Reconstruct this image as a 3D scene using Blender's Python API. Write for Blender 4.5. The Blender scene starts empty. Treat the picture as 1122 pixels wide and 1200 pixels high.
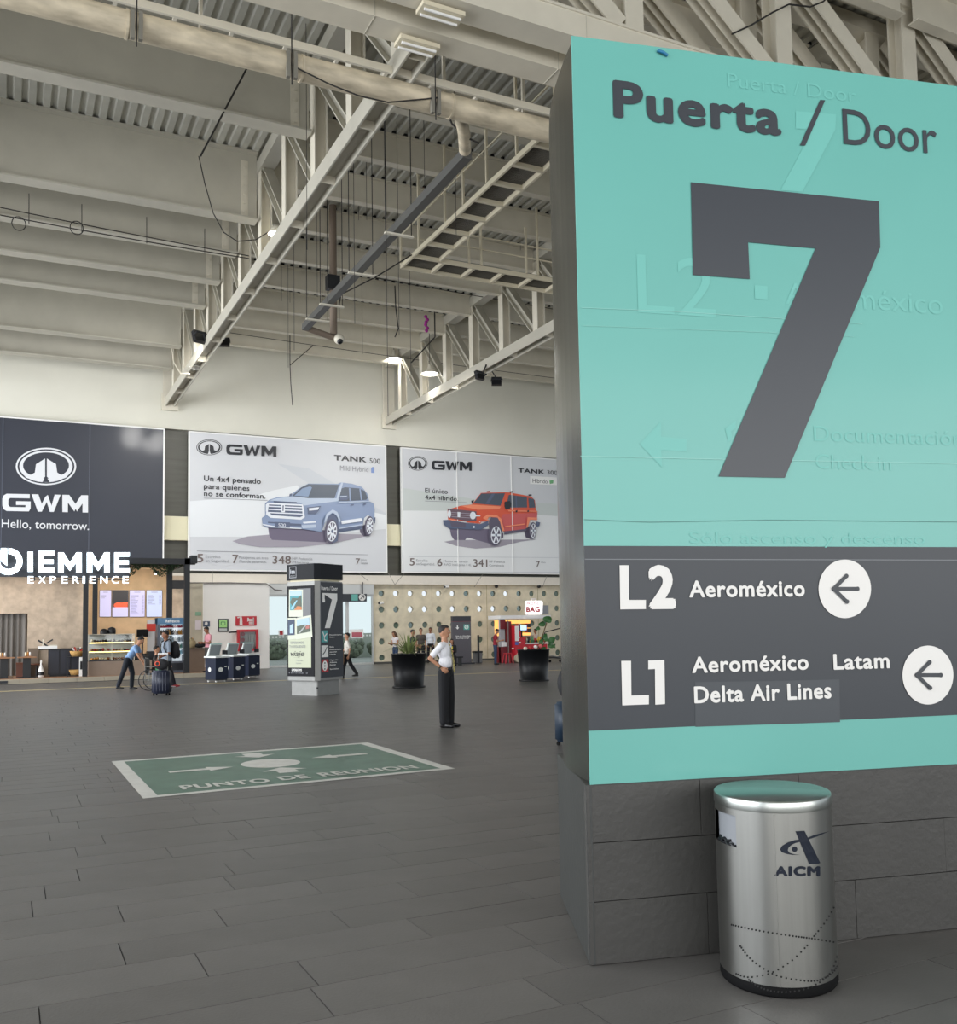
import bpy, bmesh, math, random
import numpy as np
from mathutils import Vector, Matrix, Quaternion
random.seed(7)
PI = math.pi
SC = bpy.context.scene
COL = SC.collection

# ------------------------------------------------------------------ camera
F_PX, CX, CY = 1110.52, 561.0, 659.07
YAW, PITCH, ROLL, HC = 0.463287, 0.0705785, -0.0171037, 1.62
_F = Vector((math.sin(YAW)*math.cos(PITCH), math.cos(YAW)*math.cos(PITCH), math.sin(PITCH)))
_R = _F.cross(Vector((0, 0, 1))).normalized(); _U = _R.cross(_F)
_c, _s = math.cos(ROLL), math.sin(ROLL)
RR = _c*_R + _s*_U; UU = -_s*_R + _c*_U
EYE = Vector((0, 0, HC))
cd = bpy.data.cameras.new('camera'); cam = bpy.data.objects.new('camera', cd); COL.objects.link(cam)
M = Matrix.Identity(4)
for i in range(3):
    M[i][0], M[i][1], M[i][2], M[i][3] = RR[i], UU[i], -_F[i], EYE[i]
cam.matrix_world = M
cd.sensor_fit = 'AUTO'; cd.sensor_width = 36; cd.lens = F_PX/1200*36; cd.shift_y = (CY-600)/1200
cd.clip_start = 0.05; cd.clip_end = 500
SC.camera = cam

# ------------------------------------------------------------------ world, lights, exposure
W = bpy.data.worlds.new('sky'); SC.world = W; W.use_nodes = True
bg = W.node_tree.nodes['Background']; bg.inputs[0].default_value = (0.86, 0.93, 1.0, 1); bg.inputs[1].default_value = .62
SC.view_settings.view_transform = 'Standard'; SC.view_settings.look = 'None'
SC.view_settings.gamma = 1; SC.view_settings.use_curve_mapping = False
SC.view_settings.exposure = 0.85
SC.cycles.use_denoising = True
SC.cycles.max_bounces = 8; SC.cycles.diffuse_bounces = 5; SC.cycles.transparent_max_bounces = 12
SC.cycles.sample_clamp_indirect = 6
def area(name, loc, target, sx, sy, power, col=(1, 1, 1)):
    l = bpy.data.lights.new(name, 'AREA'); l.shape = 'RECTANGLE'; l.size = sx; l.size_y = sy; l.energy = power; l.color = col
    o = bpy.data.objects.new(name, l); COL.objects.link(o); o.location = loc
    o.rotation_euler = (Vector(target)-Vector(loc)).to_track_quat('-Z', 'Y').to_euler(); return o
def spot(name, loc, target, power, angle=1.6, col=(1, .96, .88), blend=.8, r=.15):
    l = bpy.data.lights.new(name, 'SPOT'); l.energy = power; l.color = col; l.spot_size = angle; l.spot_blend = blend; l.shadow_soft_size = r
    o = bpy.data.objects.new(name, l); COL.objects.link(o); o.location = loc
    o.rotation_euler = (Vector(target)-Vector(loc)).to_track_quat('-Z', 'Y').to_euler(); return o
area('daylight_opening_left', (-16, 20, 6), (10, 22, 7), 44, 10, 4200, (.93, .96, 1.0))
area('daylight_opening_street', (4, -10, 4), (9, 20, 13), 34, 6, 1450, (1, .985, .96))

area('far_left_fill', (-14, 38, 7), (16, 44, 8), 9, 8, 1300, (.97, .98, 1.0))  # added fill to brighten the far wall; no known opening there

# ------------------------------------------------------------------ photogrammetry helpers (pixel of the photo -> point on a real plane)
def ray(x, y): return _F + RR*((x-CX)/F_PX) + UU*((CY-y)/F_PX)
def fl(x, y, z=0.0):
    r = ray(x, y); return EYE + r*((z-HC)/r.z)
def wl(x, y, Y):
    r = ray(x, y); return EYE + r*(Y/r.y)
def xl(x, y, X):
    r = ray(x, y); return EYE + r*(X/r.x)

# ------------------------------------------------------------------ materials
def lin(c):
    if isinstance(c, str):
        c = [int(c[i:i+2], 16)/255 for i in (0, 2, 4)]
    return tuple((v/12.92 if v <= .04045 else ((v+.055)/1.055)**2.4) for v in c[:3]) + (1,)
MATS = {}
def mat(name, col, rough=.6, metal=0, noise=0, nscale=8, bump=0, bscale=40, emit=0, spec=.5, stretch=None, island=0, alpha=1, coat=0):
    if name in MATS: return MATS[name]
    m = bpy.data.materials.new(name); m.use_nodes = True; nt = m.node_tree; b = nt.nodes['Principled BSDF']
    c = lin(col); b.inputs['Base Color'].default_value = c; b.inputs['Roughness'].default_value = rough
    b.inputs['Metallic'].default_value = metal; b.inputs['Specular IOR Level'].default_value = spec
    if coat: b.inputs['Coat Weight'].default_value = coat; b.inputs['Coat Roughness'].default_value = .12
    if emit: b.inputs['Emission Color'].default_value = c; b.inputs['Emission Strength'].default_value = emit
    tc = nt.nodes.new('ShaderNodeTexCoord')
    def noi(scale, det=4):
        n = nt.nodes.new('ShaderNodeTexNoise'); n.inputs['Scale'].default_value = scale; n.inputs['Detail'].default_value = det
        mp = nt.nodes.new('ShaderNodeMapping'); nt.links.new(tc.outputs['Object'], mp.inputs[0]); nt.links.new(mp.outputs[0], n.inputs['Vector'])
        if stretch: mp.inputs['Scale'].default_value = stretch
        return n
    src = None
    if noise:
        n = noi(nscale); r = nt.nodes.new('ShaderNodeMapRange'); r.inputs[1].default_value = .3; r.inputs[2].default_value = .7
        r.inputs[3].default_value = 1-noise; r.inputs[4].default_value = 1+noise; nt.links.new(n.outputs[0], r.inputs[0]); src = r.outputs[0]
    if island:
        if island > 0:
            g = nt.nodes.new('ShaderNodeObjectInfo').outputs['Random']
        else:
            g = nt.nodes.new('ShaderNodeNewGeometry').outputs['Random Per Island']
        r = nt.nodes.new('ShaderNodeMapRange'); r.inputs[3].default_value = 1-abs(island); r.inputs[4].default_value = 1+abs(island)
        nt.links.new(g, r.inputs[0])
        if src:
            mm = nt.nodes.new('ShaderNodeMath'); mm.operation = 'MULTIPLY'; nt.links.new(src, mm.inputs[0]); nt.links.new(r.outputs[0], mm.inputs[1]); src = mm.outputs[0]
        else: src = r.outputs[0]
    if src:
        v = nt.nodes.new('ShaderNodeVectorMath'); v.operation = 'SCALE'; v.inputs[0].default_value = c[:3]
        nt.links.new(src, v.inputs['Scale']); nt.links.new(v.outputs[0], b.inputs['Base Color'])
    if bump:
        n = noi(bscale); bp = nt.nodes.new('ShaderNodeBump'); bp.inputs['Strength'].default_value = bump; bp.inputs['Distance'].default_value = .01
        nt.links.new(n.outputs[0], bp.inputs['Height']); nt.links.new(bp.outputs[0], b.inputs['Normal'])
    MATS[name] = m; return m
def glass(name, col=(1, 1, 1), t=.9, rough=.03):
    if name in MATS: return MATS[name]
    m = bpy.data.materials.new(name); m.use_nodes = True; nt = m.node_tree
    for n in list(nt.nodes):
        if n.type == 'BSDF_PRINCIPLED': nt.nodes.remove(n)
    out = [n for n in nt.nodes if n.type == 'OUTPUT_MATERIAL'][0]
    tr = nt.nodes.new('ShaderNodeBsdfTransparent'); tr.inputs[0].default_value = tuple(x*t for x in col)+(1,)
    gl = nt.nodes.new('ShaderNodeBsdfGlossy'); gl.inputs['Roughness'].default_value = rough
    fr = nt.nodes.new('ShaderNodeFresnel'); fr.inputs[0].default_value = 1.45
    mx = nt.nodes.new('ShaderNodeMixShader')
    nt.links.new(fr.outputs[0], mx.inputs[0]); nt.links.new(tr.outputs[0], mx.inputs[1]); nt.links.new(gl.outputs[0], mx.inputs[2]); nt.links.new(mx.outputs[0], out.inputs[0])
    MATS[name] = m; return m

steelw = mat('painted_steel', 'b9b5a8', .5, noise=.05, nscale=1.5)
steelw2 = mat('painted_steel_pale', 'd6d0c0', .5, noise=.04, nscale=2)
deckm = mat('galvanised_deck', 'c6c5bc', .5, metal=.2, noise=.10, nscale=1.2)
wallc = mat('painted_wall', 'd8d6ca', .8, noise=.03, nscale=.6, bump=.1, bscale=6)
black = mat('black_plastic', '15161a', .4)
rubber = mat('black_rubber', '0c0c0d', .8, spec=.15)
wirem = mat('dark_cable', '2a2826', .7)
white = mat('white_paint', 'f0efec', .5)
whitem = mat('white_vinyl', 'f2f1ee', .4)
lampm = mat('lamp_glow', 'ffffff', .4, emit=7)
darksteel = mat('dark_steel', '2a2c31', .4, metal=.3)
steel = mat('brushed_steel', '9d9d99', .32, metal=1, noise=.05, nscale=3, stretch=(12, 12, .4), bump=.04, bscale=30)
steelside = mat('sign_side_steel', '6f716e', .25, metal=1, noise=.06, nscale=1.4, stretch=(.6, .6, 1))

# ------------------------------------------------------------------ mesh building
class MB:
    def __init__(s): s.v = []; s.f = []; s.m = []; s.sm = []
    def add(s, vs, fs, mi=0, smooth=False):
        n = len(s.v); s.v += [tuple(p) for p in vs]; s.f += [tuple(i+n for i in f) for f in fs]
        s.m += [mi]*len(fs); s.sm += [smooth]*len(fs); return s
    def box(s, a, b, mi=0):
        x0, y0, z0 = a; x1, y1, z1 = b
        return s.add([(x0,y0,z0),(x1,y0,z0),(x1,y1,z0),(x0,y1,z0),(x0,y0,z1),(x1,y0,z1),(x1,y1,z1),(x0,y1,z1)],
              [(0,3,2,1),(4,5,6,7),(0,1,5,4),(1,2,6,5),(2,3,7,6),(3,0,4,7)], mi)
    def cbox(s, c, d, mi=0, R=None):
        c = Vector(c); h = Vector(d)/2; vs = []
        for z in (-1, 1):
            for x, y in ((-1,-1),(1,-1),(1,1),(-1,1)):
                p = Vector((x*h.x, y*h.y, z*h.z)); vs.append(c+(R @ p if R else p))
        return s.add(vs, [(0,3,2,1),(4,5,6,7),(0,1,5,4),(1,2,6,5),(2,3,7,6),(3,0,4,7)], mi)
    def bar(s, p, q, w, h, mi=0, up=(0, 0, 1)):
        p = Vector(p); q = Vector(q); d = (q-p); L = d.length; d.normalize(); u = Vector(up)
        if abs(d.dot(u)) > .98: u = Vector((0, 1, 0))
        a = d.cross(u).normalized(); b = a.cross(d)
        R = Matrix((a, b, d)).transposed()
        return s.cbox((p+q)/2, (w, h, L), mi, R)
    def tube(s, pts, r, n=8, mi=0, caps=True, smooth=True):
        pts = [Vector(p) for p in pts]; rs = r if isinstance(r, (list, tuple)) else [r]*len(pts)
        vs = []; prev = None
        for i, p in enumerate(pts):
            d = (pts[min(i+1, len(pts)-1)]-pts[max(i-1, 0)]).normalized()
            if prev is None:
                a = d.cross(Vector((0, 0, 1)));
                if a.length < .05: a = d.cross(Vector((0, 1, 0)))
                a.normalize()
            else: a = (prev - d*prev.dot(d)).normalized()
            prev = a; b = d.cross(a)
            for k in range(n):
                t = 2*PI*k/n; vs.append(p+(a*math.cos(t)+b*math.sin(t))*rs[i])
        fs = [(i*n+k, i*n+(k+1) % n, (i+1)*n+(k+1) % n, (i+1)*n+k) for i in range(len(pts)-1) for k in range(n)]
        s.add(vs, fs, mi, smooth)
        if caps: s.add(vs[:n], [tuple(range(n))[::-1]], mi); s.add(vs[-n:], [tuple(range(n))], mi)
        return s
    def lathe(s, prof, c=(0, 0, 0), n=32, mi=0, sx=1, sy=1, smooth=True, rot=0):
        vs = []
        for r, z in prof:
            for k in range(n):
                t = 2*PI*k/n; x, y = r*sx*math.cos(t), r*sy*math.sin(t)
                vs.append((c[0]+x*math.cos(rot)-y*math.sin(rot), c[1]+x*math.sin(rot)+y*math.cos(rot), c[2]+z))
        fs = [(i*n+k, i*n+(k+1) % n, (i+1)*n+(k+1) % n, (i+1)*n+k) for i in range(len(prof)-1) for k in range(n)]
        return s.add(vs, fs, mi, smooth)
    def ell(s, c, r, n=12, m=8, mi=0, R=None):
        c = Vector(c); vs = []
        for i in range(m+1):
            a = PI*i/m
            for k in range(n):
                t = 2*PI*k/n; p = Vector((r[0]*math.sin(a)*math.cos(t), r[1]*math.sin(a)*math.sin(t), r[2]*math.cos(a)))
                vs.append(c+(R @ p if R else p))
        fs = [(i*n+k, (i+1)*n+k, (i+1)*n+(k+1) % n, i*n+(k+1) % n) for i in range(m) for k in range(n)]
        return s.add(vs, fs, mi, True)
    def prism(s, poly, z0, z1, mi=0):
        n = len(poly); vs = [(x, y, z0) for x, y in poly]+[(x, y, z1) for x, y in poly]
        fs = [tuple(range(n))[::-1], tuple(range(n, 2*n))]+[(i, (i+1) % n, n+(i+1) % n, n+i) for i in range(n)]
        return s.add(vs, fs, mi)
    def build(s, name, mats, parent=None, world=True, kind=None, label=None):
        me = bpy.data.meshes.new(name)
        vs = s.v
        if parent is not None and world:
            inv = root_matrix(parent).inverted(); vs = [tuple(inv @ Vector(p)) for p in vs]
        me.from_pydata(vs, [], s.f)
        if not isinstance(mats, (list, tuple)): mats = [mats]
        for m in mats: me.materials.append(m)
        me.polygons.foreach_set('material_index', s.m); me.polygons.foreach_set('use_smooth', s.sm); me.update()
        o = bpy.data.objects.new(name, me); COL.objects.link(o)
        if parent is not None: o.parent = parent
        if kind: o['kind'] = kind
        if label: o['label'] = label
        return o
def root_matrix(o):
    m = Matrix.Identity(4); ch = []
    while o is not None: ch.append(o); o = o.parent
    for q in reversed(ch): m = m @ Matrix.LocRotScale(q.location, q.rotation_euler, q.scale)
    return m
def thing(name, label, cat, loc=(0, 0, 0), rz=0, group=None):
    o = bpy.data.objects.new(name, None); o.empty_display_size = .1; COL.objects.link(o); o.location = loc; o.rotation_euler = (0, 0, rz)
    o['label'] = label; o['category'] = cat
    if group: o['group'] = group
    return o
def tag(o, label, cat, group=None):
    o['label'] = label; o['category'] = cat
    if group: o['group'] = group
    return o
def dup(root, loc, rz=None, label=None, group=None):
    def cp(o, par):
        c = o.copy(); COL.objects.link(c); c.parent = par
        for ch in o.children: cp(ch, c)
        return c
    r = cp(root, None); r.location = loc
    if rz is not None: r.rotation_euler = (0, 0, rz)
    if label: r['label'] = label
    if group: r['group'] = group
    return r

# ------------------------------------------------------------------ printing on planes
class Plane:
    """vertical plane: origin on the floor, horizontal direction d, normal towards the eye"""
    def __init__(s, A, d):
        s.A = Vector((A[0], A[1], 0)); s.d = Vector((d[0], d[1], 0)).normalized()
        n = Vector((s.d.y, -s.d.x, 0)); s.n = n if n.dot(EYE-s.A) > 0 else -n; s.n.z = 0
    def px(s, x, y):
        r = ray(x, y); t = (s.A-EYE).dot(s.n)/r.dot(s.n); P = EYE+r*t; return (P-s.A).dot(s.d), P.z
    def P(s, u, z, off=0): return s.A+s.d*u+s.n*off+Vector((0, 0, z))
class Horiz:
    """floor print: u,v world metres from an origin"""
    def __init__(s, A, d, e): s.A = Vector(A); s.d = Vector(d); s.e = Vector(e)
    def P(s, u, v, off=0): return s.A+s.d*u+s.e*v+Vector((0, 0, off))
_GL = {}
def glyphs(txt, bold=0):
    k = (txt, bold)
    if k in _GL: return _GL[k]
    c = bpy.data.curves.new('t', 'FONT'); c.body = txt; c.resolution_u = 4; c.space_character = 1+bold*2.6
    o = bpy.data.objects.new('t', c); me = bpy.data.meshes.new_from_object(o)
    v = [(p.co.x, p.co.y) for p in me.vertices]; f = [tuple(p.vertices) for p in me.polygons]
    bpy.data.objects.remove(o); bpy.data.meshes.remove(me); bpy.data.curves.remove(c)
    if bold:
        V = []; Fa = []; n = len(v)
        for j in range(9):
            dx, dy = (0, 0) if j == 8 else (bold*math.cos(j*PI/4), bold*math.sin(j*PI/4))
            Fa += [tuple(i+len(V) for i in q) for q in f]; V += [(x+dx, y+dy) for x, y in v]
        v, f = V, Fa
    _GL[k] = (v, f); return _GL[k]
CAPH = max(y for x, y in glyphs('H')[0])
def fit_text(txt, u0, u1, zb, cap, bold=0, zb2=None, italic=0):
    v, f = glyphs(txt, bold)
    xs = [p[0] for p in v]; x0, x1 = min(xs), max(xs); k = (u1-u0)/(x1-x0); kz = cap/(CAPH+bold*2)
    return [(u0+(x-x0+italic*y)*k, zb+(y+bold)*kz) for x, y in v], f
class Print:
    """flat printed or cut-vinyl shapes that lie on a plane; one mesh, several inks"""
    def __init__(s, pl, off=.004, step=.0): s.pl = pl; s.mb = MB(); s.off = off; s.step = step; s.mats = []
    def mi(s, m):
        if m not in s.mats: s.mats.append(m)
        return s.mats.index(m)
    def uv(s, pts, m, off=None):
        o = s.off if off is None else off
        s.mb.add([s.pl.P(u, z, o) for u, z in pts], [tuple(range(len(pts)))], s.mi(m)); s.off += s.step
    def px(s, pts, m, T=None):
        if T: pts = [(T[0]+x/T[2], T[1]+y/T[2]) for x, y in pts]
        s.uv([s.pl.px(x, y) for x, y in pts], m)
    def epx(s, c, rx, ry, m, T=None, n=24, tilt=0):
        s.px([(c[0]+rx*math.cos(2*PI*k/n)*math.cos(tilt)-ry*math.sin(2*PI*k/n)*math.sin(tilt), c[1]+rx*math.cos(2*PI*k/n)*math.sin(tilt)+ry*math.sin(2*PI*k/n)*math.cos(tilt)) for k in range(n)], m, T)
    def line(s, pts, w, m, T=None):
        """stroke through photo pixels, width w metres"""
        if T: pts = [(T[0]+x/T[2], T[1]+y/T[2]) for x, y in pts]
        s.stroke([s.pl.px(x, y) for x, y in pts], w, m)
    def stroke(s, q, w, m):
        for (a, b), (c, d) in zip(q[:-1], q[1:]):
            L = math.hypot(c-a, d-b) or 1e-6; nx, nz = -(d-b)/L*w/2, (c-a)/L*w/2
            ex, ez = (c-a)/L*w*.15, (d-b)/L*w*.15
            s.mb.add([s.pl.P(*p, s.off) for p in ((a-ex+nx, b-ez+nz), (a-ex-nx, b-ez-nz), (c+ex-nx, d+ez-nz), (c+ex+nx, d+ez+nz))], [(0, 1, 2, 3)], s.mi(m))
        s.off += s.step
    def text(s, txt, u0, u1, zb, cap, m, bold=0, italic=0):
        v, f = fit_text(txt, u0, u1, zb, cap, bold, italic=italic)
        nc = 9 if bold else 1; per = len(v)//nc
        s.mb.add([s.pl.P(u, z, s.off+.00012*(i//per)) for i, (u, z) in enumerate(v)], f, s.mi(m)); s.off += s.step
    def tpx(s, txt, left, right, top, m, bold=0, T=None):
        """text between two baseline pixels; top = y of the capital's top at the left end"""
        f = (lambda p: (T[0]+p[0]/T[2], T[1]+p[1]/T[2])) if T else (lambda p: p)
        a = s.pl.px(*f(left)); b = s.pl.px(*f(right)); t = s.pl.px(*f((left[0], top)))
        s.text(txt, a[0], b[0], (a[1]+b[1])/2 if abs(a[1]-b[1]) < .03 else a[1], t[1]-a[1], m, bold)
    def cut(s, name, parent, label=None):
        if s.mb.v: s.mb.build(name, s.mats, parent, label=label)
        s.mb = MB()
    def done(s, name, parent=None, label=None, kind=None):
        if not s.mb.v: return None
        return s.mb.build(name, s.mats, parent, kind=kind, label=label)
def extrude_text(mb, pl, txt, u0, u1, zb, cap, o0, o1, bold=.0, mi=0):
    """solid letters: front, back and outline walls"""
    v, f = fit_text(txt, u0, u1, zb, cap, bold)
    a = [pl.P(u, z, o1) for u, z in v]; b = [pl.P(u, z, o0) for u, z in v]; n = len(v)
    cnt = {}
    for q in f:
        for i in range(len(q)):
            e = (q[i], q[(i+1) % len(q)]); cnt[tuple(sorted(e))] = cnt.get(tuple(sorted(e)), 0)+1
    fs = list(f)+[tuple(i+n for i in q)[::-1] for q in f]
    for q in f:
        for i in range(len(q)):
            e = (q[i], q[(i+1) % len(q)])
            if cnt[tuple(sorted(e))] == 1: fs.append((e[1], e[0], e[0]+n, e[1]+n))
    mb.add(a+b, fs, mi)
# ------------------------------------------------------------------ setting: floor
tilem = mat('basalt_tile', '5e5c5a', .42, noise=.10, nscale=3, bump=.12, bscale=60, island=.09, spec=.45)
tilem2 = mat('basalt_tile_field', '5e5c5a', .42, noise=.10, nscale=3, bump=.12, bscale=60, island=-.07, spec=.45)
grout = mat('dark_grout', '38383a', .9)
mb = MB(); mb.box((-16, -8, -.12), (40, 46, -.006))
floor = mb.build('floor', grout, kind='structure')
outg = mat('outside_concrete', '9a9c98', .85, noise=.08, nscale=.5)
mb = MB(); mb.box((-90, -60, -.3), (120, 130, -.13)); mb.build('ground', outg, kind='structure')
PIT, LEN = .37, 1.16
tile_me = None
rows_off = {}
def tile_rows(y0, y1):
    j0 = int(math.floor((y0-5.09)/PIT)); j1 = int(math.ceil((y1-5.09)/PIT))
    return [(j, 5.09+j*PIT) for j in range(j0, j1+1)]
offs = {0: .56, -1: .89, 1: 1.13, 2: .63, 3: 1.13+.2, 5: .47}
rnd = random.Random(3)
for j in range(-40, 130):
    if j not in offs: offs[j] = rnd.uniform(0, LEN)
near = []; field = MB()
for j, y in tile_rows(-6, 43.9):
    x = offs[j] % LEN - LEN*14
    while x < 38:
        cx, cy = x+LEN/2, y+PIT/2
        vis = 3.0 < cy < 11.2 and -1.0 < cx < ((.62*cy+.9) if cy > 4.4 else 4.6)
        if vis: near.append((x, y))
        elif cy < 36.7 or cx > 7.0:
            field.box((x+.003, y+.003, -.006), (x+LEN-.003, y+PIT-.003, 0))
        x += LEN
mbt = MB(); mbt.box((.003, .003, -.006), (LEN-.003, PIT-.003, 0))
t0 = mbt.build('floor_tile', tilem, floor, world=False)
for i, (x, y) in enumerate(near[:300]):
    o = t0 if i == 0 else t0.copy()
    if i: COL.objects.link(o)
    o.location = (x, y, rnd.uniform(-.0012, .0008)); o.rotation_euler = (rnd.uniform(-.0015, .0015), rnd.uniform(-.0006, .0006), 0)
field.build('floor_tiles_beyond', tilem2, floor, world=False, kind='stuff')
print('tiles', len(near))
yl = mat('yellow_line', 'dcc893', .6)
mb = MB(); mb.box((-8, 32.0, .0005), (9, 32.2, .003)); mb.box((9, 31.45, .0005), (30, 31.65, .003)); mb.bar((8.9, 32.1, .0018), (9.1, 31.55, .0018), .2, .002)
tag(mb.build('floor_line', yl), 'long pale yellow line painted across the floor in front of the café and doors', 'floor line')

# meeting point marking
hp = Horiz((0, 0, 0), (1, 0, 0), (0, 1, 0))
pr = Print(hp, .003, .0006)
wp = mat('worn_white_floor_paint', 'c9c8c2', .5, noise=.08, nscale=6); gp = mat('green_floor_paint', '587466', .45, noise=.14, nscale=3)
x0, x1, y0, y1 = 1.25, 4.73, 10.05, 13.2
mpt = thing('meeting_point_marking', 'green rectangle with white border, arrows and oval painted on the dark floor', 'floor marking', ((x0+x1)/2, (y0+y1)/2, 0))
pr.uv([(x0, y0), (x1, y0+.12), (x1+.03, y1+.05), (x0, y1)], wp); pr.done('border', mpt)
pr = Print(hp, .0042, .0006)
pr.uv([(x0+.15, y0+.12), (x1-.14, y0+.23), (x1-.12, y1-.08), (x0+.14, y1-.13)], gp); pr.done('green_field', mpt)
pr = Print(hp, .0055, .0004)
cx, cy = 2.98, 11.85
pr.uv([(cx+.36*math.cos(a*PI/16), cy+.40*math.sin(a*PI/16)) for a in range(32)], wp); pr.cut('painted_oval', mpt)
def arr(c, d, L, w, hw, hl):
    c = Vector(c); d = Vector(d).normalized(); n = Vector((-d.y, d.x)); tip = c+d*L
    pr.uv([tuple(p) for p in (c-n*w, c+n*w, tip-d*hl+n*w, tip-d*hl-n*w)], wp); pr.uv([tuple(p) for p in (tip-d*hl-n*hw, tip-d*hl+n*hw, tip)], wp); pr.cut('painted_arrow', mpt); pr.cut('painted_arrow', mpt)
arr((cx, 10.95), (0, 1), .45, .12, .27, .24); arr((cx, 12.95), (0, -1), .5, .12, .27, .26)
arr((1.75, 11.75), (1, .02), .75, .07, .17, .3); arr((4.3, 12.02), (-1, -.02), .75, .07, .17, .3)
for s, a, b in (('PUNTO', 1.68, 2.62), ('DE', 2.74, 3.07), ('REUNION', 3.21, 4.38)):
    pr.text(s, a, b, 10.33+a*.035-.05, .30, wp, bold=.035); pr.cut('painted_word', mpt)

# ------------------------------------------------------------------ setting: ceiling deck, beams, trusses
ZD, ZB = 15.35, 14.5
PAN = [42.15-2.63*k for k in range(0, 18)]
mb = MB(); per = .34; prof = [(0, 0), (.16, 0), (.19, .075), (.31, .075)]
x = -16.0; pts = []
while x < 40: pts += [(x+a, ZD+b) for a, b in prof]; x += per
vs = []; n = len(pts)
for yy in (-8, 45): vs += [(a, yy, b) for a, b in pts]
mb.add(vs, [(i, i+1, n+i+1, n+i) for i in range(n-1)])
ceil = mb.build('ceiling', deckm, kind='structure')
mb = MB(); mb.box((-16.2, -20, ZD+.1), (40.2, 45.2, ZD+.3)); mb.build('roof_slab', steelw, ceil, world=False)  # roof, run on unseen behind the camera to block sky light
def ibeam(mb, p, q, h, w, tf=.03, tw=.02):
    """horizontal I section; p,q at the bottom centre"""
    p = Vector(p); q = Vector(q)
    mb.bar(p+Vector((0, 0, tf/2)), q+Vector((0, 0, tf/2)), w, tf); mb.bar(p+Vector((0, 0, h-tf/2)), q+Vector((0, 0, h-tf/2)), w, tf)
    mb.bar(p+Vector((0, 0, h/2)), q+Vector((0, 0, h/2)), tw, h-2*tf)
TX = [-4.1, 6.5, 17.1, 27.7]
k = 0
for i, y in enumerate(PAN):
    for a, b in ((6.65, 16.9), (17.3, 27.5)):
        if y < 13 and a < 10: pass
        mb = MB(); ibeam(mb, (a, y, ZB), (b, y, ZB), ZD-ZB, .26, .035); mb.build('roof_beam', steelw2, ceil, world=False)
deep = [42.15, 39.52, 34.26, 31.63, 29.0, 26.37, 21.11, 15.85]
boltm = mat('bolt_heads', '8f8c84', .5)
for y in deep:
    for a, b in ((-3.9, 6.25),):
        mb = MB(); zb = 13.35 if y < 42 else 13.1
        ibeam(mb, (a, y, zb), (b, y, zb), ZD-zb, .46, .05, .03); o = mb.build('deep_roof_beam', steelw, ceil, world=False)
        if y < 35:
            bt = MB()
            for q in range(6): bt.cbox((b-.35, y-.03, zb+.25+q*.26), (.06, .04, .06))
            bt.cbox((b-.35, y-.02, zb+.9), (.2, .012, 1.7)); bt.build('bolted_splice_plate', steelw2, o, world=False)
for y in PAN:   # black blocks stand in for the shaded voids in the flutes above each beam
    mb = MB(); x = -16.0
    while x < 30:
        if (x > 6.7 or y in deep): mb.box((x+.19, y-.135, ZD+.003), (x+.31, y-.12, ZD+.075))
        x += per
    mb.build('flute_shade_blocks', black, ceil, world=False, kind='stuff')
def truss_y(X, y0=14.9, y1=44.0):
    t = bpy.data.objects.new('roof_truss', None); COL.objects.link(t); t.location = (X, y1, 11.9); t['kind'] = 'structure'
    mb = MB()  # bottom chord: H section lying on its side
    mb.box((X-.21, y0, 11.93), (X-.17, y1, 12.33)); mb.box((X+.17, y0, 11.93), (X+.21, y1, 12.33)); mb.box((X-.17, y0, 12.14), (X+.17, y1, 12.17))
    mb.build('bottom_chord', steelw, t)
    mb = MB(); mb.box((X-.2, y0, 14.86), (X+.2, y1, 15.25)); mb.build('top_chord', steelw, t)
    ps = [y for y in PAN if y0 < y < y1]
    for k, y in enumerate(ps):
        mb = MB(); mb.box((X-.17, y-.66, 11.94), (X+.17, y-.64, 12.135)); mb.build('stiffener_plate', steelw2, t)
        mb = MB(); mb.box((X-.165, y-.17, 12.33), (X-.135, y+.17, 14.86)); mb.box((X+.135, y-.17, 12.33), (X+.165, y+.17, 14.86)); mb.box((X-.135, y-.015, 12.33), (X+.135, y+.015, 14.86))
        mb.build('vertical_post', steelw2, t)
        if k < len(ps)-1 or True:
            a = Vector((X, y-.25, 14.75)); b = Vector((X, max(y-2.45, y0+.1), 12.4)); mb = MB()
            dd = (b-a).normalized(); nn = Vector((0, -dd.z, dd.y))
            mb.bar(a+nn*.13, b+nn*.13, .3, .03, up=(0, -dd.z, dd.y)); mb.bar(a-nn*.13, b-nn*.13, .3, .03, up=(0, -dd.z, dd.y)); mb.bar(a, b, .02, .24, up=(0, -dd.z, dd.y))
            mb.build('diagonal_brace', steelw, t)
    mb = MB(); mb.box((X-.36, y1-.02, 11.75), (X+.36, y1+.12, 12.5)); mb.box((X-.3, y1+.02, 12.5), (X+.3, y1+.1, 15.3)); mb.build('wall_bracket', steelw2, t)
for X in TX: truss_y(X)
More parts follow.
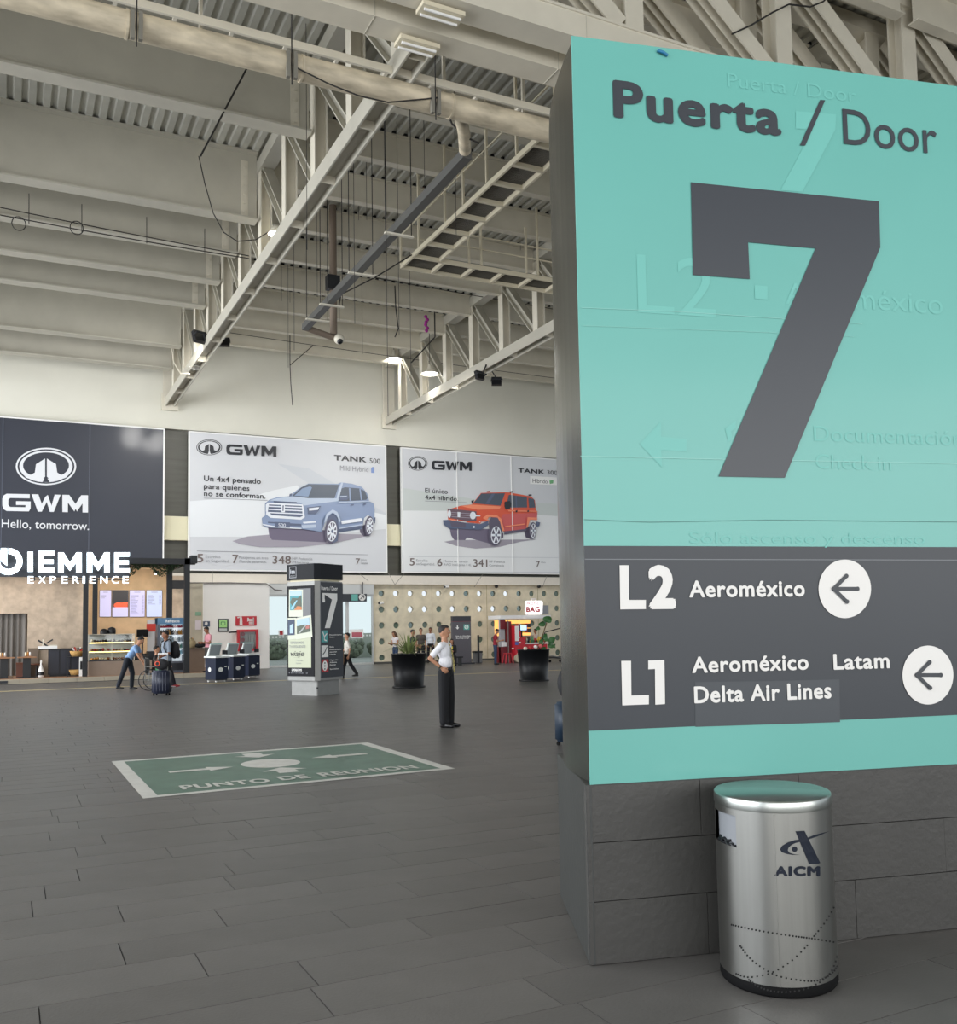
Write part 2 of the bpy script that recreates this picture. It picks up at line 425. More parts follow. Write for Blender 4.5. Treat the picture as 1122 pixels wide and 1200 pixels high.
# primary girder across the hall: two chords with verticals and diagonals
g = bpy.data.objects.new('main_girder', None); COL.objects.link(g); g.location = (8, 14.1, 11.95); g['kind'] = 'structure'
for nm, ya, yb in (('front_chord', 13.4, 13.92), ('rear_chord', 14.36, 14.9)):
    mb = MB(); mb.box((-16, ya, 11.95), (38, yb, 12.44)); mb.box((-16, ya-.03, 12.40), (38, yb+.03, 12.45)); mb.build(nm, steelw2, g)
    mb = MB(); mb.box((-16, ya, 15.0), (38, yb, 15.3)); mb.build('top_chord', steelw2, g)
    for q in range(-6, 8):
        xv = 10.1+3.68*q; mb = MB(); mb.box((xv-.2, ya+.06, 12.45), (xv+.2, ya+.1, 15)); mb.box((xv-.2, yb-.1, 12.45), (xv+.2, yb-.06, 15)); mb.box((xv-.015, ya+.1, 12.45), (xv+.015, yb-.1, 15))
        mb.build('vertical_post', steelw2, g)
        a = Vector((xv-3.3, (ya+yb)/2, 14.9)); b = Vector((xv-.3, (ya+yb)/2, 12.5)); dd = (b-a).normalized(); nn = Vector((-dd.z, 0, dd.x)); mb = MB()
        for sgn in (-1, 1): mb.bar(a+Vector((0, sgn*.19, 0)), b+Vector((0, sgn*.19, 0)), .36, .035, up=(0, 1, 0))
        mb.bar(a, b, .02, .36, up=nn); mb.build('diagonal_brace', steelw2, g)
    for q in range(-4, 9):
        xx = 9.0+3.6*q; mb = MB(); mb.box((xx-.006, ya-.005, 11.94), (xx+.006, yb+.005, 12.40)); mb.build('splice_joint', steelw, g)
# concrete-grey secondary plates near the girder above the sign
mb = MB(); mb.box((-16, 7.5, 14.0), (38, 7.8, 15.3)); mb.build('near_roof_beam', steelw, ceil, world=False)
for y in (10.6, 5.0, 2.4, -.2):
    mb = MB(); ibeam(mb, (-16, y, ZB), (38, y, ZB), ZD-ZB, .26, .035); mb.build('roof_beam', steelw2, ceil, world=False)

# ------------------------------------------------------------------ setting: back wall
YW = 44.2
def Z(y, x=207): return wl(x, y, YW).z
z_t, z_a, z_b, z_c, z_s0, z_s1 = Z(503), Z(605), Z(633), Z(660), Z(672), 3.93
cream = mat('cream_beam_paint', 'e3ddbf', .7); darkg = mat('dark_strip_cladding', '55544c', .45, noise=.12, nscale=2, stretch=(.3, 1, 3))
sof = mat('soffit_board', 'd9d2c6', .7, noise=.02)
mb = MB(); mb.box((-16, YW, z_t), (38, YW+.5, ZD)); back = mb.build('wall_back', wallc, kind='structure')
mb = MB(); mb.box((-16, YW+.25, z_a), (38, YW+.6, z_t)); mb.build('upper_dark_cladding', darkg, back, world=False)
mb = MB(); mb.box((-16, YW, z_b), (38, YW+.6, z_a)); mb.build('cream_beam', cream, back, world=False)
mb = MB(); mb.box((-16, YW+.25, z_s0), (38, YW+.6, z_b)); mb.build('lower_dark_cladding', darkg, back, world=False)
mb = MB(); mb.box((-16, YW-.15, z_s1), (38, YW+.6, z_s0)); mb.build('lintel_panel', sof, back, world=False)
jm = mat('panel_joint', '8d887e', .8)
for p, q in (((249, 667), (249, 683)), ((455, 671), (463, 685)), ((463, 685), (474, 672)), ((566, 673), (556, 688)), ((641, 675), (636, 688)), ((415, 667), (432, 681))):
    P = wl(*p, YW-.15); Q = wl(*q, YW-.15); mb = MB(); mb.bar(P, Q, .025, .01, up=(0, 1, 0)); mb.build('panel_joint', jm, back)
# white partition left of the doors, with a concrete pier beside it
xa, xb_, xc = wl(220, 730, 43.6).x, wl(238, 730, 43.6).x, wl(315, 730, 43.6).x
concr = mat('bush_hammered_concrete', 'd2c8b0', .9, noise=.14, nscale=2.2, bump=.5, bscale=26)
cpier = mat('grey_concrete', 'b9b2a0', .9, noise=.1, nscale=3, bump=.3, bscale=30)
wp2 = mat('white_partition_paint', 'e6e4e0', .7, noise=.02, nscale=1)
mb = MB(); mb.box((xa, 43.65, 0), (xb_, 44.35, z_s1)); mb.build('wall_left_of_doors', cpier, kind='structure')
mb = MB(); mb.box((xb_, 43.5, 0), (xc, 44.35, z_s1)); mb.build('wall_white_partition', wp2, kind='structure')
mb = MB(); mb.box((-16, 43.9, 0), (xa, 44.35, z_s1)); mb.build('wall_behind_cafe', cpier, kind='structure')
# conduit along the top of the partition
cdm = mat('grey_conduit', '6d6a66', .6)
mb = MB(); mb.tube([wl(*p, 43.42) for p in ((222, 683), (270, 683), (312, 684), (318, 688), (322, 691), (331, 692))], .03, 6)
tag(mb.build('conduit', cdm), 'thin grey conduit running along the top edge of the white partition', 'conduit')

# perforated concrete wall with real round holes
PW = Plane((16.3, 44.35), (1, 0)); pitch, z0h, pz_ = .782, 3.49, .797
cols = list(range(0, 24)); perf = []
hx0 = 16.72; hr = .155; thick = .22
mb = MB(); rimm = MB()
zrows = [z0h-i*pz_ for i in range(5)]
zlim = [z_s1]+[(zrows[i]+zrows[i+1])/2 for i in range(4)]+[0]
YF = 44.35
def cell(xa, xb, za, zb, cx, cz, hole):
    if not hole:
        mb.add([(xa, YF, zb), (xb, YF, zb), (xb, YF, za), (xa, YF, za)], [(0, 1, 2, 3)]); return
    N = 24; vs = []
    for k in range(N):
        a = 2*PI*k/N+PI/4; c, s_ = math.cos(a), math.sin(a); m = max(abs(c), abs(s_)); u, v = c/m, s_/m
        ox = cx+u*((xb-cx) if u > 0 else (cx-xa)); oz = cz+v*((za-cz) if v > 0 else (cz-zb)); vs.append((ox, YF, oz))
    for k in range(N):
        a = 2*PI*k/N+PI/4; vs.append((cx+hr*math.cos(a), YF, cz+hr*math.sin(a)))
    for k in range(N):
        a = 2*PI*k/N+PI/4; vs.append((cx+hr*math.cos(a), YF+thick, cz+hr*math.sin(a)))
    mb.add(vs, [(k, (k+1) % N, N+(k+1) % N, N+k) for k in range(N)]+[(N+k, N+(k+1) % N, 2*N+(k+1) % N, 2*N+k) for k in range(N)])
xstart = wl(437, 730, YF).x
for c in cols:
    cx_ = hx0+c*pitch; xa_, xb2 = (xstart if c == 0 else cx_-pitch/2), cx_+pitch/2
    for r in range(5):
        cell(xa_, xb2, zlim[r], zlim[r+1], cx_, zrows[r], True); perf.append((cx_, zrows[r], c, r))
xend = hx0+cols[-1]*pitch+pitch/2
mb.add([(xstart, YF+thick, 0), (xstart, YF, 0), (xstart, YF, z_s1), (xstart, YF+thick, z_s1)], [(0, 1, 2, 3)])
pwall = mb.build('wall_perforated', concr, kind='structure')
mb = MB(); mb.box((xend, YF, 0), (38, YF+.3, z_s1)); mb.build('wall_right_end', concr, kind='structure')
gd = mat('green_dark_glass', '5f7064', .12, spec=.6); gl_ = glass('clear_glass', (1, 1, 1), .95); gm_ = glass('greyish_glass', (.9, 1, .95), .42)
bright = {(1,0),(2,0),(3,0),(4,0),(5,0),(2,1),(3,1),(5,1),(7,0),(7,1),(9,0),(8,1)}
mid = {(1,1),(6,0),(6,1),(8,0),(0,0),(5,2),(2,2),(9,1),(10,0),(10,1),(12,1),(14,0),(16,0)}
for cx_, z, c, r in perf:
    k = (c, r); m = gl_ if k in bright else gm_ if k in mid else gd
    mb = MB(); N = 20; mb.add([(cx_+hr*math.cos(2*PI*a/N), YF+.1, z+hr*math.sin(2*PI*a/N)) for a in range(N)]+[(cx_+hr*math.cos(2*PI*a/N), YF+.115, z+hr*math.sin(2*PI*a/N)) for a in range(N)],
        [tuple(range(N)), tuple(range(N, 2*N))[::-1]]+[(a, (a+1) % N, N+(a+1) % N, N+a) for a in range(N)])
    mb.build('round_pane', m, pwall, world=False)
for xx in (19.46, 22.6, 25.7, 28.85, 32.0):   # cast joints of the concrete panels
    mb = MB(); mb.box((xx-.012, YF-.004, 0), (xx+.012, YF+.01, z_s1)); mb.build('panel_joint', mat('concrete_joint', '9c8f6d', .9), pwall, world=False)
mb = MB(); mb.box((xstart, YF-.02, 0), (xend, YF, .1)); mb.build('baseboard_back', mat('dark_skirting', '4b4a46', .6), kind='structure')

# glazed doors
xL, xR = xc+.02, xstart-.02
alu = mat('aluminium_frame', 'c9c9c6', .35, metal=.6)
dg = glass('door_glass', (.96, 1, .98), .93)
frost = mat('frosted_strip', 'e8eceb', .5)
zt = 3.42
mb = MB(); mb.box((xL, 44.1, zt), (xR, 44.45, z_s1)); mb.build('trim_1', alu, kind='structure')
nd = 4; wd = (xR-xL)/nd
for i in range(nd):
    a, b = xL+i*wd, xL+(i+1)*wd
    d = bpy.data.objects.new('door_%d' % (i+1), None); COL.objects.link(d); d.location = (a, 44.25, 0); d['kind'] = 'structure'
    mb = MB(); mb.box((a, 44.2, 0), (a+.07, 44.3, zt)); mb.box((b-.07, 44.2, 0), (b, 44.3, zt)); mb.box((a+.07, 44.2, zt-.1), (b-.07, 44.3, zt)); mb.box((a+.07, 44.2, 0), (b-.07, 44.3, .1)); mb.build('door_frame', alu, d)
    mb = MB(); mb.box((a+.07, 44.24, .1), (b-.07, 44.26, zt-.1)); mb.build('door_pane', dg, d)
    mb = MB()
    for q in range(7):
        xx = a+.17+q*(wd-.34)/6; mb.box((xx-.04, 44.225, 1.38), (xx+.04, 44.235, 1.46))
    mb.build('safety_dots', frost, d, kind='stuff')
# things seen outside through the doors
mb = MB(); mb.box((8, 62, -.12), (30, 62.2, 1.5)); mb.build('outside_parapet', mat('parapet_concrete', 'b9c0b6', .8), kind='structure')
hedge = mat('far_greenery', '79836f', .9, noise=.4, nscale=5)
for i in range(9):
    mb = MB(); xx = 12+i*1.75; hh = .75+.15*((i*7) % 3); rs_ = random.Random(i); [mb.ell((xx+rs_.uniform(-.62, .62), 60.5+rs_.uniform(-.4, .4), rs_.uniform(.1, hh)), (.2, .2, .2), 7, 5) for _ in range(46)]; mb.ell((xx, 60.5, .25), (.6, .4, .39), 10, 8)
    tag(mb.build('shrub', hedge), 'dark shrub outside beyond the glass doors', 'shrub', 'shrubs outside the doors')
# ------------------------------------------------------------------ the big door sign
A = fl(692, 1132); B_ = fl(1122, 1088); sd = (B_-A); sd.z = 0; sd.normalize()
SP = Plane((A.x, A.y), (sd.x, sd.y))
sv = Vector((.50, 1.09, 0)); WID = 3.3; ZS0, ZS1 = .857, 4.66
teal = mat('teal_vinyl', '5ea49b', .42, noise=.02, nscale=1.2, coat=.15)
tealg = mat('teal_ghost_vinyl', '65aca3', .44); slate = mat('slate_vinyl', '31353b', .42, spec=.4, noise=.03, nscale=1)
ink = mat('slate_lettering', '2f333a', .4)
stone = mat('dark_granite', '3c3b39', .5, noise=.10, nscale=3, bump=.25, bscale=30)
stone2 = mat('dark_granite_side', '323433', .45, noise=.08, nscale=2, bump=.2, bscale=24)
sign = thing('door_sign', 'huge teal wayfinding sign for door 7 on a dark stone plinth', 'sign', (A.x, A.y, 0))
def side_pts(inset=0, n=10, bulge=.05):
    p0 = SP.P(.035+inset, 0); p1 = p0+sv*.97; nrm = Vector((-sv.y, sv.x, 0)).normalized()
    return [p0.lerp(p1, t)+nrm*bulge*math.sin(PI*min(1, t*1.0)) for t in [i/n for i in range(n+1)]]
sidep = side_pts()
foot = [SP.P(.035, 0, -.004), SP.P(WID, 0, -.004)]+[SP.P(WID, 0)+sv*.97]+sidep[::-1][:-1]
# core box behind the vinyl: steel sides and top
mb = MB(); mb.prism([(p.x, p.y) for p in foot], ZS0, ZS1-.004); mb.build('steel_housing', steelside, sign)
def panel(nm, z0, z1, m, off=.004):
    mb = MB(); P = [SP.P(.022, z0, off), SP.P(WID, z0, off), SP.P(WID, z1, off), SP.P(.022, z1, off), SP.P(.022, z0, -.004), SP.P(WID, z0, -.004), SP.P(WID, z1, -.004), SP.P(.022, z1, -.004)]
    mb.add(P, [(0, 1, 2, 3), (7, 6, 5, 4), (0, 4, 5, 1), (1, 5, 6, 2), (2, 6, 7, 3), (3, 7, 4, 0)]); return mb.build(nm, m, sign)
panel('teal_panel', 2.024, ZS1, teal); panel('slate_band', 1.117, 2.0235, slate); panel('lower_teal_strip', ZS0, 1.1165, teal)
# seams: thin strips, some paler and some darker than the panel
sm1 = mat('seam_pale', '7fb8b0', .4); sm2 = mat('seam_dark', '4a807a', .5); sm3 = mat('band_seam', '6a6e73', .4)
pr = Print(SP, .0075); pr.line([(680, 534.8), (850, 538.5), (990, 541), (1140, 544)], .004, sm1); pr.cut('panel_seam', sign); pr.line([(681, 361), (800, 366), (1010, 380)], .003, sm1); pr.cut('panel_seam', sign)
pr.line([(684, 609), (760, 612), (900, 609.5), (1140, 612)], .004, sm2); pr.cut('panel_seam', sign); pr.line([(685, 655.5), (1140, 656.5)], .004, sm3); pr.cut('panel_seam', sign); pr.line([(682, 382), (900, 390), (1000, 395)], .002, sm1); pr.cut('panel_seam', sign)

# old lettering showing through
T1 = (680, 60, 2.538); T2 = (680, 300, 2.538); T3 = (680, 620, 2.538)
pr = Print(SP, .0060)
pr.tpx('Puerta / Door', (438, 113), (820, 148), 72, tealg, 0, T1); pr.cut('faded_old_lettering', sign)
pr.px([(640, 180), (760, 190), (758, 235), (660, 420), (595, 415), (690, 235), (640, 232)], tealg, T1); pr.cut('faded_old_lettering', sign)
pr.tpx('L2', (172, 172), (403, 180), 0, tealg, 0, T2); pr.cut('faded_old_lettering', sign); pr.px([(518, 88), (556, 91), (556, 131), (518, 128)], tealg, T2); pr.cut('faded_old_lettering', sign)
pr.tpx('Aeroméxico', (610, 145), (1078, 172), 82, tealg, 0, T2); pr.cut('faded_old_lettering', sign)
pr.px([(176, 560), (240, 492), (240, 538), (316, 545), (316, 582), (240, 578), (243, 630)], tealg, T2); pr.cut('faded_old_lettering', sign)
pr.px([(430, 515), (462, 490), (462, 512), (448, 522), (452, 545), (440, 552)], tealg, T2); pr.cut('faded_old_lettering', sign)
pr.tpx('Documentación', (695, 553), (1135, 562), 508, tealg, 0, T2); pr.cut('faded_old_lettering', sign); pr.tpx('Check in', (700, 634), (925, 636), 592, tealg, 0, T2); pr.cut('faded_old_lettering', sign)
pr.tpx('Sólo ascenso y descenso', (325, 856), (1025, 856), 822, tealg, 0, T2); pr.cut('faded_old_lettering', sign)
# current lettering
pr = Print(SP, .0085)
pr.tpx('Puerta', (98, 197), (598, 257), 85, ink, .036, T1); pr.cut('door_lettering', sign); pr.px([(712, 147), (727, 148), (668, 283), (652, 282)], ink, T1); pr.cut('slash', sign); pr.tpx('Door', (782, 280), (1061, 306), 176, ink, .004, T1)
pr.done('door_lettering', sign)
pr = Print(SP, .0085)
pr.px([(809.2, 214.4), (1029.5, 236.5), (1031, 290.5), (1010, 342), (955, 291.7), (876.2, 284.6), (878.2, 327.6), (811.6, 322.9)][:3]+[(955, 291.7)] +[(876.2, 284.6), (878.2, 327.6), (811.6, 322.9)], ink)
pr.px([(955, 291.7), (1031, 290.5), (919.2, 560.2), (841.5, 558.7)], ink)
pr.done('numeral_seven', sign)
pr = Print(SP, .0085)
L2x = mat('vinyl_white_letters', 'd6d4d1', .45)
def block(s, pts): pr.px(pts, L2x, T3); pr.cut('airline_lettering', sign)
pr.px([(116, 108), (143, 108), (144, 211), (194, 211), (194, 238), (118, 239)], L2x, T3); pr.cut('airline_lettering', sign); pr.tpx('2', (203, 238), (284, 238), 108, L2x, .05, T3); pr.cut('airline_lettering', sign)
pr.tpx('Aeroméxico', (323, 203), (667, 201), 153, L2x, .028, T3); pr.cut('airline_lettering', sign)
pr.px([(121, 392), (150, 392), (151, 495), (203, 493), (203, 521), (124, 524)], L2x, T3); pr.cut('airline_lettering', sign); pr.px([(201, 391), (249, 389), (251, 520), (222, 522), (221, 416), (201, 417)], L2x, T3); pr.cut('airline_lettering', sign)
pr.tpx('Aeroméxico', (331, 428), (678, 418), 380, L2x, .028, T3); pr.cut('airline_lettering', sign); pr.tpx('Latam', (752, 418), (919, 414), 371, L2x, .028, T3); pr.cut('airline_lettering', sign)
pr.tpx('Delta Air Lines', (338, 515), (746, 506), 465, L2x, .028, T3); pr.cut('airline_lettering', sign)
pr.done('airline_lettering', sign)
for (cx_, cy_, rx, ry) in ((785, 178, 78, 87), (1032, 434, 75.5, 87.5)):
    pr = Print(SP, .0085, .0012); pr.epx((cx_, cy_), rx, ry, L2x, T3, 48)
    k = ry/87
    for pts in ([(cx_+37*k, cy_), (cx_-34*k, cy_)], [(cx_+3, cy_-38), (cx_-34, cy_), (cx_+4, cy_+38)]):
        pr.line(pts, .021, slate, T3)
        for q in pts:
            pr.epx(q, 6.3, 6.8, slate, T3, 14)
    pr.done('arrow_roundel', sign)
# newer patch behind the second airline, dents
pr = Print(SP, .0055); pr.px([(340, 455), (560, 452), (770, 447), (772, 574), (342, 588)], mat('slate_patch', '353a40', .4), T3); pr.done('vinyl_patch', sign)
mb = MB(); p = SP.px(775, 64); mb.tube([SP.P(p[0]-.025, p[1]+.012, .012), SP.P(p[0]+.005, p[1], .02), SP.P(p[0]+.03, p[1]-.008, .012)], .008, 8); mb.build('blue_tape_scrap', mat('blue_tape', '1f6d97', .5), sign)
# plinth
pl = bpy.data.objects.new('plinth', None); COL.objects.link(pl); pl.parent = sign
core = [SP.P(.02, 0, -.03), SP.P(WID, 0, -.03), SP.P(WID, 0)+sv, SP.P(.02, 0, -.03)+sv]
mb = MB(); mb.prism([(p.x, p.y) for p in core], 0.003, ZS0-.012); mb.build('plinth_core', grout, pl)
rows = [(.003, .295), (.299, .575), (.579, .85)]
rr = random.Random(5)
for ri, (za, zb) in enumerate(rows):
    cuts = [0]+[[.62, 1.45, 2.4], [.95, 2.0], [.6, 1.15, 2.2]][ri]+[WID]
    for a, b in zip(cuts[:-1], cuts[1:]):
        o_ = rr.uniform(0, .003); mb = MB(); P = [SP.P(u, z, w) for w in (o_, -.03) for u, z in ((a+.0015, za), (b-.0015, za), (b-.0015, zb), (a+.0015, zb))]
        mb.add(P, [(0, 1, 2, 3), (7, 6, 5, 4), (0, 4, 5, 1), (1, 5, 6, 2), (2, 6, 7, 3), (3, 7, 4, 0)]); mb.build('stone_slab', stone, pl)
nrm = Vector((-sv.y, sv.x, 0)).normalized()
a = SP.P(0, 0, -.002); mb = MB(); P0 = [a, a+sv*1.0, a+sv*1.0-nrm*.028, a-nrm*.028+sv*.0]
mb.prism([(p.x, p.y) for p in P0], .003, .85); mb.build('side_slab', stone2, pl)
mb = MB(); mb.prism([(p.x, p.y) for p in (SP.P(.0, 0, 0), SP.P(WID, 0, 0), SP.P(WID, 0)+sv, SP.P(0, 0, 0)+sv)], .85, ZS0-.001); mb.build('top_slab', stone2, pl)

# ------------------------------------------------------------------ steel waste bin
az = math.atan2(.69, .72); bc = Vector((3.235, 3.435, 0)); a_, b_ = .262, .262; HB = .845
RA = math.atan2(bc.y, bc.x)   # view direction of the bin
bin_ = thing('waste_bin', 'brushed steel waste bin with black base ring in front of the dark plinth', 'waste bin', tuple(bc))
SX, SY = .30, .262   # along view, across
def bp(t, z, r=1.0): # t angle: 0 = away from the eye
    x, y = SX*r*math.cos(t), SY*r*math.sin(t)
    return Vector((bc.x+x*math.cos(RA)-y*math.sin(RA), bc.y+x*math.sin(RA)+y*math.cos(RA), z))
# body with a real opening on the left
N = 96; zl = [.05+i*.0155 for i in range(50)]; zl.append(.792); mb = MB(); vs = []
for z in zl:
    for k in range(N): vs.append(bp(2*PI*k/N, z))
def hole(t, z):
    t = math.degrees(t) % 360
    return 232 < t+0 < 0 or (103 < t < 143 and .62 < z < .762)
fs = []
for i in range(len(zl)-1):
    for k in range(N):
        if hole(2*PI*(k+.5)/N, (zl[i]+zl[i+1])/2): continue
        fs.append((i*N+k, i*N+(k+1) % N, (i+1)*N+(k+1) % N, (i+1)*N+k))
mb.add(vs, fs, 0, True)
seam = [bp(PI+.02, .05, 1.003), bp(PI+.02, .79, 1.003)]
mb.build('bin_body', steel, bin_)
mb = MB(); mb.tube(seam, .0016, 5); mb.build('body_seam', steel, bin_)
mb = MB(); mb.lathe([(.94, .06), (.94, .79)], tuple(bc), 48, 0, SX, SY, rot=RA); mb.add([bp(2*PI*k/48, .60, .94) for k in range(48)], [tuple(range(48))]); mb.build('liner', mat('bin_liner_grey', '8a8d92', .45), bin_)
mb = MB()
mb.tube([bp(1.84+.05*k, .624+.007*math.sin(k*2.1), .962) for k in range(13)], .0085, 6); mb.tube([bp(1.9+.05*k, .638+.006*math.sin(k*1.7+1), .955) for k in range(9)], .007, 6)
mb.build('rubbish_bag', black, bin_)
mb = MB(); mb.lathe([(1.008, .792), (1.012, .80), (1.012, .836), (1.0, .842), (.985, .845), (.0, .845)], tuple(bc), 64, 0, SX, SY, rot=RA); mb.build('lid', mat('steel_lid', 'a5a8a4', .3, metal=1, noise=.03), bin_)
mb = MB(); mb.lathe([(0, .002), (.985, .002), (1.0, .012), (1.0, .045), (.985, .052), (.9, .052)], tuple(bc), 64, 0, SX, SY, rot=RA); mb.build('base_ring', rubber, bin_)
navy = mat('navy_print', '0b1424', .45, spec=.3); holem = mat('drilled_holes', '141414', .8)
# image pixel -> bin surface
def binpx(x, y, r=1.004):
    rd = ray(x, y); ca, sa = math.cos(RA), math.sin(RA)
    ox, oy = -bc.x, -bc.y; lx, ly = ox*ca+oy*sa, -ox*sa+oy*ca; dx, dy = rd.x*ca+rd.y*sa, -rd.x*sa+rd.y*ca
    A2 = (dx/SX)**2+(dy/SY)**2; B2 = 2*(lx*dx/SX**2+ly*dy/SY**2); C2 = (lx/SX)**2+(ly/SY)**2-r*r
    D = B2*B2-4*A2*C2
    if D < 0: return None
    return EYE+rd*((-B2-math.sqrt(D))/(2*A2))
TB = (820, 880, 3.715)
def bpoly(mb, pts, r=1.004, cell=9):
    # fan the outline into thin strips so it follows the curve
    import bisect
    from mathutils.geometry import tessellate_polygon
    tris = tessellate_polygon([[Vector((x, y, 0)) for x, y in pts]])
    for t in tris:
        q = [Vector((*pts[i], 0)) for i in t]; n = 3
        for i in range(n):
            for j in range(n-i):
                def g(a, b): return q[0]+(q[1]-q[0])*(a/n)+(q[2]-q[0])*(b/n)
                for tri in ([(i, j), (i+1, j), (i, j+1)],)+(([(i+1, j), (i+1, j+1), (i, j+1)],) if j < n-i-1 else ()):
                    P = [binpx(TB[0]+g(*c).x/TB[2], TB[1]+g(*c).y/TB[2], r) for c in tri]
                    if all(P): mb.add(P, [(0, 1, 2)])
def crescent(pts_out, pts_in): return pts_out+pts_in[::-1]
mb = MB()
bpoly(mb, [(418, 350), (458, 348), (527, 488), (515, 493), (478, 492)])
bpoly(mb, [(468, 379), (500, 366), (567, 349), (515, 372), (474, 386)])
o1 = [(445, 384), (415, 388), (385, 398), (360, 413), (351, 428), (358, 441), (380, 449), (405, 453), (435, 453)]
i1 = [(440, 396), (418, 401), (400, 410), (388, 422), (385, 433), (392, 443), (405, 448), (420, 451), (435, 452)]
for k in range(len(o1)-1): bpoly(mb, [o1[k], o1[k+1], i1[k+1], i1[k]])
bpoly(mb, [(415+12*math.cos(a*PI/8), 428+12*math.sin(a*PI/8)) for a in range(16)])
v, f = fit_text('AICM', 327, 526, 0, 44, .06)
ph = [binpx(TB[0]+x/TB[2], TB[1]+(546-y)/TB[2]) for x, y in v]; mb.add(ph, f)
mb.build('printed_emblem', navy, bin_)
dots = []
def dotline(pts, n):
    # smooth curve through pts
    for i in range(n):
        t = i/(n-1)*(len(pts)-1); k = min(int(t), len(pts)-2); u = t-k
        p0, p1, p2, p3 = pts[max(k-1, 0)], pts[k], pts[k+1], pts[min(k+2, len(pts)-1)]
        c = [0.5*((2*p1[j])+(-p0[j]+p2[j])*u+(2*p0[j]-5*p1[j]+4*p2[j]-p3[j])*u*u+(-p0[j]+3*p1[j]-3*p2[j]+p3[j])*u**3) for j in (0, 1)]
        dots.append(c)
dotline([(140, 757), (250, 781), (400, 805), (500, 818), (620, 838)], 34)
dotline([(178, 850), (230, 912), (330, 975), (450, 1000), (530, 996), (590, 955), (615, 905)], 36)
dotline([(608, 636), (560, 728), (500, 806)], 12); dotline([(470, 847), (400, 915), (310, 967), (215, 985), (160, 970)], 18)
dotline([(215, 997), (280, 1036), (370, 1050), (480, 1030), (570, 968), (608, 868)], 30)
mb = MB()
for x, y in dots:
    P = [binpx(TB[0]+(x+4.3*math.cos(a*PI/4))/TB[2], TB[1]+(y+4.6*math.sin(a*PI/4))/TB[2]) for a in range(8)]
    if all(P): mb.add(P, [tuple(range(8))])
mb.build('drilled_dots', holem, bin_, kind='stuff')

# ------------------------------------------------------------------ billboards
bbw = mat('billboard_print', 'cbcdd1', .45, noise=.02, nscale=.4); bbd = mat('billboard_print_navy', '2b2f3b', .5, noise=.05, nscale=.4, coat=.15)
frm = mat('billboard_edge', 'e8e8e6', .5); inkb = mat('print_black', '26282e', .4); ing = mat('print_grey', '8e9096', .5); ing2 = mat('print_light_grey', 'b7bac0', .5)
YB = 43.9
BP = Plane((0, YB), (1, 0))
def billboard(name, label, tl, tr, br, bl, m):
    P = [wl(*p, YB) for p in (bl, br, tr, tl)]; xa, xb = P[0].x, P[1].x; za = (P[0].z+P[1].z)/2; zb = (P[2].z+P[3].z)/2
    xa = (P[0].x+P[3].x)/2; xb = (P[1].x+P[2].x)/2
    t = thing(name, label, 'billboard', ((xa+xb)/2, YB+.1, za)); mb = MB(); mb.box((xa, YB, za), (xb, YB+.12, zb)); mb.build('panel', m, t)
    mb = MB(); w = .06
    for q in (((xa-w, YB-.01, za-w), (xa, YB+.14, zb+w)), ((xb, YB-.01, za-w), (xb+w, YB+.14, zb+w)), ((xa, YB-.01, za-w), (xb, YB+.14, za)), ((xa, YB-.01, zb), (xb, YB+.14, zb+w))): mb.box(*q)
    mb.build('frame', frm, t); return t, xa, xb, za, zb
def emblem(pr, c, rx, ry, T, fg, bgm):
    pr.epx(c, rx, ry, fg, T, 40); pr.epx(c, rx*.94, ry*.92, bgm, T, 40); pr.epx(c, rx*.88, ry*.85, fg, T, 40); pr.epx((c[0], c[1]-ry*.05), rx*.76, ry*.70, bgm, T, 40)
    X, Y = c; x = rx; y = ry
    for s in (-1, 1):
        pr.px([(X+s*.03*x, Y-.42*y), (X+s*.33*x, Y-.12*y), (X+s*.37*x, Y+.33*y), (X+s*.50*x, Y+.45*y), (X+s*.80*x, Y+.32*y), (X+s*.66*x, Y+.60*y), (X+s*.40*x, Y+.74*y), (X+s*.14*x, Y+.72*y), (X+s*.03*x, Y+.55*y)], fg, T)
    pr.px([(X-.025*x, Y-.45*y), (X+.025*x, Y-.45*y), (X+.03*x, Y+.6*y), (X+.12*x, Y+.84*y), (X-.12*x, Y+.84*y), (X-.03*x, Y+.6*y)], bgm, T)
def gwm(pr, x0, x1, yt, yb, T, m, sk=0.0):
    """wide block letters G W M, sk = drop of the line per pixel"""
    W_ = x1-x0; H = yb-yt
    def q(pts): pr.px([(x0+u*W_, yt+v*H+sk*u*W_) for u, v in pts], m, T)
    s = .055; h = .24
    q([(.05, 0), (.32, 0), (.32, h), (.09, h), (.07, .35), (.07, .65), (.09, 1-h), (.05, 1), (.015, .9), (0, .7), (0, .3), (.015, .1)])
    q([(.09, 1-h), (.32, 1-h), (.30, 1), (.05, 1)]); q([(.27, .42), (.33, .42), (.33, .82), (.31, 1), (.26, 1), (.27, .8)]); q([(.16, .42), (.30, .42), (.30, .64), (.16, .64)])
    q([(.34, 0), (.42, 0), (.465, .62), (.44, 1), (.415, 1)]); q([(.415, 1), (.46, 1), (.53, .32), (.50, .15)]); q([(.50, .15), (.53, .02), (.60, 1), (.555, 1)]); q([(.555, 1), (.60, 1), (.68, 0), (.61, 0)])
    q([(.70, 0), (.765, 0), (.765, 1), (.70, 1)]); q([(.70, 0), (.78, 0), (.87, .62), (.84, .95)]); q([(.92, 0), (1, 0), (.87, .95), (.84, .62)]); q([(.935, 0), (1, 0), (1, 1), (.935, 1)])
TD = (0, 480, 5.1); TL = (200, 490, 4.315); TR = (440, 500, 4.878)
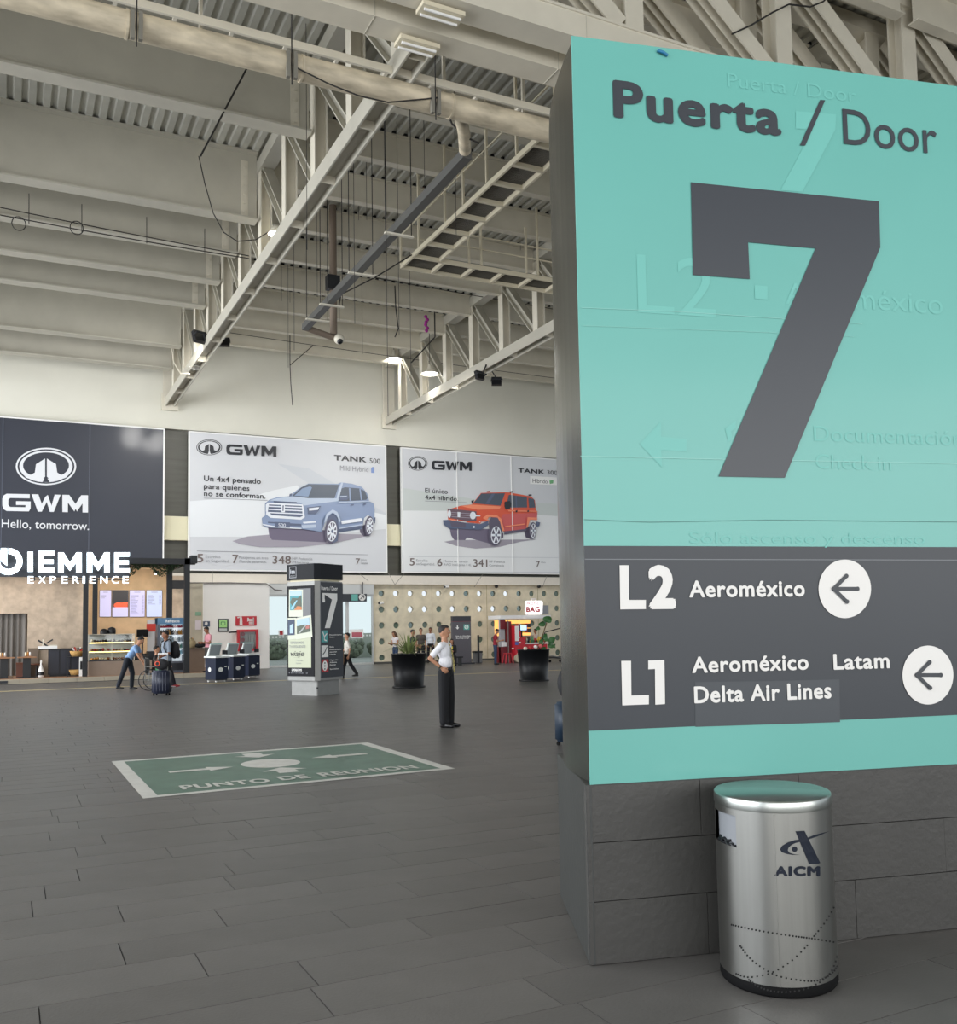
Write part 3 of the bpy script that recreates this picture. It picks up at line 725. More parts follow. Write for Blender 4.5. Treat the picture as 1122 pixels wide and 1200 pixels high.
# 1: dark brand board
t, xa, xb, za, zb = billboard('billboard', 'dark navy billboard with white oval emblem above the café', (-70, 484.5), (191, 503), (191, 657.5), (-70, 656), bbd)
pr = Print(BP, .012, .002); lgt = mat('print_silver', 'd8dade', .4)
emblem(pr, (275, 340), 181, 112, TD, lgt, bbd); gwm(pr, 14, 526, 503, 606, TD, lgt, .02); pr.done('printed_emblem', t)
pr = Print(BP, .012, .001); pr.tpx('Hello, tomorrow.', (10, 706), (532, 719), 655, lgt, .006, TD); pr.done('slogan', t)
jn = mat('print_joint_navy', '4a4f5d', .4)
for px_ in (2.3, 104.8):
    p = wl(px_, 570, YB); mb = MB(); mb.box((p.x-.02, YB-.012, za), (p.x+.02, YB, zb)); mb.build('sheet_joint', jn, t)
# 2: grey 4x4
t, xa, xb, za, zb = billboard('billboard', 'pale billboard with printed silver blue seven seat 4x4', (222.5, 505.3), (452, 524.8), (452.5, 670.2), (222.5, 666.8), bbw)
sand = mat('print_dune', 'dde0e3', .5); sand2 = mat('print_dune_shade', 'c3c7cd', .5)
pr = Print(BP, .006, .001)
pr.px([(540, 230), (700, 255), (830, 330), (1088, 480), (1088, 495), (700, 400), (500, 380), (620, 345), (700, 330)], sand2, TL)
pr.px([(400, 400), (520, 365), (640, 340), (700, 400), (1088, 490), (1088, 560), (700, 600), (120, 600), (98, 600), (98, 420)], sand, TL)
pr.done('printed_landscape', t)
pr = Print(BP, .02, .002); emblem(pr, (195, 148), 65, 40, TL, inkb, bbw); gwm(pr, 281, 534, 132, 184, TL, inkb, .05); pr.done('printed_emblem', t)
pr = Print(BP, .02, .0005)
pr.tpx('Un 4x4 pensado', (168, 318), (456, 330), 290, inkb, .02, TL); pr.tpx('para quienes', (168, 357), (399, 364), 330, inkb, .02, TL); pr.tpx('no se conforman.', (168, 394), (480, 402), 367, inkb, .02, TL)
pr.px([(168, 403), (490, 415), (490, 418), (168, 406)], ing, TL)
pr.tpx('TANK', (826, 214), (990, 224), 186, inkb, .035, TL); pr.tpx('500', (1006, 228), (1060, 231), 203, inkb, .0, TL); pr.tpx('Mild Hybrid', (857, 265), (1000, 273), 240, ing, .0, TL)
pr.px([(1014, 252), (1030, 253), (1030, 278), (1014, 277)], mat('print_blue', '7d93c4', .5), TL); pr.px([(1018, 247), (1026, 247), (1026, 252), (1018, 252)], mat('print_blue', '7d93c4', .5), TL)
pr.px([(133, 670), (998, 690), (998, 692), (133, 673)], ing, TL)
stat = mat('print_brown', '6f6360', .5)
pr.tpx('5', (133, 729), (165, 730), 686, stat, .012, TL); pr.tpx('7', (312, 733), (342, 734), 690, stat, .012, TL); pr.tpx('348', (515, 736), (608, 738), 695, stat, .012, TL)
pr.tpx('Estrellas', (176, 706), (252, 709), 693, ing, 0, TL); pr.tpx('en Seguridad.', (176, 727), (298, 731), 713, ing, 0, TL)
pr.tpx('Pasajeros en tres', (346, 710), (493, 714), 697, ing, 0, TL); pr.tpx('filas de asientos.', (346, 731), (485, 734), 717, ing, 0, TL)
pr.tpx('HP Potencia', (616, 716), (717, 718), 703, ing, 0, TL); pr.tpx('Máxima', (616, 735), (700, 737), 723, ing, 0, TL)
pr.tpx('7', (936, 741), (958, 741), 709, stat, .01, TL)
pr.tpx('Años', (962, 721), (990, 721), 711, ing, 0, TL); pr.tpx('Garantía', (962, 738), (996, 738), 727, ing, 0, TL)
pr.done('printed_text', t)
TC = (290, 550, 7.0125)
c1, c2, c3, c4 = mat('print_car_blue', '8595b3', .4), mat('print_car_light', 'b4c0d2', .4), mat('print_car_dark', '56607a', .4), mat('print_car_glass', '4b5462', .4)
c5 = mat('print_tyre', '5b5668', .5); c6 = mat('print_shadow', '9c97a2', .6); c7 = mat('print_chrome', 'dfe3ea', .4); c8 = mat('print_underbody', '6b6478', .5)
pr = Print(BP, .02, .003)
pr.px([(-125, 590), (0, 552), (200, 535), (500, 560), (750, 530), (930, 535), (1000, 545), (700, 610), (420, 640), (100, 640), (-60, 615)], c6, TC)
pr.px([(170, 480), (640, 500), (700, 560), (640, 600), (200, 580), (178, 540)], c8, TC)
pr.px([(920, 470), (1022, 440), (1020, 520), (1000, 548), (955, 550), (925, 520)], c5, TC)
pr.px([(180, 250), (240, 232), (340, 222), (420, 160), (500, 118), (740, 120), (770, 108), (860, 120), (940, 145), (985, 200), (1000, 262), (1035, 280), (1045, 330), (1042, 450), (1020, 470), (1020, 400), (990, 375), (960, 400), (940, 492), (745, 520), (740, 430), (700, 380), (650, 400), (625, 470), (610, 515), (440, 490), (250, 480), (165, 480), (125, 460), (118, 400), (145, 380), (145, 280)], c1, TC)
pr.px([(240, 240), (350, 224), (740, 240), (740, 262), (520, 290), (470, 298), (430, 275), (180, 256)], c2, TC)
pr.px([(365, 220), (440, 150), (500, 122), (752, 128), (715, 238), (500, 238)], c4, TC); pr.px([(385, 218), (450, 158), (515, 140), (530, 150), (500, 225)], mat('print_glass_sky', '7f93b0', .4), TC)
pr.px([(740, 262), (765, 160), (800, 148), (920, 158), (965, 180), (985, 235), (975, 252), (820, 262)], c4, TC)
pr.px([(832, 155), (845, 156), (850, 258), (838, 259)], c1, TC); pr.px([(918, 160), (930, 164), (942, 252), (930, 254)], c1, TC)
pr.px([(770, 108), (785, 110), (745, 262), (725, 262), (745, 180)], c2, TC)
pr.px([(745, 240), (760, 215), (820, 212), (832, 235), (815, 252), (755, 254)], c3, TC); pr.px([(760, 222), (815, 220), (815, 230), (760, 232)], c2, TC)
pr.px([(345, 205), (365, 198), (360, 222), (340, 224)], c3, TC)
pr.px([(160, 275), (455, 290), (470, 395), (440, 415), (190, 400), (150, 372)], c7, TC)
pr.px([(175, 290), (445, 302), (452, 385), (430, 395), (200, 378), (165, 350)], c3, TC)
for q in range(3): pr.px([(170, 300+q*26), (450, 312+q*26), (450, 321+q*26), (170, 309+q*26)], c7, TC)
pr.px([(275, 290), (305, 290), (305, 355), (278, 355)], c7, TC); pr.px([(286, 298), (296, 298), (294, 345), (286, 345)], c3, TC)
pr.px([(210, 262), (400, 270), (410, 282), (215, 274)], c3, TC)
pr.px([(488, 315), (600, 302), (580, 345), (560, 368), (495, 370)], c3, TC); pr.px([(500, 322), (588, 312), (575, 335), (505, 342)], c7, TC)
pr.px([(148, 290), (170, 280), (165, 340), (148, 350)], c7, TC)
pr.px([(118, 400), (160, 412), (440, 440), (560, 425), (610, 412), (600, 515), (440, 490), (170, 480), (125, 455)], c1, TC)
pr.px([(165, 432), (230, 436), (230, 448), (165, 444)], c3, TC); pr.px([(345, 445), (440, 450), (440, 470), (345, 468)], c3, TC)
pr.px([(450, 435), (555, 425), (560, 440), (460, 448)], c7, TC); pr.px([(440, 460), (560, 455), (560, 480), (450, 486)], c2, TC); pr.px([(120, 450), (230, 470), (440, 485), (440, 492), (230, 480), (125, 460)], c7, TC)
pr.px([(225, 434), (346, 438), (344, 482), (224, 478)], c3, TC); pr.tpx('500', (250, 474), (310, 476), 446, c7, .0, TC)
pr.px([(765, 425), (930, 402), (945, 428), (770, 452)], c7, TC); pr.px([(750, 490), (940, 460), (940, 482), (748, 512)], c3, TC); pr.px([(750, 482), (940, 452), (940, 460), (750, 492)], c2, TC)
pr.px([(745, 270), (1000, 262), (1000, 268), (745, 280)], c2, TC)
pr.px([(845, 288), (870, 288), (866, 300), (850, 302)], c3, TC); pr.px([(948, 282), (970, 282), (966, 294), (950, 296)], c3, TC); pr.px([(1030, 400), (1046, 396), (1042, 445), (1030, 452)], c3, TC)
pr.px([(635, 480), (650, 400), (700, 365), (735, 400), (745, 500), (735, 590), (690, 612), (655, 600), (632, 540)], c3, TC)
def wheel(pr, cx_, cy_, rx, ry, T, tyre, rim, hub, tilt=.12, sp=10):
    pr.epx((cx_-rx*.15, cy_), rx, ry, tyre, T, 28, tilt); pr.epx((cx_, cy_), rx*.78, ry*.83, rim, T, 28, tilt); pr.epx((cx_, cy_), rx*.66, ry*.74, tyre, T, 28, tilt)
    for k in range(sp):
        a = 2*PI*k/sp; ca, sa = math.cos(a), math.sin(a); w = .10
        pr.px([(cx_+rx*(.1*ca-w*sa), cy_+ry*(.1*sa+w*ca)), (cx_+rx*(.1*ca+w*sa), cy_+ry*(.1*sa-w*ca)), (cx_+rx*(.72*ca+w*sa), cy_+ry*(.76*sa-w*ca)), (cx_+rx*(.72*ca-w*sa), cy_+ry*(.76*sa+w*ca))], rim, T)
    pr.epx((cx_, cy_), rx*.16, ry*.16, hub, T, 10)
wheel(pr, 688, 512, 52, 100, TC, c5, c7, c3, .08, 9); wheel(pr, 997, 468, 36, 80, TC, c5, c7, c3, .08, 8)
pr.px([(640, 370), (690, 335), (730, 355), (755, 420), (750, 440), (725, 385), (690, 360), (655, 385), (628, 450), (622, 430)], c2, TC)
pr.done('printed_car', t, label='printed silver blue 4x4')
# 3: orange 4x4
t, xa, xb, za, zb = billboard('billboard', 'pale billboard with printed orange boxy 4x4, cut off by the sign', (471.5, 525.3), (705, 543), (705, 672.5), (472.5, 669.8), bbw)
pr = Print(BP, .006, .001)
pr.px([(155, 478), (600, 478), (1200, 520), (1200, 830), (162, 828)], mat('print_floor_pale', 'dfe1e2', .5), TR); pr.px([(155, 350), (600, 420), (1200, 450), (1200, 522), (600, 482), (155, 480)], mat('print_grey_green', 'c3c9c7', .5), TR); pr.done('printed_backdrop', t)
pr = Print(BP, .02, .002); emblem(pr, (242, 210), 56, 41, TR, inkb, bbw); gwm(pr, 322, 549, 194, 246, TR, inkb, .035); pr.done('printed_emblem', t)
pr = Print(BP, .02, .0005)
pr.tpx('El único', (284, 378), (414, 384), 351, inkb, .01, TR); pr.tpx('4x4 híbrido.', (284, 418), (474, 425), 391, inkb, .015, TR); pr.px([(284, 424), (520, 432), (520, 434), (284, 427)], ing, TR)
pr.tpx('TANK', (816, 262), (966, 272), 237, inkb, .035, TR); pr.tpx('300', (982, 274), (1040, 276), 250, inkb, .0, TR)
pr.px([(884, 282), (1060, 292), (1060, 335), (884, 328)], frm, TR); pr.tpx('Híbrido', (899, 320), (984, 325), 297, inkb, 0, TR); pr.px([(995, 308), (1018, 304), (1016, 324), (997, 328)], mat('print_green', '6fae78', .5), TR)
pr.px([(190, 742), (1160, 748), (1160, 750), (190, 744)], ing2, TR)
pr.tpx('5', (196, 794), (224, 794), 752, stat, .012, TR); pr.tpx('6', (353, 797), (382, 797), 755, stat, .012, TR); pr.tpx('341', (560, 801), (640, 802), 758, stat, .012, TR)
pr.tpx('Estrellas', (234, 772), (298, 773), 758, ing, 0, TR); pr.tpx('en Seguridad.', (234, 791), (340, 793), 778, ing, 0, TR)
pr.tpx('Modos de manejo', (390, 775), (528, 777), 762, ing, 0, TR); pr.tpx('AWD inteligente + 4L', (390, 795), (548, 797), 782, ing, 0, TR)
pr.tpx('HP Potencia', (650, 778), (740, 779), 765, ing, 0, TR); pr.tpx('Combinada', (650, 799), (735, 800), 787, ing, 0, TR); pr.tpx('7', (920, 801), (940, 801), 769, stat, .01, TR); pr.tpx('Años', (946, 780), (972, 780), 771, ing, 0, TR)
pr.done('printed_text', t)
TO = (510, 560, 8.014)
o1_, o2, o3 = mat('print_orange', 'd4583c', .4), mat('print_orange_light', 'ea8a66', .4), mat('print_red_deep', 'a93d35', .4)
pr = Print(BP, .02, .003)
pr.px([(85, 600), (180, 585), (960, 578), (800, 600), (600, 650), (380, 665), (200, 640)], c6, TO)
pr.px([(135, 470), (500, 480), (640, 520), (640, 560), (520, 620), (300, 560), (280, 585), (180, 585), (150, 540)], c8, TO)
pr.px([(830, 480), (940, 430), (935, 560), (900, 578), (850, 560)], c5, TO)
pr.px([(115, 300), (240, 262), (345, 250), (430, 142), (650, 135), (700, 138), (900, 175), (935, 210), (945, 300), (960, 330), (955, 380), (880, 370), (850, 480), (640, 505), (610, 390), (500, 365), (480, 405), (420, 405), (400, 430), (290, 410), (120, 390)], o1_, TO)
pr.px([(640, 340), (960, 330), (955, 380), (880, 370), (850, 480), (640, 505), (610, 390)], mat('print_rose', 'c65a58', .4), TO)
pr.px([(240, 265), (350, 252), (620, 270), (600, 295), (400, 300), (300, 280)], o2, TO)
pr.px([(358, 240), (432, 148), (655, 145), (612, 262)], c4, TO); pr.px([(530, 152), (560, 150), (500, 245), (470, 245)], c3, TO)
pr.px([(665, 268), (690, 160), (860, 180), (862, 280), (700, 280)], c4, TO); pr.px([(752, 168), (762, 170), (768, 280), (758, 280)], c3, TO); pr.px([(872, 190), (925, 200), (938, 280), (880, 282)], c4, TO)
pr.px([(650, 225), (700, 218), (715, 250), (700, 290), (660, 300), (648, 270)], inkb, TO); pr.px([(336, 215), (362, 208), (355, 242), (340, 245)], inkb, TO)
pr.px([(115, 290), (385, 315), (385, 405), (290, 405), (120, 375)], mat('print_grille', '6a5560', .4), TO)
for q in range(3): pr.px([(150, 322+q*20), (330, 335+q*20), (330, 341+q*20), (150, 328+q*20)], c6, TO)
pr.epx((130, 340), 16, 36, c7, TO, 20); pr.epx((350, 355), 28, 36, c7, TO, 20); pr.px([(370, 350), (420, 355), (418, 364), (370, 364)], c7, TO); pr.px([(205, 322), (232, 324), (230, 372), (206, 370)], c7, TO)
pr.px([(120, 385), (180, 390), (175, 402), (120, 396)], o2, TO); pr.px([(285, 408), (420, 420), (425, 395), (500, 398), (500, 410), (430, 412), (418, 432), (290, 420)], o1_, TO)
pr.px([(68, 398), (120, 395), (290, 425), (420, 435), (490, 405), (500, 440), (420, 490), (240, 480), (130, 480), (75, 440)], c3, TO)
pr.px([(130, 405), (280, 425), (280, 470), (150, 460)], c5, TO); pr.epx((358, 462), 9, 11, c7, TO, 12)
pr.px([(440, 380), (480, 348), (570, 350), (615, 385), (645, 500), (625, 500), (595, 400), (560, 372), (500, 370), (480, 400)], o2, TO)
pr.px([(500, 400), (520, 372), (580, 375), (605, 420), (625, 520), (600, 560), (500, 520)], c5, TO)
pr.px([(680, 305), (955, 312), (955, 320), (680, 318)], o2, TO); pr.px([(650, 455), (830, 430), (840, 440), (650, 465)], o2, TO); pr.px([(640, 505), (850, 480), (850, 500), (640, 535)], c5, TO)
pr.px([(860, 372), (950, 375), (950, 400), (885, 395), (860, 470), (850, 470)], o2, TO); pr.px([(940, 410), (978, 420), (970, 455), (940, 465)], c3, TO)
for a, b in ((475, 128), (690, 130), (865, 160)): pr.px([(a, b), (a+30, b-4), (a+34, b+10), (a+4, b+12)], o3 if a < 500 else inkb, TO)
pr.px([(745, 312), (765, 304), (762, 324), (748, 326)], inkb, TO); pr.px([(855, 312), (873, 304), (870, 322), (858, 324)], inkb, TO)
wheel(pr, 562, 540, 60, 100, TO, c5, c7, c3, .05, 6); wheel(pr, 908, 498, 34, 80, TO, c5, c7, c3, .05, 6)
pr.done('printed_car', t, label='printed orange boxy 4x4')
for px_ in (536, 600):
    p = wl(px_, 600, YB); mb = MB(); mb.box((p.x-.015, YB-.05, za), (p.x+.015, YB, zb)); mb.build('sheet_joint', frm, t)
# ------------------------------------------------------------------ things under the roof
def wire(name, pts, r, label, cat='cable', group=None, m=None):
    mb = MB(); mb.tube(pts, r, 5); return tag(mb.build(name, m or wirem), label, cat, group)
def sag(a, b, s, n=10):
    a = Vector(a); b = Vector(b); return [a.lerp(b, i/n)-Vector((0, 0, s*4*(i/n)*(1-i/n))) for i in range(n+1)]
pipem = mat('worn_cream_pipe', 'bfb39c', .6, noise=.28, nscale=2.0, stretch=(1, 3, 3))
pp = thing('duct_pipe', 'long worn cream pipe hanging below the girder across the hall', 'pipe', (4.2, 15.15, 11.25))
PR = .21
c0 = wl(342, 85, 15.15); c1 = wl(645, 148, 15.15); cz = (c0.z+c1.z)/2
mb = MB(); mb.tube([(-16, 15.15, cz), (14, 15.15, cz)], PR, 20); mb.build('pipe', pipem, pp)
for x in (-2.0, 1.55, 4.35, 7.15, 10):
    mb = MB(); mb.tube([(x-.02, 15.15, cz), (x+.02, 15.15, cz)], PR+.015, 20); mb.build('pipe_joint', pipem, pp)
for px_ in (160, 342, 510):
    P = wl(px_, 40 if px_ < 200 else 90, 14.95); mb = MB(); mb.box((P.x-.09, 14.9, cz-.34), (P.x-.03, 14.98, cz+.12)); mb.box((P.x+.03, 14.9, cz-.34), (P.x+.09, 14.98, cz+.12)); mb.build('hanger_bracket', mat('bracket_steel', '77746b', .5), pp)
    mb = MB(); mb.tube([(P.x, 14.94, cz-.45), (P.x, 14.94, 12.0)], .012, 6); mb.build('hanger_rod', wirem, pp)
# branch elbow
e0 = Vector((7.35, 15.2, cz)); e1 = xl(560, 165, 8.1)
mb = MB(); mb.tube([e0, e0.lerp(Vector((8.05, 16.3, cz-.05)), .6), (8.05, 16.4, cz-.05)], .12, 14); mb.build('branch_elbow', pipem, pp)
# ladder tray above the pipe
tray = thing('cable_tray', 'pale ladder shaped cable tray running above the cream pipe', 'cable tray', (4, 16.1, 12.0))
for yy in (15.85, 16.35):
    mb = MB(); mb.box((-16, yy-.03, 11.98), (14, yy+.03, 12.12)); mb.build('side_rail', steelw2, tray)
for i in range(24):
    x = -9+i*.95; mb = MB(); mb.box((x-.03, 15.88, 12.0), (x+.03, 16.32, 12.06)); mb.build('rung', steelw2, tray)
for x in (-1.2, 2.9, 7.6, 9.4):
    mb = MB(); mb.box((x-.03, 16.36, 12.0), (x+.03, 16.42, 14.6)); mb.build('hanger_post', steelw2, tray)
# dark strut
dm = mat('dark_grey_strut', '5c5c5a', .45, metal=.2)
st = thing('hanging_strut', 'dark grey square duct running towards the back wall under the deck', 'duct', (8.1, 16.4, 11.2))
s0, s1 = Vector((8.1, 16.4, 11.1)), Vector((8.25, 28.4, 11.15))
mb = MB(); mb.bar(s0, s1, .2, .2); mb.build('duct_body', dm, st)
for f in (.33, .56, .78, .9):
    P = s0.lerp(s1, f); mb = MB(); mb.box((P.x-.3, P.y-.05, P.z-.15), (P.x+.42, P.y+.05, P.z-.11)); mb.build('cross_bracket', steelw2, st)
    mb = MB(); mb.tube([(P.x-.28, P.y, P.z-.13), (P.x-.28, P.y, ZD)], .012, 5); mb.build('hanger_rod', wirem, st)
    mb = MB(); mb.tube([(P.x+.38, P.y, P.z-.13), (P.x+.38, P.y, ZD)], .012, 5); mb.build('hanger_rod', wirem, st)
vp = thing('drop_pipe', 'brown vertical pipe ending in a pale dome below the roof', 'pipe', (9.2, 28.6, 10.9))
P = wl(391, 380, 28.6)
mb = MB(); mb.tube([(P.x, 28.6, 11.1), (P.x, 28.6, ZD)], .12, 12); mb.build('pipe', mat('brown_grey_pipe', '7d6f62', .5), vp)
mb = MB(); mb.tube([s1, Vector((P.x, 28.6, 11.0))], .1, 12); mb.build('cross_pipe', mat('brown_grey_pipe', '7d6f62', .5), vp)
mb = MB(); mb.ell((P.x+.15, 28.5, 10.95), (.17, .17, .17), 14, 10); mb.ell((P.x+.15, 28.42, 10.86), (.1, .1, .1), 10, 8, 1); mb.build('camera_dome', [steelw2, black], vp)
mb = MB(); mb.cbox((P.x-.05, 28.5, 12.75), (.4, .3, .45)); mb.build('clamp', darksteel, vp)
# catwalk
cw = thing('catwalk', 'cream L shaped maintenance catwalk with grating and rails under the roof', 'catwalk', (11.4, 22, 13)); cwm = mat('cream_catwalk_paint', 'd9d0b8', .5)
grat = mat('grating', '77746c', .6, metal=.3)
def grating(x0, x1, y0, y1, alongx):
    mb = MB()
    if alongx:
        y = y0
        while y < y1: mb.box((x0, y, 13.05), (x1, y+.015, 13.09)); y += .06
    else:
        x = x0
        while x < x1: mb.box((x, y0, 13.05), (x+.015, y1, 13.09)); x += .055
        y = y0
        while y < y1: mb.box((x0, y, 13.055), (x1, y+.012, 13.08)); y += .12
    mb.build('walkway_grating', grat, cw, kind='stuff')
grating(10.95, 11.78, 14.9, 26.0, False); grating(10.95, 19, 26.0, 26.9, True)
for a, b in (((10.92, 14.9, 13), (10.92, 26.93, 13)), ((11.8, 14.9, 13), (11.8, 26, 13)), ((10.92, 26.93, 13), (19, 26.93, 13)), ((11.8, 26.0, 13), (19, 26.0, 13))):
    mb = MB(); mb.bar(a, b, .06, .14); mb.build('edge_beam', cwm, cw)
for k in range(11):
    mb = MB(); y = 25.95-k*1.05; mb.box((10.95, y-.05, 12.93), (11.78, y+.05, 13.04)); mb.build('cross_bar', cwm, cw)
for k in range(7):
    mb = MB(); x = 11.97+k*1.05; mb.box((x-.05, 26.02, 12.93), (x+.05, 26.9, 13.04)); mb.build('cross_bar', cwm, cw)
for a, b in (((11.8, 26, 14.0), (19, 26, 14.0)), ((11.8, 26, 13.6), (19, 26, 13.6)), ((10.92, 26.93, 14.0), (12.5, 26.93, 14.0)), ((10.92, 14.9, 14.0), (10.92, 26.93, 14.0))):
    mb = MB(); mb.bar(a, b, .04, .04); mb.build('hand_rail', cwm, cw)
for x, y, h in ((12.84, 26, 14), (13.27, 26, ZD), (15.33, 26, ZD), (14.9, 26, 14.6), (10.92, 26.93, 14), (10.92, 25.5, ZD), (10.92, 23.6, ZD), (10.92, 22.4, ZD), (10.92, 21.0, ZD), (11.8, 24.4, 14), (10.92, 19.4, ZD), (10.92, 17.6, ZD)):
    mb = MB(); mb.box((x-.03, y-.03, 13.05), (x+.03, y+.03, h)); mb.build('rail_post', cwm, cw)
# hanging wires
rw = random.Random(11)
wspots = [(360, 250), (372, 300), (378, 300), (384, 310), (398, 330), (416, 330), (420, 180), (440, 190), (453, 200), (487, 180), (498, 200), (505, 230), (340, 330), (345, 350), (425, 360), (468, 370), (482, 380), (455, 420), (330, 300), (338, 380), (430, 230), (560, 200), (535, 230), (610, 260), (520, 250)]
for i, (x, yb) in enumerate(wspots):
    Y = 20+ (i*7 % 17); P = wl(x, yb+rw.uniform(20, 70), Y)
    if P.x > 16.6 or P.z > ZD-.4: P.z = min(P.z, ZD-.6); P.x = min(P.x, 16.5)
    wire('hanging_wire', [(P.x, P.y, P.z), (P.x, P.y, ZD+.03)], .007, 'thin dark wire hanging straight down from the roof deck', 'wire', 'wires hanging from the deck')
for i, (a, b) in enumerate(((( 0, 243), (292, 300)), ((0, 252), (292, 303)))):
    wire('strung_cable', sag(wl(*a, 27.6), wl(*b, 27.6), .03), .016, ['upper', 'lower'][i]+' of two dark cables strung below the deep beams on the left', 'cable')
for i, x in enumerate((34, 96, 172, 240)):
    p = wl(x, 220+x*.2, 27.6); q = wl(x, 256+x*.17, 27.6)
    wire('cable_drop', [(q.x, 27.6, q.z), (p.x, 27.6, 13.34 if p.z < 13.34 else p.z)], .012, 'short dark drop wire holding the two strung cables on the left', 'wire', 'drop wires of the left cables')
for i, (x, y) in enumerate(((22, 262), (90, 267))):
    c = wl(x, y, 27.6); mb = MB(); mb.tube([c+Vector((.17*math.cos(t*PI/8), 0, .19*math.sin(t*PI/8))) for t in range(17)], .014, 5, caps=False)
    tag(mb.build('cable_coil', wirem), ['loop of dark cable hanging at the left edge', 'loop of dark cable beside a drop wire on the left'][i], 'cable coil')
wire('strung_cable', sag(wl(0, 355, 40.8), wl(185, 381, 40.8), .02), .014, 'dark cable strung in front of the pale deck at far left')
for x in (36, 95, 153): p = wl(x, 335+x*.15, 40.8); q = wl(x, 361+x*.12, 40.8); wire('cable_drop', [q, (p.x, 40.8, p.z+.5)], .012, 'short drop wire above the cable in front of the pale deck', 'wire', 'drop wires at far left')
wire('strung_cable', sag(wl(270, 390, 41.5), wl(650, 443, 41.5), .05), .014, 'long thin cable strung across the top of the back wall')
wire('strung_cable', sag(wl(330, 305, 33), wl(648, 362, 33), .03), .016, 'dark cable strung below the deck behind the catwalk')
wire('diagonal_cable', [wl(292, 75, 20.9), wl(235, 183, 20.9)], .022, 'dark diagonal cable hanging in front of the nearest deep beam', 'cable')
wire('loose_cable', [wl(*p, 25.6) for p in ((233, 183), (240, 215), (250, 250), (262, 272), (278, 283), (300, 281), (318, 270))], .016, 'dark slack cable curving down to the floodlight on the long truss')
wire('loose_cable', [wl(*p, 14.92) for p in ((345, 78), (385, 98), (420, 112), (455, 120), (500, 116), (515, 114))], .014, 'grey slack cable looping below the cream pipe')
wire('loose_cable', [wl(*p, 15.9) for p in ((518, 120), (530, 145), (545, 160), (562, 168))], .02, 'dark cable curving from the pipe bracket to the duct')
wire('loose_cable', [wl(*p, 26) for p in ((397, 360), (400, 345), (440, 325), (500, 288), (555, 250), (575, 215), (585, 175))], .02, 'dark slack cable climbing diagonally beside the dark duct')
wire('loose_cable', [wl(*p, 34) for p in ((463, 335), (464, 360), (467, 385), (463, 395))], .025, 'short grey cable end hanging near the middle of the deck')
wire('loose_cable', [(wl(340, 428, 42).x, 42, ZD)]+[wl(*p, 42) for p in ((340, 428), (341, 450), (343, 475))], .02, 'thin frayed cable end hanging in front of the back wall')
wire('diagonal_cable', [wl(340, 428, 42), wl(367, 405, 42)], .02, 'short diagonal cable above the frayed cable end', 'cable')
wire('diagonal_cable', [(wl(510, 395, 36).x, 36, ZD), wl(510, 395, 36), wl(482, 425, 36)], .03, 'short dark diagonal cable beside the pendant lamps')
wire('loose_cable', [xl(*p, 6.0) for p in ((199, 365), (200, 395), (204, 425), (212, 438), (222, 438))], .03, 'pale cable loop hanging at the wall end of the long truss', m=steelw2)
wire('loose_cable', [wl(*p, 13.3) for p in ((858, 40), (880, 30), (905, 15), (925, 5), (950, 8), (965, 2), (975, -8))], .018, 'dark cable looping across the girder above the sign')
# pink ribbon
mb = MB(); c = wl(500, 378, 36)
for k in range(6): mb.ell((c.x+.05*math.sin(k*2), c.y, c.z-.35+.12*k), (.08, .05, .08), 8, 6)
tag(mb.build('balloon', mat('magenta_foil', 'a3218f', .3)), 'small deflated magenta balloon caught below the roof deck', 'balloon')
# light fittings under the girder
for i, (a, y, lab) in enumerate((((492, 15), (541, 34), 'long pale light fitting under the girder, nearer one'), ((466, 57), (512, 71), 'long pale light fitting under the girder, farther one'))):
    Y = 13.72 if i == 0 else 14.7; p, q = wl(*a, Y), wl(*y, Y); z = 11.85; t = thing('batten_light', lab, 'light fitting', ((p.x+q.x)/2, Y, z))
    hw = .16; mb = MB(); mb.box((p.x, Y-hw, z-.02), (q.x, Y+hw, z+.055)); mb.build('housing', cwm, t)
    for s in (-.08, .08):
        mb = MB(); mb.tube([(p.x+.05, Y+s, z-.05), (q.x-.05, Y+s, z-.05)], .025, 8); mb.build('tube', white, t)
# floodlights
def flood(name, lab, P, target, on, sz=.3):
    t = thing(name, lab, 'floodlight', P); P = Vector(P); d = (Vector(target)-P).normalized(); R = d.to_track_quat('-Z', 'Y').to_matrix()
    mb = MB(); mb.cbox(P, (sz, sz*.85, sz*.35), 0, R); mb.build('housing', black, t)
    mb = MB(); mb.cbox(P+d*sz*.19, (sz*.86, sz*.7, .02), 0, R); mb.build('lens', lampm if on else darksteel, t)
    mb = MB(); mb.bar(P-R.col[0]*sz*.55, P-R.col[0]*sz*.55-d*sz*.5, .02, .05); mb.bar(P+R.col[0]*sz*.55, P+R.col[0]*sz*.55-d*sz*.5, .02, .05); mb.bar(P-R.col[0]*sz*.55-d*sz*.5, P+R.col[0]*sz*.55-d*sz*.5, .02, .05); mb.build('yoke', darksteel, t)
    tx = min(TX, key=lambda q: abs(q-P.x)); sx_ = tx+(.2 if P.x > tx else -.2); mb = MB(); mb.bar(P-d*sz*.5, (sx_, P.y-.05, 12.1), .04, .04); mb.build('mounting_arm', darksteel, t)
    return t
P1 = xl(325, 272, 6.45)
bell = thing('bell_lamp', 'glowing bell lamp fixed under the long truss on the left', 'lamp', P1)
mb = MB(); mb.lathe([(.0, .16), (.10, .15), (.16, .08), (.24, -.04), (.25, -.06)], tuple(P1), 20); mb.build('shade', steelw2, bell); mb = MB(); mb.ell(P1+Vector((0, 0, -.03)), (.2, .2, .1), 16, 8); mb.build('bulb', lampm, bell)
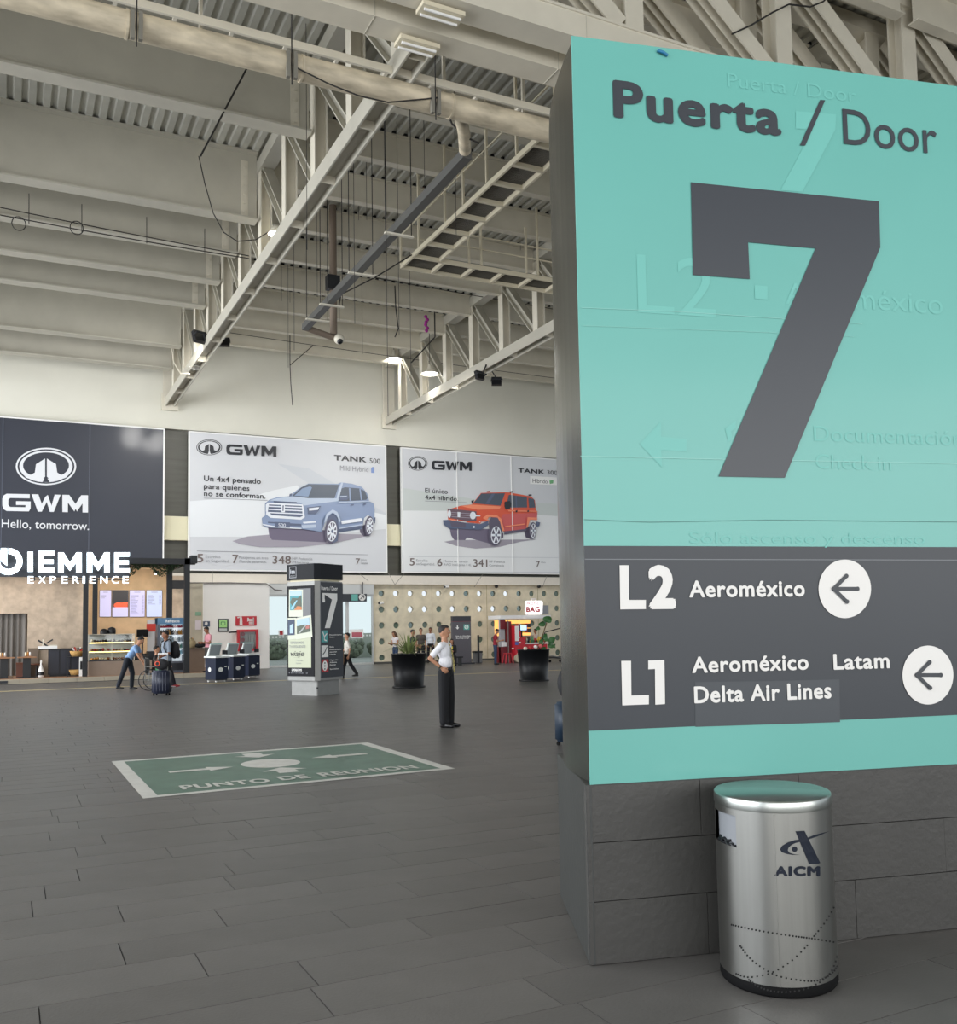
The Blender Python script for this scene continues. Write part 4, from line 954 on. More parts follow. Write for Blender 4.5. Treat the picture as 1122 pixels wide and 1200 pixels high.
for (x, y, Y, lab, xx) in ((462, 420, 42.0, 'glowing pendant lamp at the wall end of the right truss', None), (504, 437, 38.0, 'glowing pendant lamp beside the right truss', None)):
    P = wl(x, y, Y); t = thing('pendant_lamp', lab, 'lamp', P)
    mb = MB(); mb.lathe([(.0, .42), (.06, .4), (.09, .22), (.26, .06), (.38, -.04), (.4, -.06)], tuple(P), 20); mb.build('shade', steelw2, t); mb = MB(); mb.ell(P+Vector((0, 0, -.02)), (.34, .34, .08), 16, 8); mb.build('bulb', lampm, t)
    mb = MB(); mb.tube([P+Vector((0, 0, .4)), (P.x, P.y, ZD)], .015, 5); mb.build('cord', wirem, t)
    spot('pendant_light', P+Vector((0, 0, -.12)), P+Vector((0, 0, -5)), 200, 2.4)
P2 = xl(229, 430, 6.5); t = thing('bell_lamp', 'white lamp in the underside of the long truss near the wall', 'lamp', P2); mb = MB(); mb.lathe([(.0, .16), (.10, .15), (.16, .08), (.24, -.04), (.25, -.06)], tuple(P2), 16); mb.build('shade', white, t)
spot('bell_light', P1+Vector((0, 0, -.15)), P1+Vector((0, 3, -8)), 700, 2.3)
Fa = flood('floodlight', 'black floodlight on the left side of the long truss', xl(234, 395, 6.1), (2, 44, 9), False, .5)
Fb = flood('floodlight', 'black floodlight on the right side of the long truss', xl(263, 401, 6.95), (10, 44, 9), False, .38)
Fc = flood('floodlight', 'black floodlight on the left side of the right truss', xl(562, 440, 16.6), (13, 44, 9), False, .4)
Fd = flood('floodlight', 'black floodlight on the right side of the right truss', xl(582, 447, 17.6), (22, 44, 9), False, .4)
for o, tg in ((Fa, (3.5, 44, 10.0)), (Fb, (9, 44, 9.5)), (Fc, (14.2, 44, 9.6)), (Fd, (20, 44, 9.0))):
    spot('flood_beam', Vector(o.location)+(Vector(tg)-o.location).normalized()*.5, (tg[0], 44, 5.0), 560, 2.3, (1, .98, .94), 1.0, .6)

# ------------------------------------------------------------------ café
ZP = .15
kerbm = mat('kerb_stone', 'a99f8d', .8, noise=.08, nscale=2); terr = mat('terracotta_floor', '9a7458', .6, noise=.08, nscale=3)
YK = 36.95
for i in range(13):
    mb = MB(); x0 = -3.2+i*.92; mb.box((x0, YK, 0.001), (x0+.91, YK+.22, ZP)); o = mb.build('kerb_stone', kerbm)
    if i == 0: kp = thing('cafe_platform', 'low kerbed platform the café stands on', 'platform', (2.5, YK, 0)); 
    o.parent = kp; o.matrix_parent_inverse = root_matrix(kp).inverted()
mb = MB(); mb.box((-3.2, YK+.22, .001), (8.75, 43.85, ZP-.002)); mb.build('platform_floor', terr, kp)
mb = MB(); p = wl(-4, 802, YK-.01); q = wl(9, 799, YK-.01); mb.box((p.x, YK-.02, .03), (q.x, YK-.001, .12)); mb.build('kerb_grille', darksteel, kp)
plast = mat('cafe_concrete_panel', 'bdab97', .85, noise=.16, nscale=4, bump=.4, bscale=12); plast2 = mat('cafe_warm_panel', 'ceb08c', .8, noise=.12, nscale=2.2, bump=.2, bscale=10)
YC = 41.5; cafe = thing('cafe_booth', 'café booth with black frame, mottled panels and illuminated sign', 'café', (2.5, 39.5, ZP))
xP1 = wl(100, 740, 37.5).x; xP2 = wl(111, 740, 38.6).x; xP3 = wl(198.5, 700, 38.6).x; xP4 = wl(219, 700, 37.5).x; zB = wl(150, 660, 37.5).z
def slab(name, a, b, m, par=cafe): mb = MB(); mb.box(a, b); return mb.build(name, m, par)
xcd = wl(32, 750, 39.6).x
YL = 39.6
zcur = wl(10, 719, YL).z
slab('left_wall_panel', (xcd, YL, ZP), (xP1+.25, YL+.12, 4.35), plast)
slab('wall_above_doorway', (-3.2, YL, zcur), (xcd, YL+.12, 4.35), plast)
slab('left_wall_panel_end', (-3.2, YL, ZP), (-1.6, YL+.12, zcur), plast)
slab('menu_wall_panel', (xP1+.25, YC, ZP), (wl(197, 700, YC).x, YC+.12, 4.5), plast2)
slab('right_wall_panel', (wl(199, 700, YC).x, YC, ZP), (wl(221, 700, YC).x, YC+.12, 4.1), plast)
blk = mat('cafe_black_frame', '1c1e22', .5)
for x, y, w, zt_ in ((xP1, 37.5, .17, 4.5), (xP2, 38.6, .17, 4.35), (xP3, 38.6, .2, 4.4), (xP4, 37.5, .2, 4.55)): slab('black_post', (x-w/2, y-w/2, ZP), (x+w/2, y+w/2, zt_), blk)
slab('front_beam', (-3.2, 37.4, zB-.02), (xP4+.3, 37.6, zB+.2), blk); slab('front_fascia', (-3.2, 37.42, zB-.55), (wl(152, 660, 37.4).x, 37.58, zB-.02), mat('cafe_dark_fascia', '303034', .6))
slab('side_beam', (xP4-.1, 37.6, zB+.0), (xP4+.1, 41.5, zB+.2), blk); slab('inner_beam', (xP2, 38.55, 4.35), (xP3+.1, 38.7, 4.5), blk); slab('roof_edge', (xP4+.12, 37.2, zB+.02), (xP4+.34, 37.7, zB+.32), blk)
slab('cafe_soffit', (-3.2, 37.6, zB+.1), (xP4-.1, 41.4, zB+.16), mat('cafe_ceiling', '4a4138', .8))
# back of the right bay: framed print with dark bands
slab('banded_print', (wl(202, 700, 40.9).x, 40.9, wl(210, 690, 40.9).z), (wl(216, 700, 40.9).x, 40.95, wl(210, 680, 40.9).z), black)
# curtain
cv = thing('curtain', 'grey pleated curtain closing the café doorway', 'curtain', (-.5, 39.75, ZP)); mb = MB(); n = 120; xs0, xs1 = -1.6, xcd
vs = []
for z in (ZP+.03, (ZP+zcur)/2, zcur):
    for i in range(n+1):
        u = i/n; am = .045 if z > 1 else .06; vs.append((xs0+(xs1-xs0)*u, 39.80+am*math.sin(u*2*PI*11+1.2*math.sin(u*9))+(.02*math.sin(u*31)), z))
mb.add(vs, [(j*(n+1)+i, j*(n+1)+i+1, (j+1)*(n+1)+i+1, (j+1)*(n+1)+i) for j in range(2) for i in range(n)], 0, True); mb.build('cloth', mat('grey_curtain', '6f6b66', .9), cv)
mb = MB(); mb.tube([(xs0, 39.8, zcur-.01), (xs1, 39.8, zcur-.01)], .02, 8); mb.build('rail', darksteel, cv)
# sign letters
signm = mat('lit_letters', 'e4f4ff', .4, emit=1.7)
SPc = Plane((0, 37.3), (1, 0))
sg = thing('cafe_sign', 'white illuminated café sign letters above the booth', 'sign', (2, 37.3, 3.6))
def quad_letters(pts_list, name='letter'):
    mb = MB()
    for pts in pts_list:
        q = [SPc.px(x/5.1, 640+y/5.1) for x, y in pts]; n = len(q); f = [SPc.P(u, z, .05) for u, z in q]; b = [SPc.P(u, z, -.03) for u, z in q]
        mb.add(f+b, [tuple(range(n)), tuple(range(n, 2*n))[::-1]]+[(i, i+n, (i+1) % n+n, (i+1) % n) for i in range(n)])
    return mb.build(name, signm, sg)
# DIEMME, traced letter by letter as bars
quad_letters([[(165, 35), (197, 35), (197, 153), (165, 153)]])
def E_(x, w, yt=30, yb=157):
    h = yb-yt; quad_letters([[(x, yt), (x+w*.3, yt), (x+w*.3, yb), (x, yb)]]+[[(x+w*.3, yt+h*v), (x+w*(1 if v != .40 else .94), yt+h*v), (x+w*(1 if v != .40 else .94), yt+h*(v+.2)), (x+w*.3, yt+h*(v+.2))] for v in (0, .40, .8)])
def M_(x, w, yt=38, yb=157):
    h = yb-yt; quad_letters([[(x, yt), (x+w*.23, yt), (x+w*.23, yb), (x, yb)], [(x+w*.77, yt), (x+w, yt), (x+w, yb), (x+w*.77, yb)], [(x+w*.23, yt), (x+w*.5, yt+h*.52), (x+w*.5, yt+h*.92), (x+w*.23, yt+h*.5)], [(x+w*.77, yt), (x+w*.77, yt+h*.5), (x+w*.5, yt+h*.92), (x+w*.5, yt+h*.52)]])
E_(230, 96); M_(348, 140); M_(520, 135); E_(684, 90, 38, 158)
segs = []
cx_, cy_ = 50, 92
for k in range(22):
    a0, a1 = -PI*.5+k*2*PI/24, -PI*.5+(k+1)*2*PI/24
    segs.append([(cx_+85*math.cos(a0), cy_+80*math.sin(a0)), (cx_+85*math.cos(a1), cy_+80*math.sin(a1)), (cx_+50*math.cos(a1), cy_+46*math.sin(a1)), (cx_+50*math.cos(a0), cy_+46*math.sin(a0))])
segs.append([(5, 12), (42, 12), (42, 118), (8, 92)])
quad_letters(segs)
x0s = [166, 230, 298, 366, 434, 494, 536, 600, 668, 734]; x1s = [200, 272, 334, 404, 472, 508, 572, 642, 708, 768]
for ch, a, b in zip('EXPERIENCE', x0s, x1s):
    mb = MB(); p, q, r_ = SPc.px(a/5.1, 640+222/5.1), SPc.px(b/5.1, 640+225/5.1), SPc.px(a/5.1, 640+180/5.1)
    extrude_text(mb, SPc, ch, p[0], q[0], p[1], r_[1]-p[1], -.02, .04, 0); mb.build('small_letter', signm, sg)
for x in (1.2, 3.0): slab('sign_rail', (x-.02, 37.33, zB-.4), (x+.02, 37.41, zB+.1), darksteel, sg)
mb = MB(); mb.bar((0.3, 37.34, 4.0), (4.1, 37.34, 4.0), .03, .03); mb.bar((0.8, 37.34, 3.68), (4.1, 37.34, 3.68), .03, .03); mb.build('sign_bar', darksteel, sg)
mb = MB(); mb.bar((3.95, 37.34, 3.62), (3.95, 37.34, 4.3), .03, .03); mb.bar((.9, 37.34, 3.62), (.9, 37.34, 4.3), .03, .03); mb.build('sign_strut', darksteel, sg)
# hanging ivy along the beam
ivm = mat('ivy_leaf', '2e4127', .7, island=-.5); mb = MB(); ri = random.Random(4)
for k in range(900):
    x = ri.uniform(wl(152, 668, 37.5).x-.1, xP4-.15); z = zB-ri.random()**1.6*.48*(.6+.4*math.sin(x*5)); y = ri.uniform(37.55, 37.95)
    d = Vector((ri.uniform(-1, 1), ri.uniform(-1, .2), ri.uniform(-1, .5))).normalized(); u = d.orthogonal().normalized(); w = d.cross(u); c = Vector((x, y, z)); s_ = ri.uniform(.03, .055)
    mb.add([c-u*s_, c+w*s_*.6+d*.01, c+u*s_, c-w*s_*.6+d*.01], [(0, 1, 2), (0, 2, 3)])
iv = mb.build('ivy_garland', ivm, kind='stuff'); tag(iv, 'green ivy hanging under the café beam', 'ivy')
for i, x in enumerate((wl(142, 672, 37.9).x, wl(184, 671, 37.9).x)):
    mb = MB(); mb.lathe([(0, .1), (.03, .1), (.05, 0), (.05, -.02)], (x, 38.1, zB-.32), 12); t = mb.build('spotlight', black); tag(t, ['small café spotlight at the left end of the ivy', 'small café spotlight in the middle of the ivy'][i], 'spotlight')
    mb = MB(); mb.ell((x, 38.1, zB-.35), (.045, .045, .03), 10, 6); mb.build('bulb', lampm, t, world=False)
spot('cafe_spot', (3.3, 38.3, 4.2), (4.0, 41.4, 2.0), 110, 1.9, (1, .9, .76)); spot('cafe_spot', (5.3, 38.6, 4.2), (5.0, 41.4, 1.8), 90, 1.9, (1, .9, .76)); spot('cafe_spot', (1.2, 37.8, 4.2), (1.2, 39.6, 1.8), 40, 2.2, (1, .93, .85)); spot('cafe_spot', (-.3, 37.8, 4.2), (0, 39.6, 1.8), 30, 2.2, (1, .93, .85))
# menu screens
YM = YC-.06; MP = Plane((0, YM), (1, 0)); scr = mat('screen_lilac', 'b9b6da', .3, emit=.32); scr2 = mat('screen_blue', 'b4bede', .3, emit=.32); scrd = mat('screen_dark', '241f24', .3, emit=.1); scro = mat('screen_orange', 'd9532c', .3, emit=.35); txtm = mat('screen_text', '77769e', .4, emit=.15)
def s_px(x): return 95+x/8.63
def s_py(y): return 685+y/8.63
for i, (a, b, lab) in enumerate(((186, 308, 'menu screen of pale lilac lines, leftmost of four'), (314, 480, 'menu screen showing orange food on black'), (488, 648, 'menu screen with two columns of prices'), (660, 822, 'menu screen with blue tint, rightmost of four'))):
    p, q = wl(s_px(a), s_py(328), YM), wl(s_px(b), s_py(56), YM); t = thing('menu_screen', lab, 'screen', ((p.x+q.x)/2, YM, p.z)); mb = MB(); mb.box((p.x, YM, p.z), (q.x, YM+.06, q.z)); mb.build('casing', black, t)
    mb = MB(); mb.box((p.x+.01, YM-.004, p.z+.01), (q.x-.01, YM-.001, q.z-.01)); mb.build('display', [scr, scr, scr, scr2][i], t)
    W_, H_ = q.x-p.x, q.z-p.z; pr = Print(MP, .008, .0005); R_ = lambda u0, v0, u1, v1, m: pr.uv([(p.x+u0*W_, q.z-v0*H_), (p.x+u1*W_, q.z-v0*H_), (p.x+u1*W_, q.z-v1*H_), (p.x+u0*W_, q.z-v1*H_)], m)
    if i == 1:
        R_(.02, .01, .98, .64, scrd)
        pr.uv([(p.x+u*W_, q.z-v*H_) for u, v in ((.1, .60), (.12, .52), (.3, .46), (.6, .47), (.96, .44), (.96, .64), (.2, .64))], scro)
    else:
        rq = random.Random(i); R_(.3, .07, .7, .09, txtm)
        for k in range(3 if i == 0 else 16):
            v = .2+k*.045
            if i == 3 and k > 7: continue
            R_(.08, v, rq.uniform(.35, .6), v+.014, txtm)
            if i != 0: R_(.8, v, .92, v+.014, txtm)
    pr.done('printed_menu', t, kind='stuff')
# pastry display case
xa, xb = wl(103, 760, 38.0).x, wl(157, 760, 38.0).x; Y0, Y1 = 37.75, 38.5
zc0, zc1, zct = ZP, wl(130, 774, Y0).z, wl(130, 743, Y0).z
dc = thing('display_counter', 'glass pastry display on a grey brown counter in the café', 'display case', ((xa+xb)/2, Y0, ZP))
tau = mat('taupe_counter', '8f7d6e', .7, noise=.06, nscale=3)
def sl(name, a, b, m, par, kind=None): mb = MB(); mb.box(a, b); return mb.build(name, m, par, kind=kind)
xce = wl(178, 785, Y0).x
sl('counter_base', (xa, Y0, ZP), (xce, Y1, zc1-.02), tau, dc); sl('case_floor', (xa, Y0, zc1-.02), (xb, Y1, zc1+.02), darksteel, dc)
sl('case_back', (xa, Y1-.04, zc1), (xb, Y1, zct), mat('case_back_white', 'dcdad2', .5), dc)
cg = glass('case_glass', (.98, 1, 1), .94); sl('front_pane', (xa, Y0, zc1+.02), (xb, Y0+.01, zct-.02), cg, dc); sl('top_cover', (xa, Y0, zct-.03), (xb, Y1, zct), steelw2, dc)
led = mat('led_strip', 'ffdf8a', .4, emit=2.5)
zs = [zc1+.02, zc1+(zct-zc1)*.36, zc1+(zct-zc1)*.70]
for z in zs[1:]:
    sl('shelf', (xa+.02, Y0+.03, z-.012), (xb-.02, Y1-.05, z), glass('shelf_glass', (.9, .95, .93), .85), dc); sl('led_strip', (xa+.03, Y0+.015, z-.045), (xb-.03, Y0+.03, z-.012), led, dc)
for x in (xa, xb-.03, (xa+xb)/2-.01): sl('upright', (x, Y0-.002, zc1), (x+.025, Y0+.02, zct), steelw2, dc)
pc = [mat('pastry_brown', '8e5a2e', .7), mat('pastry_golden', 'c48a45', .7), mat('pastry_cream', 'e2d4b8', .6), mat('pastry_red', 'b3372e', .5), mat('pastry_choc', '3e281d', .6)]
rp = random.Random(8)
for zi, z in enumerate(zs):
    for k in range(15):
        x = xa+.14+k*(xb-xa-.28)/14; m = pc[rp.choice([[0, 1, 1, 2], [4, 2, 3, 0], [4, 2, 4]][zi])]; mb = MB(); h = rp.uniform(.035, .06)
        if rp.random() < .5: mb.ell((x, Y0+.2, z+h), (.05, .09, h), 10, 6)
        else: mb.lathe([(0, 0), (.045, 0), (.05, h*1.5), (.03, h*1.9), (0, h*1.9)], (x, Y0+.2, z+.001), 10)
        tag(mb.build('pastry', m), ['pastry on the bottom level of the glass display case', 'pastry on the middle shelf of the glass display case', 'pastry on the top shelf of the glass display case'][zi], 'pastry', ['pastries on the bottom level', 'pastries on the middle shelf', 'pastries on the top shelf'][zi])
# grinders, till, coffee gear behind the case
for i, (x, y) in enumerate(((122, 741), (131, 739))):
    p = wl(x, y, 38.9); sl_ = thing('coffee_grinder', ['dark round topped grinder behind the case, left one', 'dark round topped grinder behind the case, right one'][i], 'grinder', (p.x, 38.9, 1.0)); mb = MB(); mb.lathe([(0, -.75), (.12, -.75), (.1, -.25), (.14, -.12), (.15, 0), (.13, .09), (.06, .13), (0, .14)], (p.x, 38.9, p.z), 16); mb.build('hopper', black, sl_); sl('body', (p.x-.1, 38.8, .9), (p.x+.1, 39.0, p.z-.2), darksteel, sl_)
sl_c = thing('service_counter', 'dark counter behind the pastry case', 'counter', (3.9, 38.9, ZP)); sl('worktop', (xa, 38.6, .86), (xce+.3, 39.3, .9), darksteel, sl_c); sl('cabinet', (xa+.02, 38.65, ZP), (xce+.25, 39.28, .86), mat('service_cabinet', '4a3d35', .6), sl_c)
p = wl(166, 741, 38.3); t = thing('cash_register', 'black till screen and keyboard beside the display case', 'till', (p.x, 38.15, zc1)); sl('base', (p.x-.2, 38.0, zc1-.02), (p.x+.25, 38.4, zc1+.14), black, t); mb = MB(); mb.cbox((p.x+.02, 38.2, p.z-.03), (.42, .03, .3), 0, Matrix.Rotation(.4, 3, 'X')); mb.build('screen', black, t); sl('stand', (p.x, 38.2, zc1+.1), (p.x+.05, 38.25, p.z-.1), darksteel, t)
p = wl(177, 740, 38.9); p.x -= .06; t = thing('banner_stand', 'narrow red and white advertising stand behind the till', 'banner', (p.x, 38.35, ZP)); sl('panel', (p.x-.14, 38.42, 1.0), (p.x+.14, 38.44, 2.2), mat('banner_white', 'd9d3d0', .5), t); sl('red_header', (p.x-.17, 38.41, 1.75), (p.x+.17, 38.42, 2.05), mat('banner_red', 'cf3a2a', .5), t); sl('foot', (p.x-.15, 38.36, zc1-.25), (p.x+.15, 38.6, 1.0), darksteel, t)
# drinks fridge
fx0, fx1 = wl(184.5, 760, 38.2).x, wl(218, 760, 38.2).x; FY = 38.2; fz1 = wl(200, 724, FY).z
fr = thing('drinks_fridge', 'tall grey glass door drinks fridge with blue header', 'fridge', ((fx0+fx1)/2, FY, ZP)); fg = mat('fridge_grey', '585c66', .5); fw = mat('fridge_inner', 'c9cdd2', .5, emit=.45)
sl('back', (fx0, FY+.7, ZP), (fx1, FY+.75, fz1), fg, fr)
for x in (fx0, fx1-.06): sl('side', (x, FY, ZP), (x+.06, FY+.7, fz1), fg, fr)
sl('header', (fx0, FY-.02, fz1-.25), (fx1, FY+.7, fz1), mat('fridge_header_blue', '4c6f8c', .4, noise=.3, nscale=3, emit=.15), fr); zfb = wl(200, 774, FY).z
sl('base', (fx0, FY, ZP), (fx1, FY+.7, zfb-.06), fg, fr); sl('vent_grille', (fx0+.12, FY-.015, ZP+.1), (fx1-.12, FY, ZP+.42), darksteel, fr)
pr = Print(Plane((0, FY-.02), (1, 0)), .004); pr.text('Refrescos', fx0+.3, fx1-.25, fz1-.18, .12, white, .03); pr.done('header_lettering', fr)
sl('inner_back', (fx0+.06, FY+.6, zfb-.06), (fx1-.06, FY+.7, fz1-.25), fw, fr); sl('door_pane', (fx0+.06, FY+.005, zfb-.04), (fx1-.06, FY+.015, fz1-.26), cg, fr)
for a, b in (((fx0, zfb-.08), (fx0+.09, fz1-.25)), ((fx1-.09, zfb-.08), (fx1, fz1-.25)), ((fx0, zfb-.1), (fx1, zfb-.03))): sl('door_frame', (a[0], FY-.02, a[1]), (b[0], FY+.02, b[1]), fg, fr)
lv = [wl(200, 725+v/12.63, FY+.2).z for v in (135, 240, 345, 440, 525)]
bcol = [['b02a3c', 'b4324a', '8d1f2e'], ['5b3a20', 'c78a3a', '2f2320'], ['c9ced6', 'e2dfe0', '9aa5ab'], ['4b7d6a', '6b9a8e', 'c2b8a8'], ['7fb4cf', 'a3cfe0', '6a9fc2']]
names = ['dark red soda bottle on the top shelf of the drinks fridge', 'brown or amber bottle on the second shelf of the drinks fridge', 'pale bottle on the third shelf of the drinks fridge', 'green bottle on the fourth shelf of the drinks fridge', 'light blue water bottle on the bottom shelf of the drinks fridge']
rb = random.Random(2)
for li, z in enumerate(lv):
    sl('shelf', (fx0+.07, FY+.05, z-.03), (fx1-.07, FY+.58, z), fw, fr); nb = 11
    for k in range(nb):
        x = fx0+.16+k*(fx1-fx0-.32)/(nb-1); h = (lv[li-1]-z if li else fz1-.25-z)*.78; r = .042; mb = MB(); mb.lathe([(0, 0), (r, 0), (r, h*.62), (r*.45, h*.84), (r*.4, h)], (x, FY+.16, z+.001), 10)
        mb.lathe([(r*.48, h*.93), (r*.48, h*1.02), (0, h*1.02)], (x, FY+.16, z+.001), 8, 1)
        c = bcol[li][(k*5//nb) % 3 if li < 2 else rb.randrange(3)]; tag(mb.build('bottle', [mat('bottle_'+c, c, .25), white]), names[li], 'bottle', ['bottles on the top fridge shelf', 'bottles on the second fridge shelf', 'bottles on the third fridge shelf', 'bottles on the fourth fridge shelf', 'bottles on the bottom fridge shelf'][li])
# brown counter with a sack, on the right
bx0, bx1 = wl(220.5, 775, 38.0).x, wl(240, 775, 38.0).x; bz = wl(230, 759.5, 38.0).z
bcn = thing('brown_counter', 'brown panelled counter at the right end of the café', 'counter', ((bx0+bx1)/2, 38.0, ZP)); sl('front', (bx0, 38.0, ZP), (bx1, 38.7, bz-.04), mat('brown_laminate', '7a6656', .6, noise=.05), bcn); sl('top', (bx0-.01, 37.97, bz-.04), (bx1+.02, 38.72, bz), mat('brown_top', '5f4e42', .5), bcn)
p = wl(224, 755, 38.2); mb = MB(); mb.lathe([(0, 0), (.17, 0), (.21, .1), (.19, .26), (.13, .33), (.15, .36), (.05, .37), (0, .35)], (p.x, 38.3, bz+.001), 18); t = mb.build('burlap_sack', mat('burlap', 'a3926f', .95, noise=.12, nscale=20)); tag(t, 'open beige sack standing on the brown counter', 'sack')
for k in range(4): mb = MB(); mb.ell((p.x-.08+.05*k, 38.28+.03*(k % 2), bz+.37), (.035, .04, .03), 8, 6); mb.build('packet', pc[(k*2) % 5], t, world=False)
p = wl(234, 757, 38.2); mb = MB(); mb.ell((p.x, 38.25, bz+.09), (.24, .16, .085), 14, 8); mb.ell((p.x+.12, 38.25, bz+.15), (.13, .12, .08), 12, 8); tag(mb.build('black_bag', mat('black_fabric', '1a1a1c', .9)), 'soft black bag lying on the brown counter', 'bag')
# wall notices right of the café
for i, (a, b, c, d, m_, lab) in enumerate(((229, 717, 236, 721.5, '7fa58c', 'small green notice high on the grey pier'), (229, 727, 236, 738, 'd8cfd4', 'sheet of paper taped to the grey pier'))):
    p, q = wl(a, d, 43.62), wl(c, b, 43.62); mb = MB(); mb.box((p.x, 43.635, p.z), (q.x, 43.648, q.z)); tag(mb.build('notice', mat('notice_'+m_, m_, .6)), lab, 'notice')
# left dark sideboard with fabric banquette, machine, baskets
dx0, dx1 = wl(57, 775, 38.6).x, wl(96, 775, 38.6).x; dz = wl(70, 760, 38.6).z
sb = thing('dark_sideboard', 'long black sideboard below the mottled café wall', 'sideboard', ((dx0+dx1)/2, 38.6, ZP)); dkb = mat('sideboard_black', '22232b', .5); sl('body', (dx0, 38.6, ZP+.06), (dx1+.1, 39.2, dz-.04), dkb, sb); sl('top', (wl(46, 760, 38.6).x, 38.57, dz-.04), (dx1+.15, 39.22, dz), black, sb); sl('kick_plate', (dx0+.05, 38.66, ZP), (dx1+.05, 39.15, ZP+.06), black, sb)
for k in range(3): sl('door', (dx0+.03+k*(dx1-dx0)/3, 38.58, ZP+.1), (dx0-.03+(k+1)*(dx1-dx0)/3, 38.6, dz-.08), mat('sideboard_door', '262833', .45), sb)
p = wl(55, 757, 38.8); mc = thing('slicing_machine', 'white and steel slicing machine on the black sideboard', 'machine', (p.x, 38.8, dz)); sl('base', (p.x-.3, 38.68, dz+.001), (p.x+.35, 39.05, dz+.1), white, mc)
mb = MB(); mb.tube([(p.x-.15, 38.85, dz+.22), (p.x-.12, 38.85, dz+.22)], .14, 18); mb.build('blade', steelw2, mc); mb = MB(); mb.bar((p.x-.3, 38.8, dz+.32), (p.x+.02, 38.8, dz+.1), .04, .06); mb.bar((p.x-.02, 38.8, dz+.2), (p.x+.2, 38.8, dz+.34), .03, .05); mb.build('arm', darksteel, mc); sl('tray', (p.x+.1, 38.7, dz+.1), (p.x+.34, 39.0, dz+.14), steelw2, mc)
bkm = mat('wicker', 'b08a52', .9, noise=.2, nscale=30)
for i, (x, y, lab, fill) in enumerate(((90, 766, 'wicker basket full of packets on the upper rack', True), (89, 788, 'empty wicker basket on the lower rack', False))):
    p = wl(x, y, 38.2); b = thing('wicker_basket', lab, 'basket', (p.x, 38.2, p.z-.1)); mb = MB(); mb.lathe([(0, -.1), (.17, -.1), (.25, .1), (.235, .1), (.16, -.08), (0, -.08)], (p.x, 38.2, p.z), 20); mb.build('weave', bkm, b)
    if fill:
        for k in range(7): mb = MB(); mb.cbox((p.x-.16+.05*k, 38.15+.05*(k % 2), p.z+.12+.03*(k % 3)), (.05, .03, .14), 0, Matrix.Rotation(.3*(k-3), 3, 'Y')); mb.build('packet', [black, white, pc[3], pc[2]][k % 4], b)
rk = thing('wire_rack', 'dark rack holding the two wicker baskets', 'rack', (wl(92, 780, 38.2).x, 38.2, ZP)); rx = wl(92, 780, 38.2).x
for x in (rx-.38, rx+.26):
    for y in (38.02, 38.42): sl('post', (x-.015, y-.015, ZP), (x+.015, y+.015, 1.05), darksteel, rk)
for y in (766, 788):
    z = wl(90, y, 38.2).z-.1; sl('tier', (rx-.38, 38.0, z-.02), (rx+.26, 38.44, z-.001), darksteel, rk)
p = wl(96, 788, 38.0); mb = MB(); mb.box((p.x-.1, 37.9, ZP), (p.x+.12, 37.93, .85)); mb.box((p.x-.07, 37.895, .4), (p.x+.09, 37.9, .7), 1); tag(mb.build('white_poster_board', [white, black]), 'white board leaning beside the baskets at the café post', 'board')
p = wl(48, 790, 38.2); t = thing('bottle_stand', 'small white bottle shaped ornament standing before the sideboard', 'ornament', (p.x, 38.2, ZP)); mb = MB(); mb.lathe([(0, 0), (.1, 0), (.1, .25), (.06, .36), (.03, .45), (.03, .62), (0, .63)], (p.x, 38.2, ZP), 14); mb.build('body', white, t); mb = MB(); mb.lathe([(.102, .08), (.102, .2)], (p.x, 38.2, ZP), 14); mb.build('label_band', black, t)
# tables, stools
wood = mat('table_wood', '9a6f4e', .5, noise=.1, nscale=4)
def ptable(x, y, w, lab):
    t = thing('cafe_table', lab, 'table', (x, y, ZP)); sl('table_top', (x-w, y-.33, ZP+.72), (x+w, y+.33, ZP+.76), wood, t); sl('pedestal', (x-.13, y-.05, ZP+.03), (x+.13, y+.05, ZP+.72), black, t); sl('foot', (x-.3, y-.25, ZP), (x+.3, y+.25, ZP+.03), black, t)
    return t
px1, px2 = wl(5, 770, 38.3).x, wl(31.5, 770, 38.3).x
ptable(px1, 38.3, .33, 'wooden pedestal table at the left edge of the café'); ptable(px2, 38.3, .31, 'wooden pedestal table in front of the curtain edge')
for i, x in enumerate((px1-.05, px2+.03)):
    t = thing('condiment_holder', ['small condiment holder on the left café table', 'small condiment holder on the right café table'][i], 'condiments', (x, 38.3, ZP+.76)); sl('tray', (x-.12, 38.22, ZP+.761), (x+.12, 38.38, ZP+.79), wood, t)
    for k in range(3): mb = MB(); mb.lathe([(0, 0), (.03, 0), (.03, .1), (.015, .14), (0, .14)], (x-.07+.07*k, 38.3, ZP+.79), 8); mb.build('bottle', [pc[2], pc[1], white][k], t)
def stool(x, y, lab):
    t = thing('stool', lab, 'stool', (x, y, ZP)); mb = MB(); mb.lathe([(0, .44), (.19, .44), (.2, .46), (.2, .49), (0, .5)], (x, y, ZP), 18); mb.build('seat', mat('stool_leather', '7a4a35', .5), t); mb = MB(); mb.tube([(x, y, ZP+.02), (x, y, ZP+.44)], .03, 8); mb.build('stem', black, t); mb = MB(); mb.lathe([(0, .0), (.17, .0), (.17, .02), (0, .03)], (x, y, ZP), 16); mb.build('foot', black, t)
stool(wl(39, 780, 38.5).x+.12, 38.72, 'round brown stool between table and black sideboard'); 
